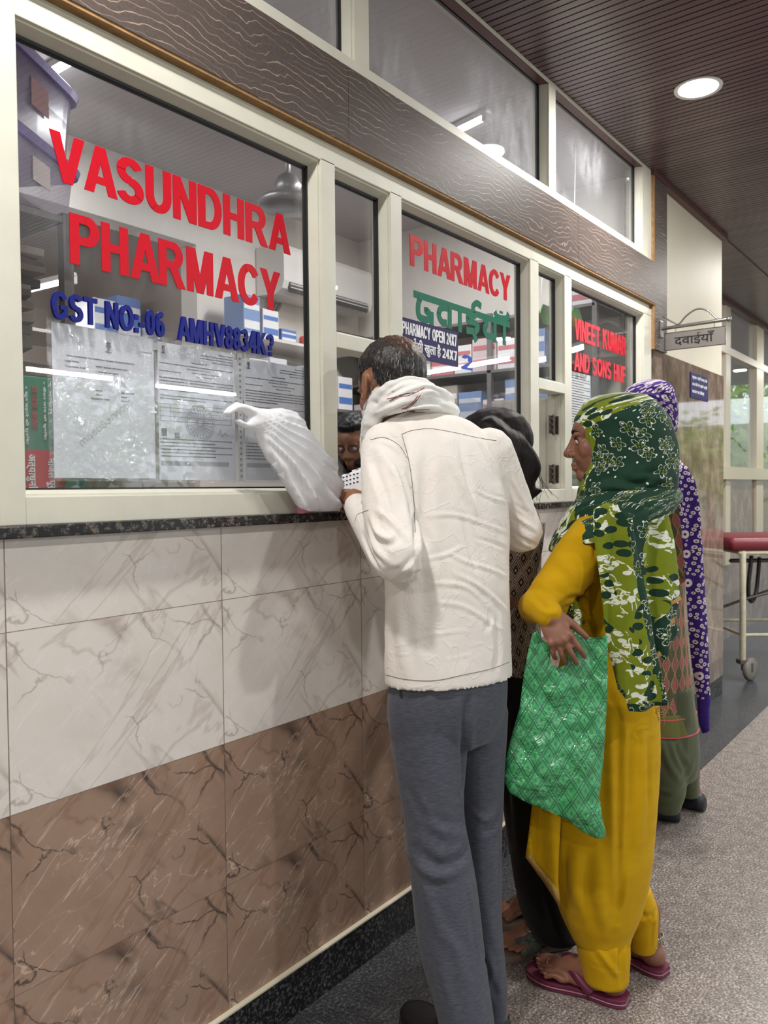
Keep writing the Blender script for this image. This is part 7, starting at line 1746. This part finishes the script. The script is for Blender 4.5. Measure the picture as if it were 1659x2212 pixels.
ar = [limbw([B0+ux*s*.20+np.array([0, 0, 1.22]), B0+ux*s*.25+np.array([0, 0, 1.02])+uy*.02, B0+ux*s*.18+uy*.26+np.array([0, 0, 1.04])], [.05, .042, .03]) for s in (-1, 1)]
hs = []
for s in (-1, 1): hs += hand_parts(B0+ux*s*.18+uy*.26+np.array([0, 0, 1.04]), uy-ux*s*.3, np.array([0, 0, 1]), s, (25, 30, 20))[0]
lg = [limbw([B0+ux*s*.09+np.array([0, 0, .55]), B0+ux*s*.09+np.array([0, 0, .08])], [.085, .05]) for s in (-1, 1)]
v, f = remesh(bp+[trs]+ar+hs+lg, .006, 2); solid('body', v, f, M_SKIN_M, phm)
def wph(V):
    q = (np.asarray(V)-HCm)@HRm; x, y, z = q.T; line = np.where(y > .02, .066, -.07); w = np.clip((z-line)/.015, -1, 1); w[(np.abs(x) > .06) & (y > -.03) & (y < .02) & (z < .02)] = -1; return w
hair_shell(v, f, wph, .022, MATS['black_hair'], phm, None, 'hair', .008, 70)
def wbd(V):
    q = (np.asarray(V)-HCm)@HRm; x, y, z = q.T; w = np.clip((-.045-z+.3*np.clip(.06-y, -.1, .1))/.015, -1, 1); w[(np.abs(x) < .022) & (z > -.082) & (z < -.058) & (y > .08)] = -1; w[y < -.02] = -1; w[z < -.13] = -1; return w
hair_shell(v, f, wbd, .012, MATS['black_hair'], phm, None, 'beard', .004, 90)
mb = MB()
for s in (-1, 1): mb.tube([HCm+HRm@np.array([s*.032+.022*math.cos(a), .094, .002+.017*math.sin(a)]) for a in np.linspace(0, 2*math.pi, 18)], .0016, 6, False); mb.tube([HCm+HRm@np.array(p) for p in ((s*.054, .092, .004), (s*.074, .04, .006), (s*.078, -.01, .0))], .0016, 6)
mb.build('glasses', M_GASKET, phm, True)
for s in (-1, 1): mb = MB(); mb.add(*ell_data(HCm+HRm@np.array([s*.031, .0750, 0]), (.0105,)*3)); mb.build('eye', M_EYEW, phm, True)
st = loft_data([rg(.50, .18, .13), rg(.75, .19, .13), rg(1.0, .20, .13), rg(1.2, .215, .125), rg(1.28, .17, .10), rg(1.315, .085, .08)], 28, 4)[:2]
ar = [limbw([B0+ux*s*.20+np.array([0, 0, 1.22]), B0+ux*s*.255+np.array([0, 0, 1.05])], [.064, .060]) for s in (-1, 1)]
v, f = remesh([st]+ar, .008, 2); solid('shirt', ripple(v, f, .004, 14), f, mat_cloth('dark_shirt_cotton', (36, 36, 42)), phm)
v, f = remesh([loft_data([rg(.72, .17, .12), rg(.5, .19, .13)], 24, 3)[:2]]+[limbw([B0+ux*s*.09+np.array([0, 0, .58]), B0+ux*s*.09+np.array([0, 0, .10])], [.10, .07]) for s in (-1, 1)], .009, 2); solid('trousers', v, f, M_BLACK, phm)
for s in (-1, 1): shoe('shoe', (B0+ux*s*.09-uy*.08)[:2], 200, .28, M_BLACKSHOE, M_SOLE, phm)
# shelf of white cartons behind him
mb = MB(); mb.box(2.72, 3.56, 1.50, 1.80, 1.70, 1.716); o = mb.build('wall_shelf', M_RK); tag(o, 'shelf with white cartons seen through the serving opening', 'shelf')
for i, x in enumerate((2.80, 2.93, 3.06, 3.19, 3.32, 3.45)): carton((x, 1.60, 1.716), .12, .16, (.20, .22, .19, .21, .20, .18)[i], M_CART[0], 'white carton with blue band on the shelf behind the pharmacist', M_CART[1], group='white cartons behind the pharmacist')
carton((2.50, .32, 1.01), .10, .08, .12, M_CART[0], 'small white carton on the inner desk beside the pharmacist', M_CART[4])
carton((2.14, .40, 1.01), .16, .12, .20, M_CART[0], 'low white carton on the inner desk below the serving opening', M_CART[4])

# ------------------------------------------------------------ hall: hanging sign, notice, stretcher
t = empty('hanging_sign', (4.02, -.19, 1.94), 'steel bracket sign with Hindi lettering jutting from the pillar above the green scarf', 'sign')
mb = MB(); mb.tube([(4.02, -.03, 2.052), (4.02, -.338, 2.058)], .0085, 12); mb.build('bracket_arm', M_STEEL, t, True)
mb = MB(); mb.lathe([(.001, -.358), (.010, -.354), (.014, -.344), (.010, -.336), (.008, -.334)], (4.02, 0, 2.058), 14, 'y'); mb.build('finial', M_STEEL, t, True)
mb = MB(); mb.box(4.0, 4.04, -.034, -.028, 2.01, 2.09, .002); mb.build('wall_plate', M_STEEL, t)
mb = MB(); mb.tube([(4.02, -.04, 2.11), (4.02, -.09, 2.075), (4.02, -.115, 2.065), (4.02, -.15, 2.10), (4.02, -.20, 2.125), (4.02, -.25, 2.11), (4.02, -.285, 2.072), (4.02, -.30, 2.064)], .0042, 8, True, 5); mb.build('scroll', M_STEEL, t, True)
for y in (-.10, -.28): mb = MB(); mb.tube([(4.02, y, 2.05), (4.02, y, 2.025)], .002, 6); mb.build('hook', M_STEEL, t)
mb = MB(); mb.box(4.016, 4.024, -.332, -.047, 1.942, 2.028, .001); pl_ = mb.build('sign_plate', plain('brushed_grey_plate', (150, 146, 144), .35, .6), t)
mb = MB()
for a in ((-.332, -.329, 1.942, 2.028), (-.050, -.047, 1.942, 2.028), (-.332, -.047, 1.942, 1.9445), (-.332, -.047, 2.0255, 2.028)): mb.box(4.0148, 4.016, *a)
mb.build('border', M_GASKET, pl_)
v, f = text_mesh('दवाईयाँ', .006, .01, 1, True, 4); lo, hi = v.min(0), v.max(0); q = (v-lo)/(hi-lo)
mesh_obj('print', np.column_stack([4.0158-.001*q[:, 2], -.095-q[:, 0]*.185, 1.958+q[:, 1]*.058]), f, M_GASKET, pl_)
t = empty('blue_notice', (4.69, -.016, 1.76), 'small navy notice plate with white Hindi lines on the polished stone wall', 'notice')
mb = MB(); mb.box(4.53, 4.86, -.020, -.0145, 1.762, 1.900, .001); mb.build('plate', M_NAVY, t)
for k, s in enumerate(('कृपया शांति बनाए रखें', 'दवा लेने से पहले पर्ची', 'काउंटर पर दिखाएं')): v, f = text_mesh(s, .012, .01, 1, True, 2); mesh_obj('print', fit(v, 4.555, 4.835-(k == 2)*.06, 1.862-k*.038, 1.886-k*.038, -.0208, -.0200), f, M_WHITE, t)
# stretcher
A0 = np.array([5.62, -.03, 0]); SL = np.array([.605, -.796, 0]); SW = np.array([.796, .605, 0])
def sp_(l, w, z): return A0+SL*l+SW*w+np.array([0, 0, z])
stt = empty('stretcher_trolley', sp_(.9, .3, 0), 'hospital stretcher trolley with maroon mattress on a cream tubular frame with casters', 'stretcher')
M_CRM = plain('chipped_cream_enamel', (196, 190, 164), .4, vary=.15, vscale=30); M_MAR = plain('maroon_vinyl', (112, 26, 38), .4, bump=.1, bscale=30); M_TYRE = plain('grey_caster_tyre', (120, 116, 108), .6)
mb = MB(); c = sp_(.86, .30, .895); mb.obox(c, SL*.96, SW*.33, np.array([0, 0, .045]), .035); mb.build('mattress', M_MAR, stt, True)
for w in (0, .6): mb = MB(); mb.tube([sp_(-.02, w, .84), sp_(1.84, w, .84)], .016, 8); mb.tube([sp_(0, w, .30), sp_(1.82, w, .30)], .012, 8); mb.build('side_rail', M_CRM, stt, True)
for l in (0, .6, 1.22, 1.82): mb = MB(); mb.tube([sp_(l, 0, .84), sp_(l, .6, .84)], .014, 8); mb.build('cross_bar', M_CRM, stt, True)
for l in (0, 1.82): mb = MB(); mb.tube([sp_(l, 0, .30), sp_(l, .6, .30)], .012, 8); mb.build('cross_bar', M_CRM, stt, True)
mb = MB(); mb.tube([sp_(.05, .3, .76), sp_(1.78, .3, .76)], .014, 8); mb.tube([sp_(.05, .1, .52), sp_(.9, .1, .74)], .010, 8); mb.tube([sp_(.05, .5, .40), sp_(.9, .5, .70)], .010, 8); mb.build('crank_rods', M_STEEL_DK, stt, True)
mb = MB(); mb.tube([sp_(.10, .1, .80), sp_(.08, .1, .58), sp_(.12, .14, .50), sp_(.18, .2, .56), sp_(.2, .2, .78)], .014, 8, True, 4); mb.build('strap_loop', M_GASKET, stt, True)
for l in (0, 1.82):
    for w in (0, .6):
        mb = MB(); mb.tube([sp_(l, w, .12), sp_(l, w, .84)], .020, 10); lg_ = mb.build('leg', M_CRM, stt, True)
        mb = MB(); mb.obox(sp_(l, w, .125), SL*.03, SW*.035, np.array([0, 0, .014]), .004); mb.obox(sp_(l+.03, w, .09), SL*.028, SW*.030, np.array([0, 0, .03]), .004); mb.build('fork', M_STEEL_DK, lg_)
        mb = MB(); mb.lathe([(.03, -.020), (.066, -.018), (.075, -.010), (.075, .010), (.066, .018), (.03, .020)], (0, 0, 0), 28, 'y'); R = np.column_stack([SL*.8+SW*.6, np.cross([0, 0, 1], SL*.8+SW*.6), [0, 0, 1]])
        mb.v = [tuple(sp_(l+.05, w, .0755)+R@np.array(q)) for q in mb.v]; mb.build('wheel', M_TYRE, lg_, True)
# ------------------------------------------------------------ garden outside the open sides
def mat_leaf(n, c1, c2):
    m, nt, b = newmat(n); v = coords(nt, 'Object'); nt.links.new(mixc(nt, noise_tex(nt, v, 6, 3), s2l(c1), s2l(c2)), b.inputs['Base Color']); b.inputs['Roughness'].default_value = .5; b.inputs['Subsurface Weight'].default_value = 0; return m
M_LEAF = [mat_leaf('leaf_bright', (120, 168, 60), (178, 206, 104)), mat_leaf('leaf_mid', (86, 134, 52), (140, 178, 84))]; M_BARK = plain('bark', (92, 74, 58), .9)
def tree(x, y, h, r, mat, label, group=None, n=1500, seed=0, z0=-.06):
    t = empty('garden_tree', (x, y, z0), label, 'tree', group); rg_ = np.random.RandomState(seed)
    mb = MB(); mb.tube([(x, y, z0), (x+.1, y, z0+h*.4), (x-.1, y+.1, z0+h*.8)], [.12, .09, .05], 8, True, 3); mb.build('trunk', M_BARK, t, True)
    cl = rg_.normal(size=(14, 3)); cl /= np.linalg.norm(cl, axis=1)[:, None]; cl = np.array([x, y, z0+h*.62])+cl*np.array([r, r, h*.34])*rg_.uniform(.4, .9, (14, 1))
    c = cl[rg_.randint(0, 14, n)]+rg_.normal(size=(n, 3))*r*.26; a = rg_.normal(size=(n, 3)); a /= np.linalg.norm(a, axis=1)[:, None]; b_ = np.cross(a, rg_.normal(size=(n, 3))); b_ /= np.linalg.norm(b_, axis=1)[:, None]
    s = rg_.uniform(.08, .17, (n, 1)); v = np.concatenate([c-a*s, c+b_*s*.5, c+a*s, c-b_*s*.5], 1).reshape(-1, 3); v[:, 2] = np.maximum(v[:, 2], z0+.02)
    mesh_obj('foliage', v, [(4*i, 4*i+1, 4*i+2, 4*i+3) for i in range(n)], mat, t); return t
tree(17.0, 2.9, 3.4, 1.3, M_LEAF[0], 'bright green tree seen through the far partition, nearest the cream wall', seed=1, n=2200)
tree(20.5, 4.6, 3.6, 1.4, M_LEAF[0], 'bright green tree seen through the far partition beyond the first', seed=2, n=2200)
for i, (x, y) in enumerate(((19, -6.4), (21.5, -10), (23.8, -5.2), (15.5, -9.5), (23.5, -1.0), (11.5, -10), (7.5, -10.5), (3.5, -10.5))): tree(x, y, 3.4, 1.5, M_LEAF[i % 2], 'leafy tree in the garden outside the hall, out of view', 'garden trees out of view', seed=10+i)
mb = MB(); mb.box(27, 27.3, -14, 14, -.06, 3.2); structure(mb, 'wall_garden', plain('far_garden_wall', (222, 218, 208), .8))
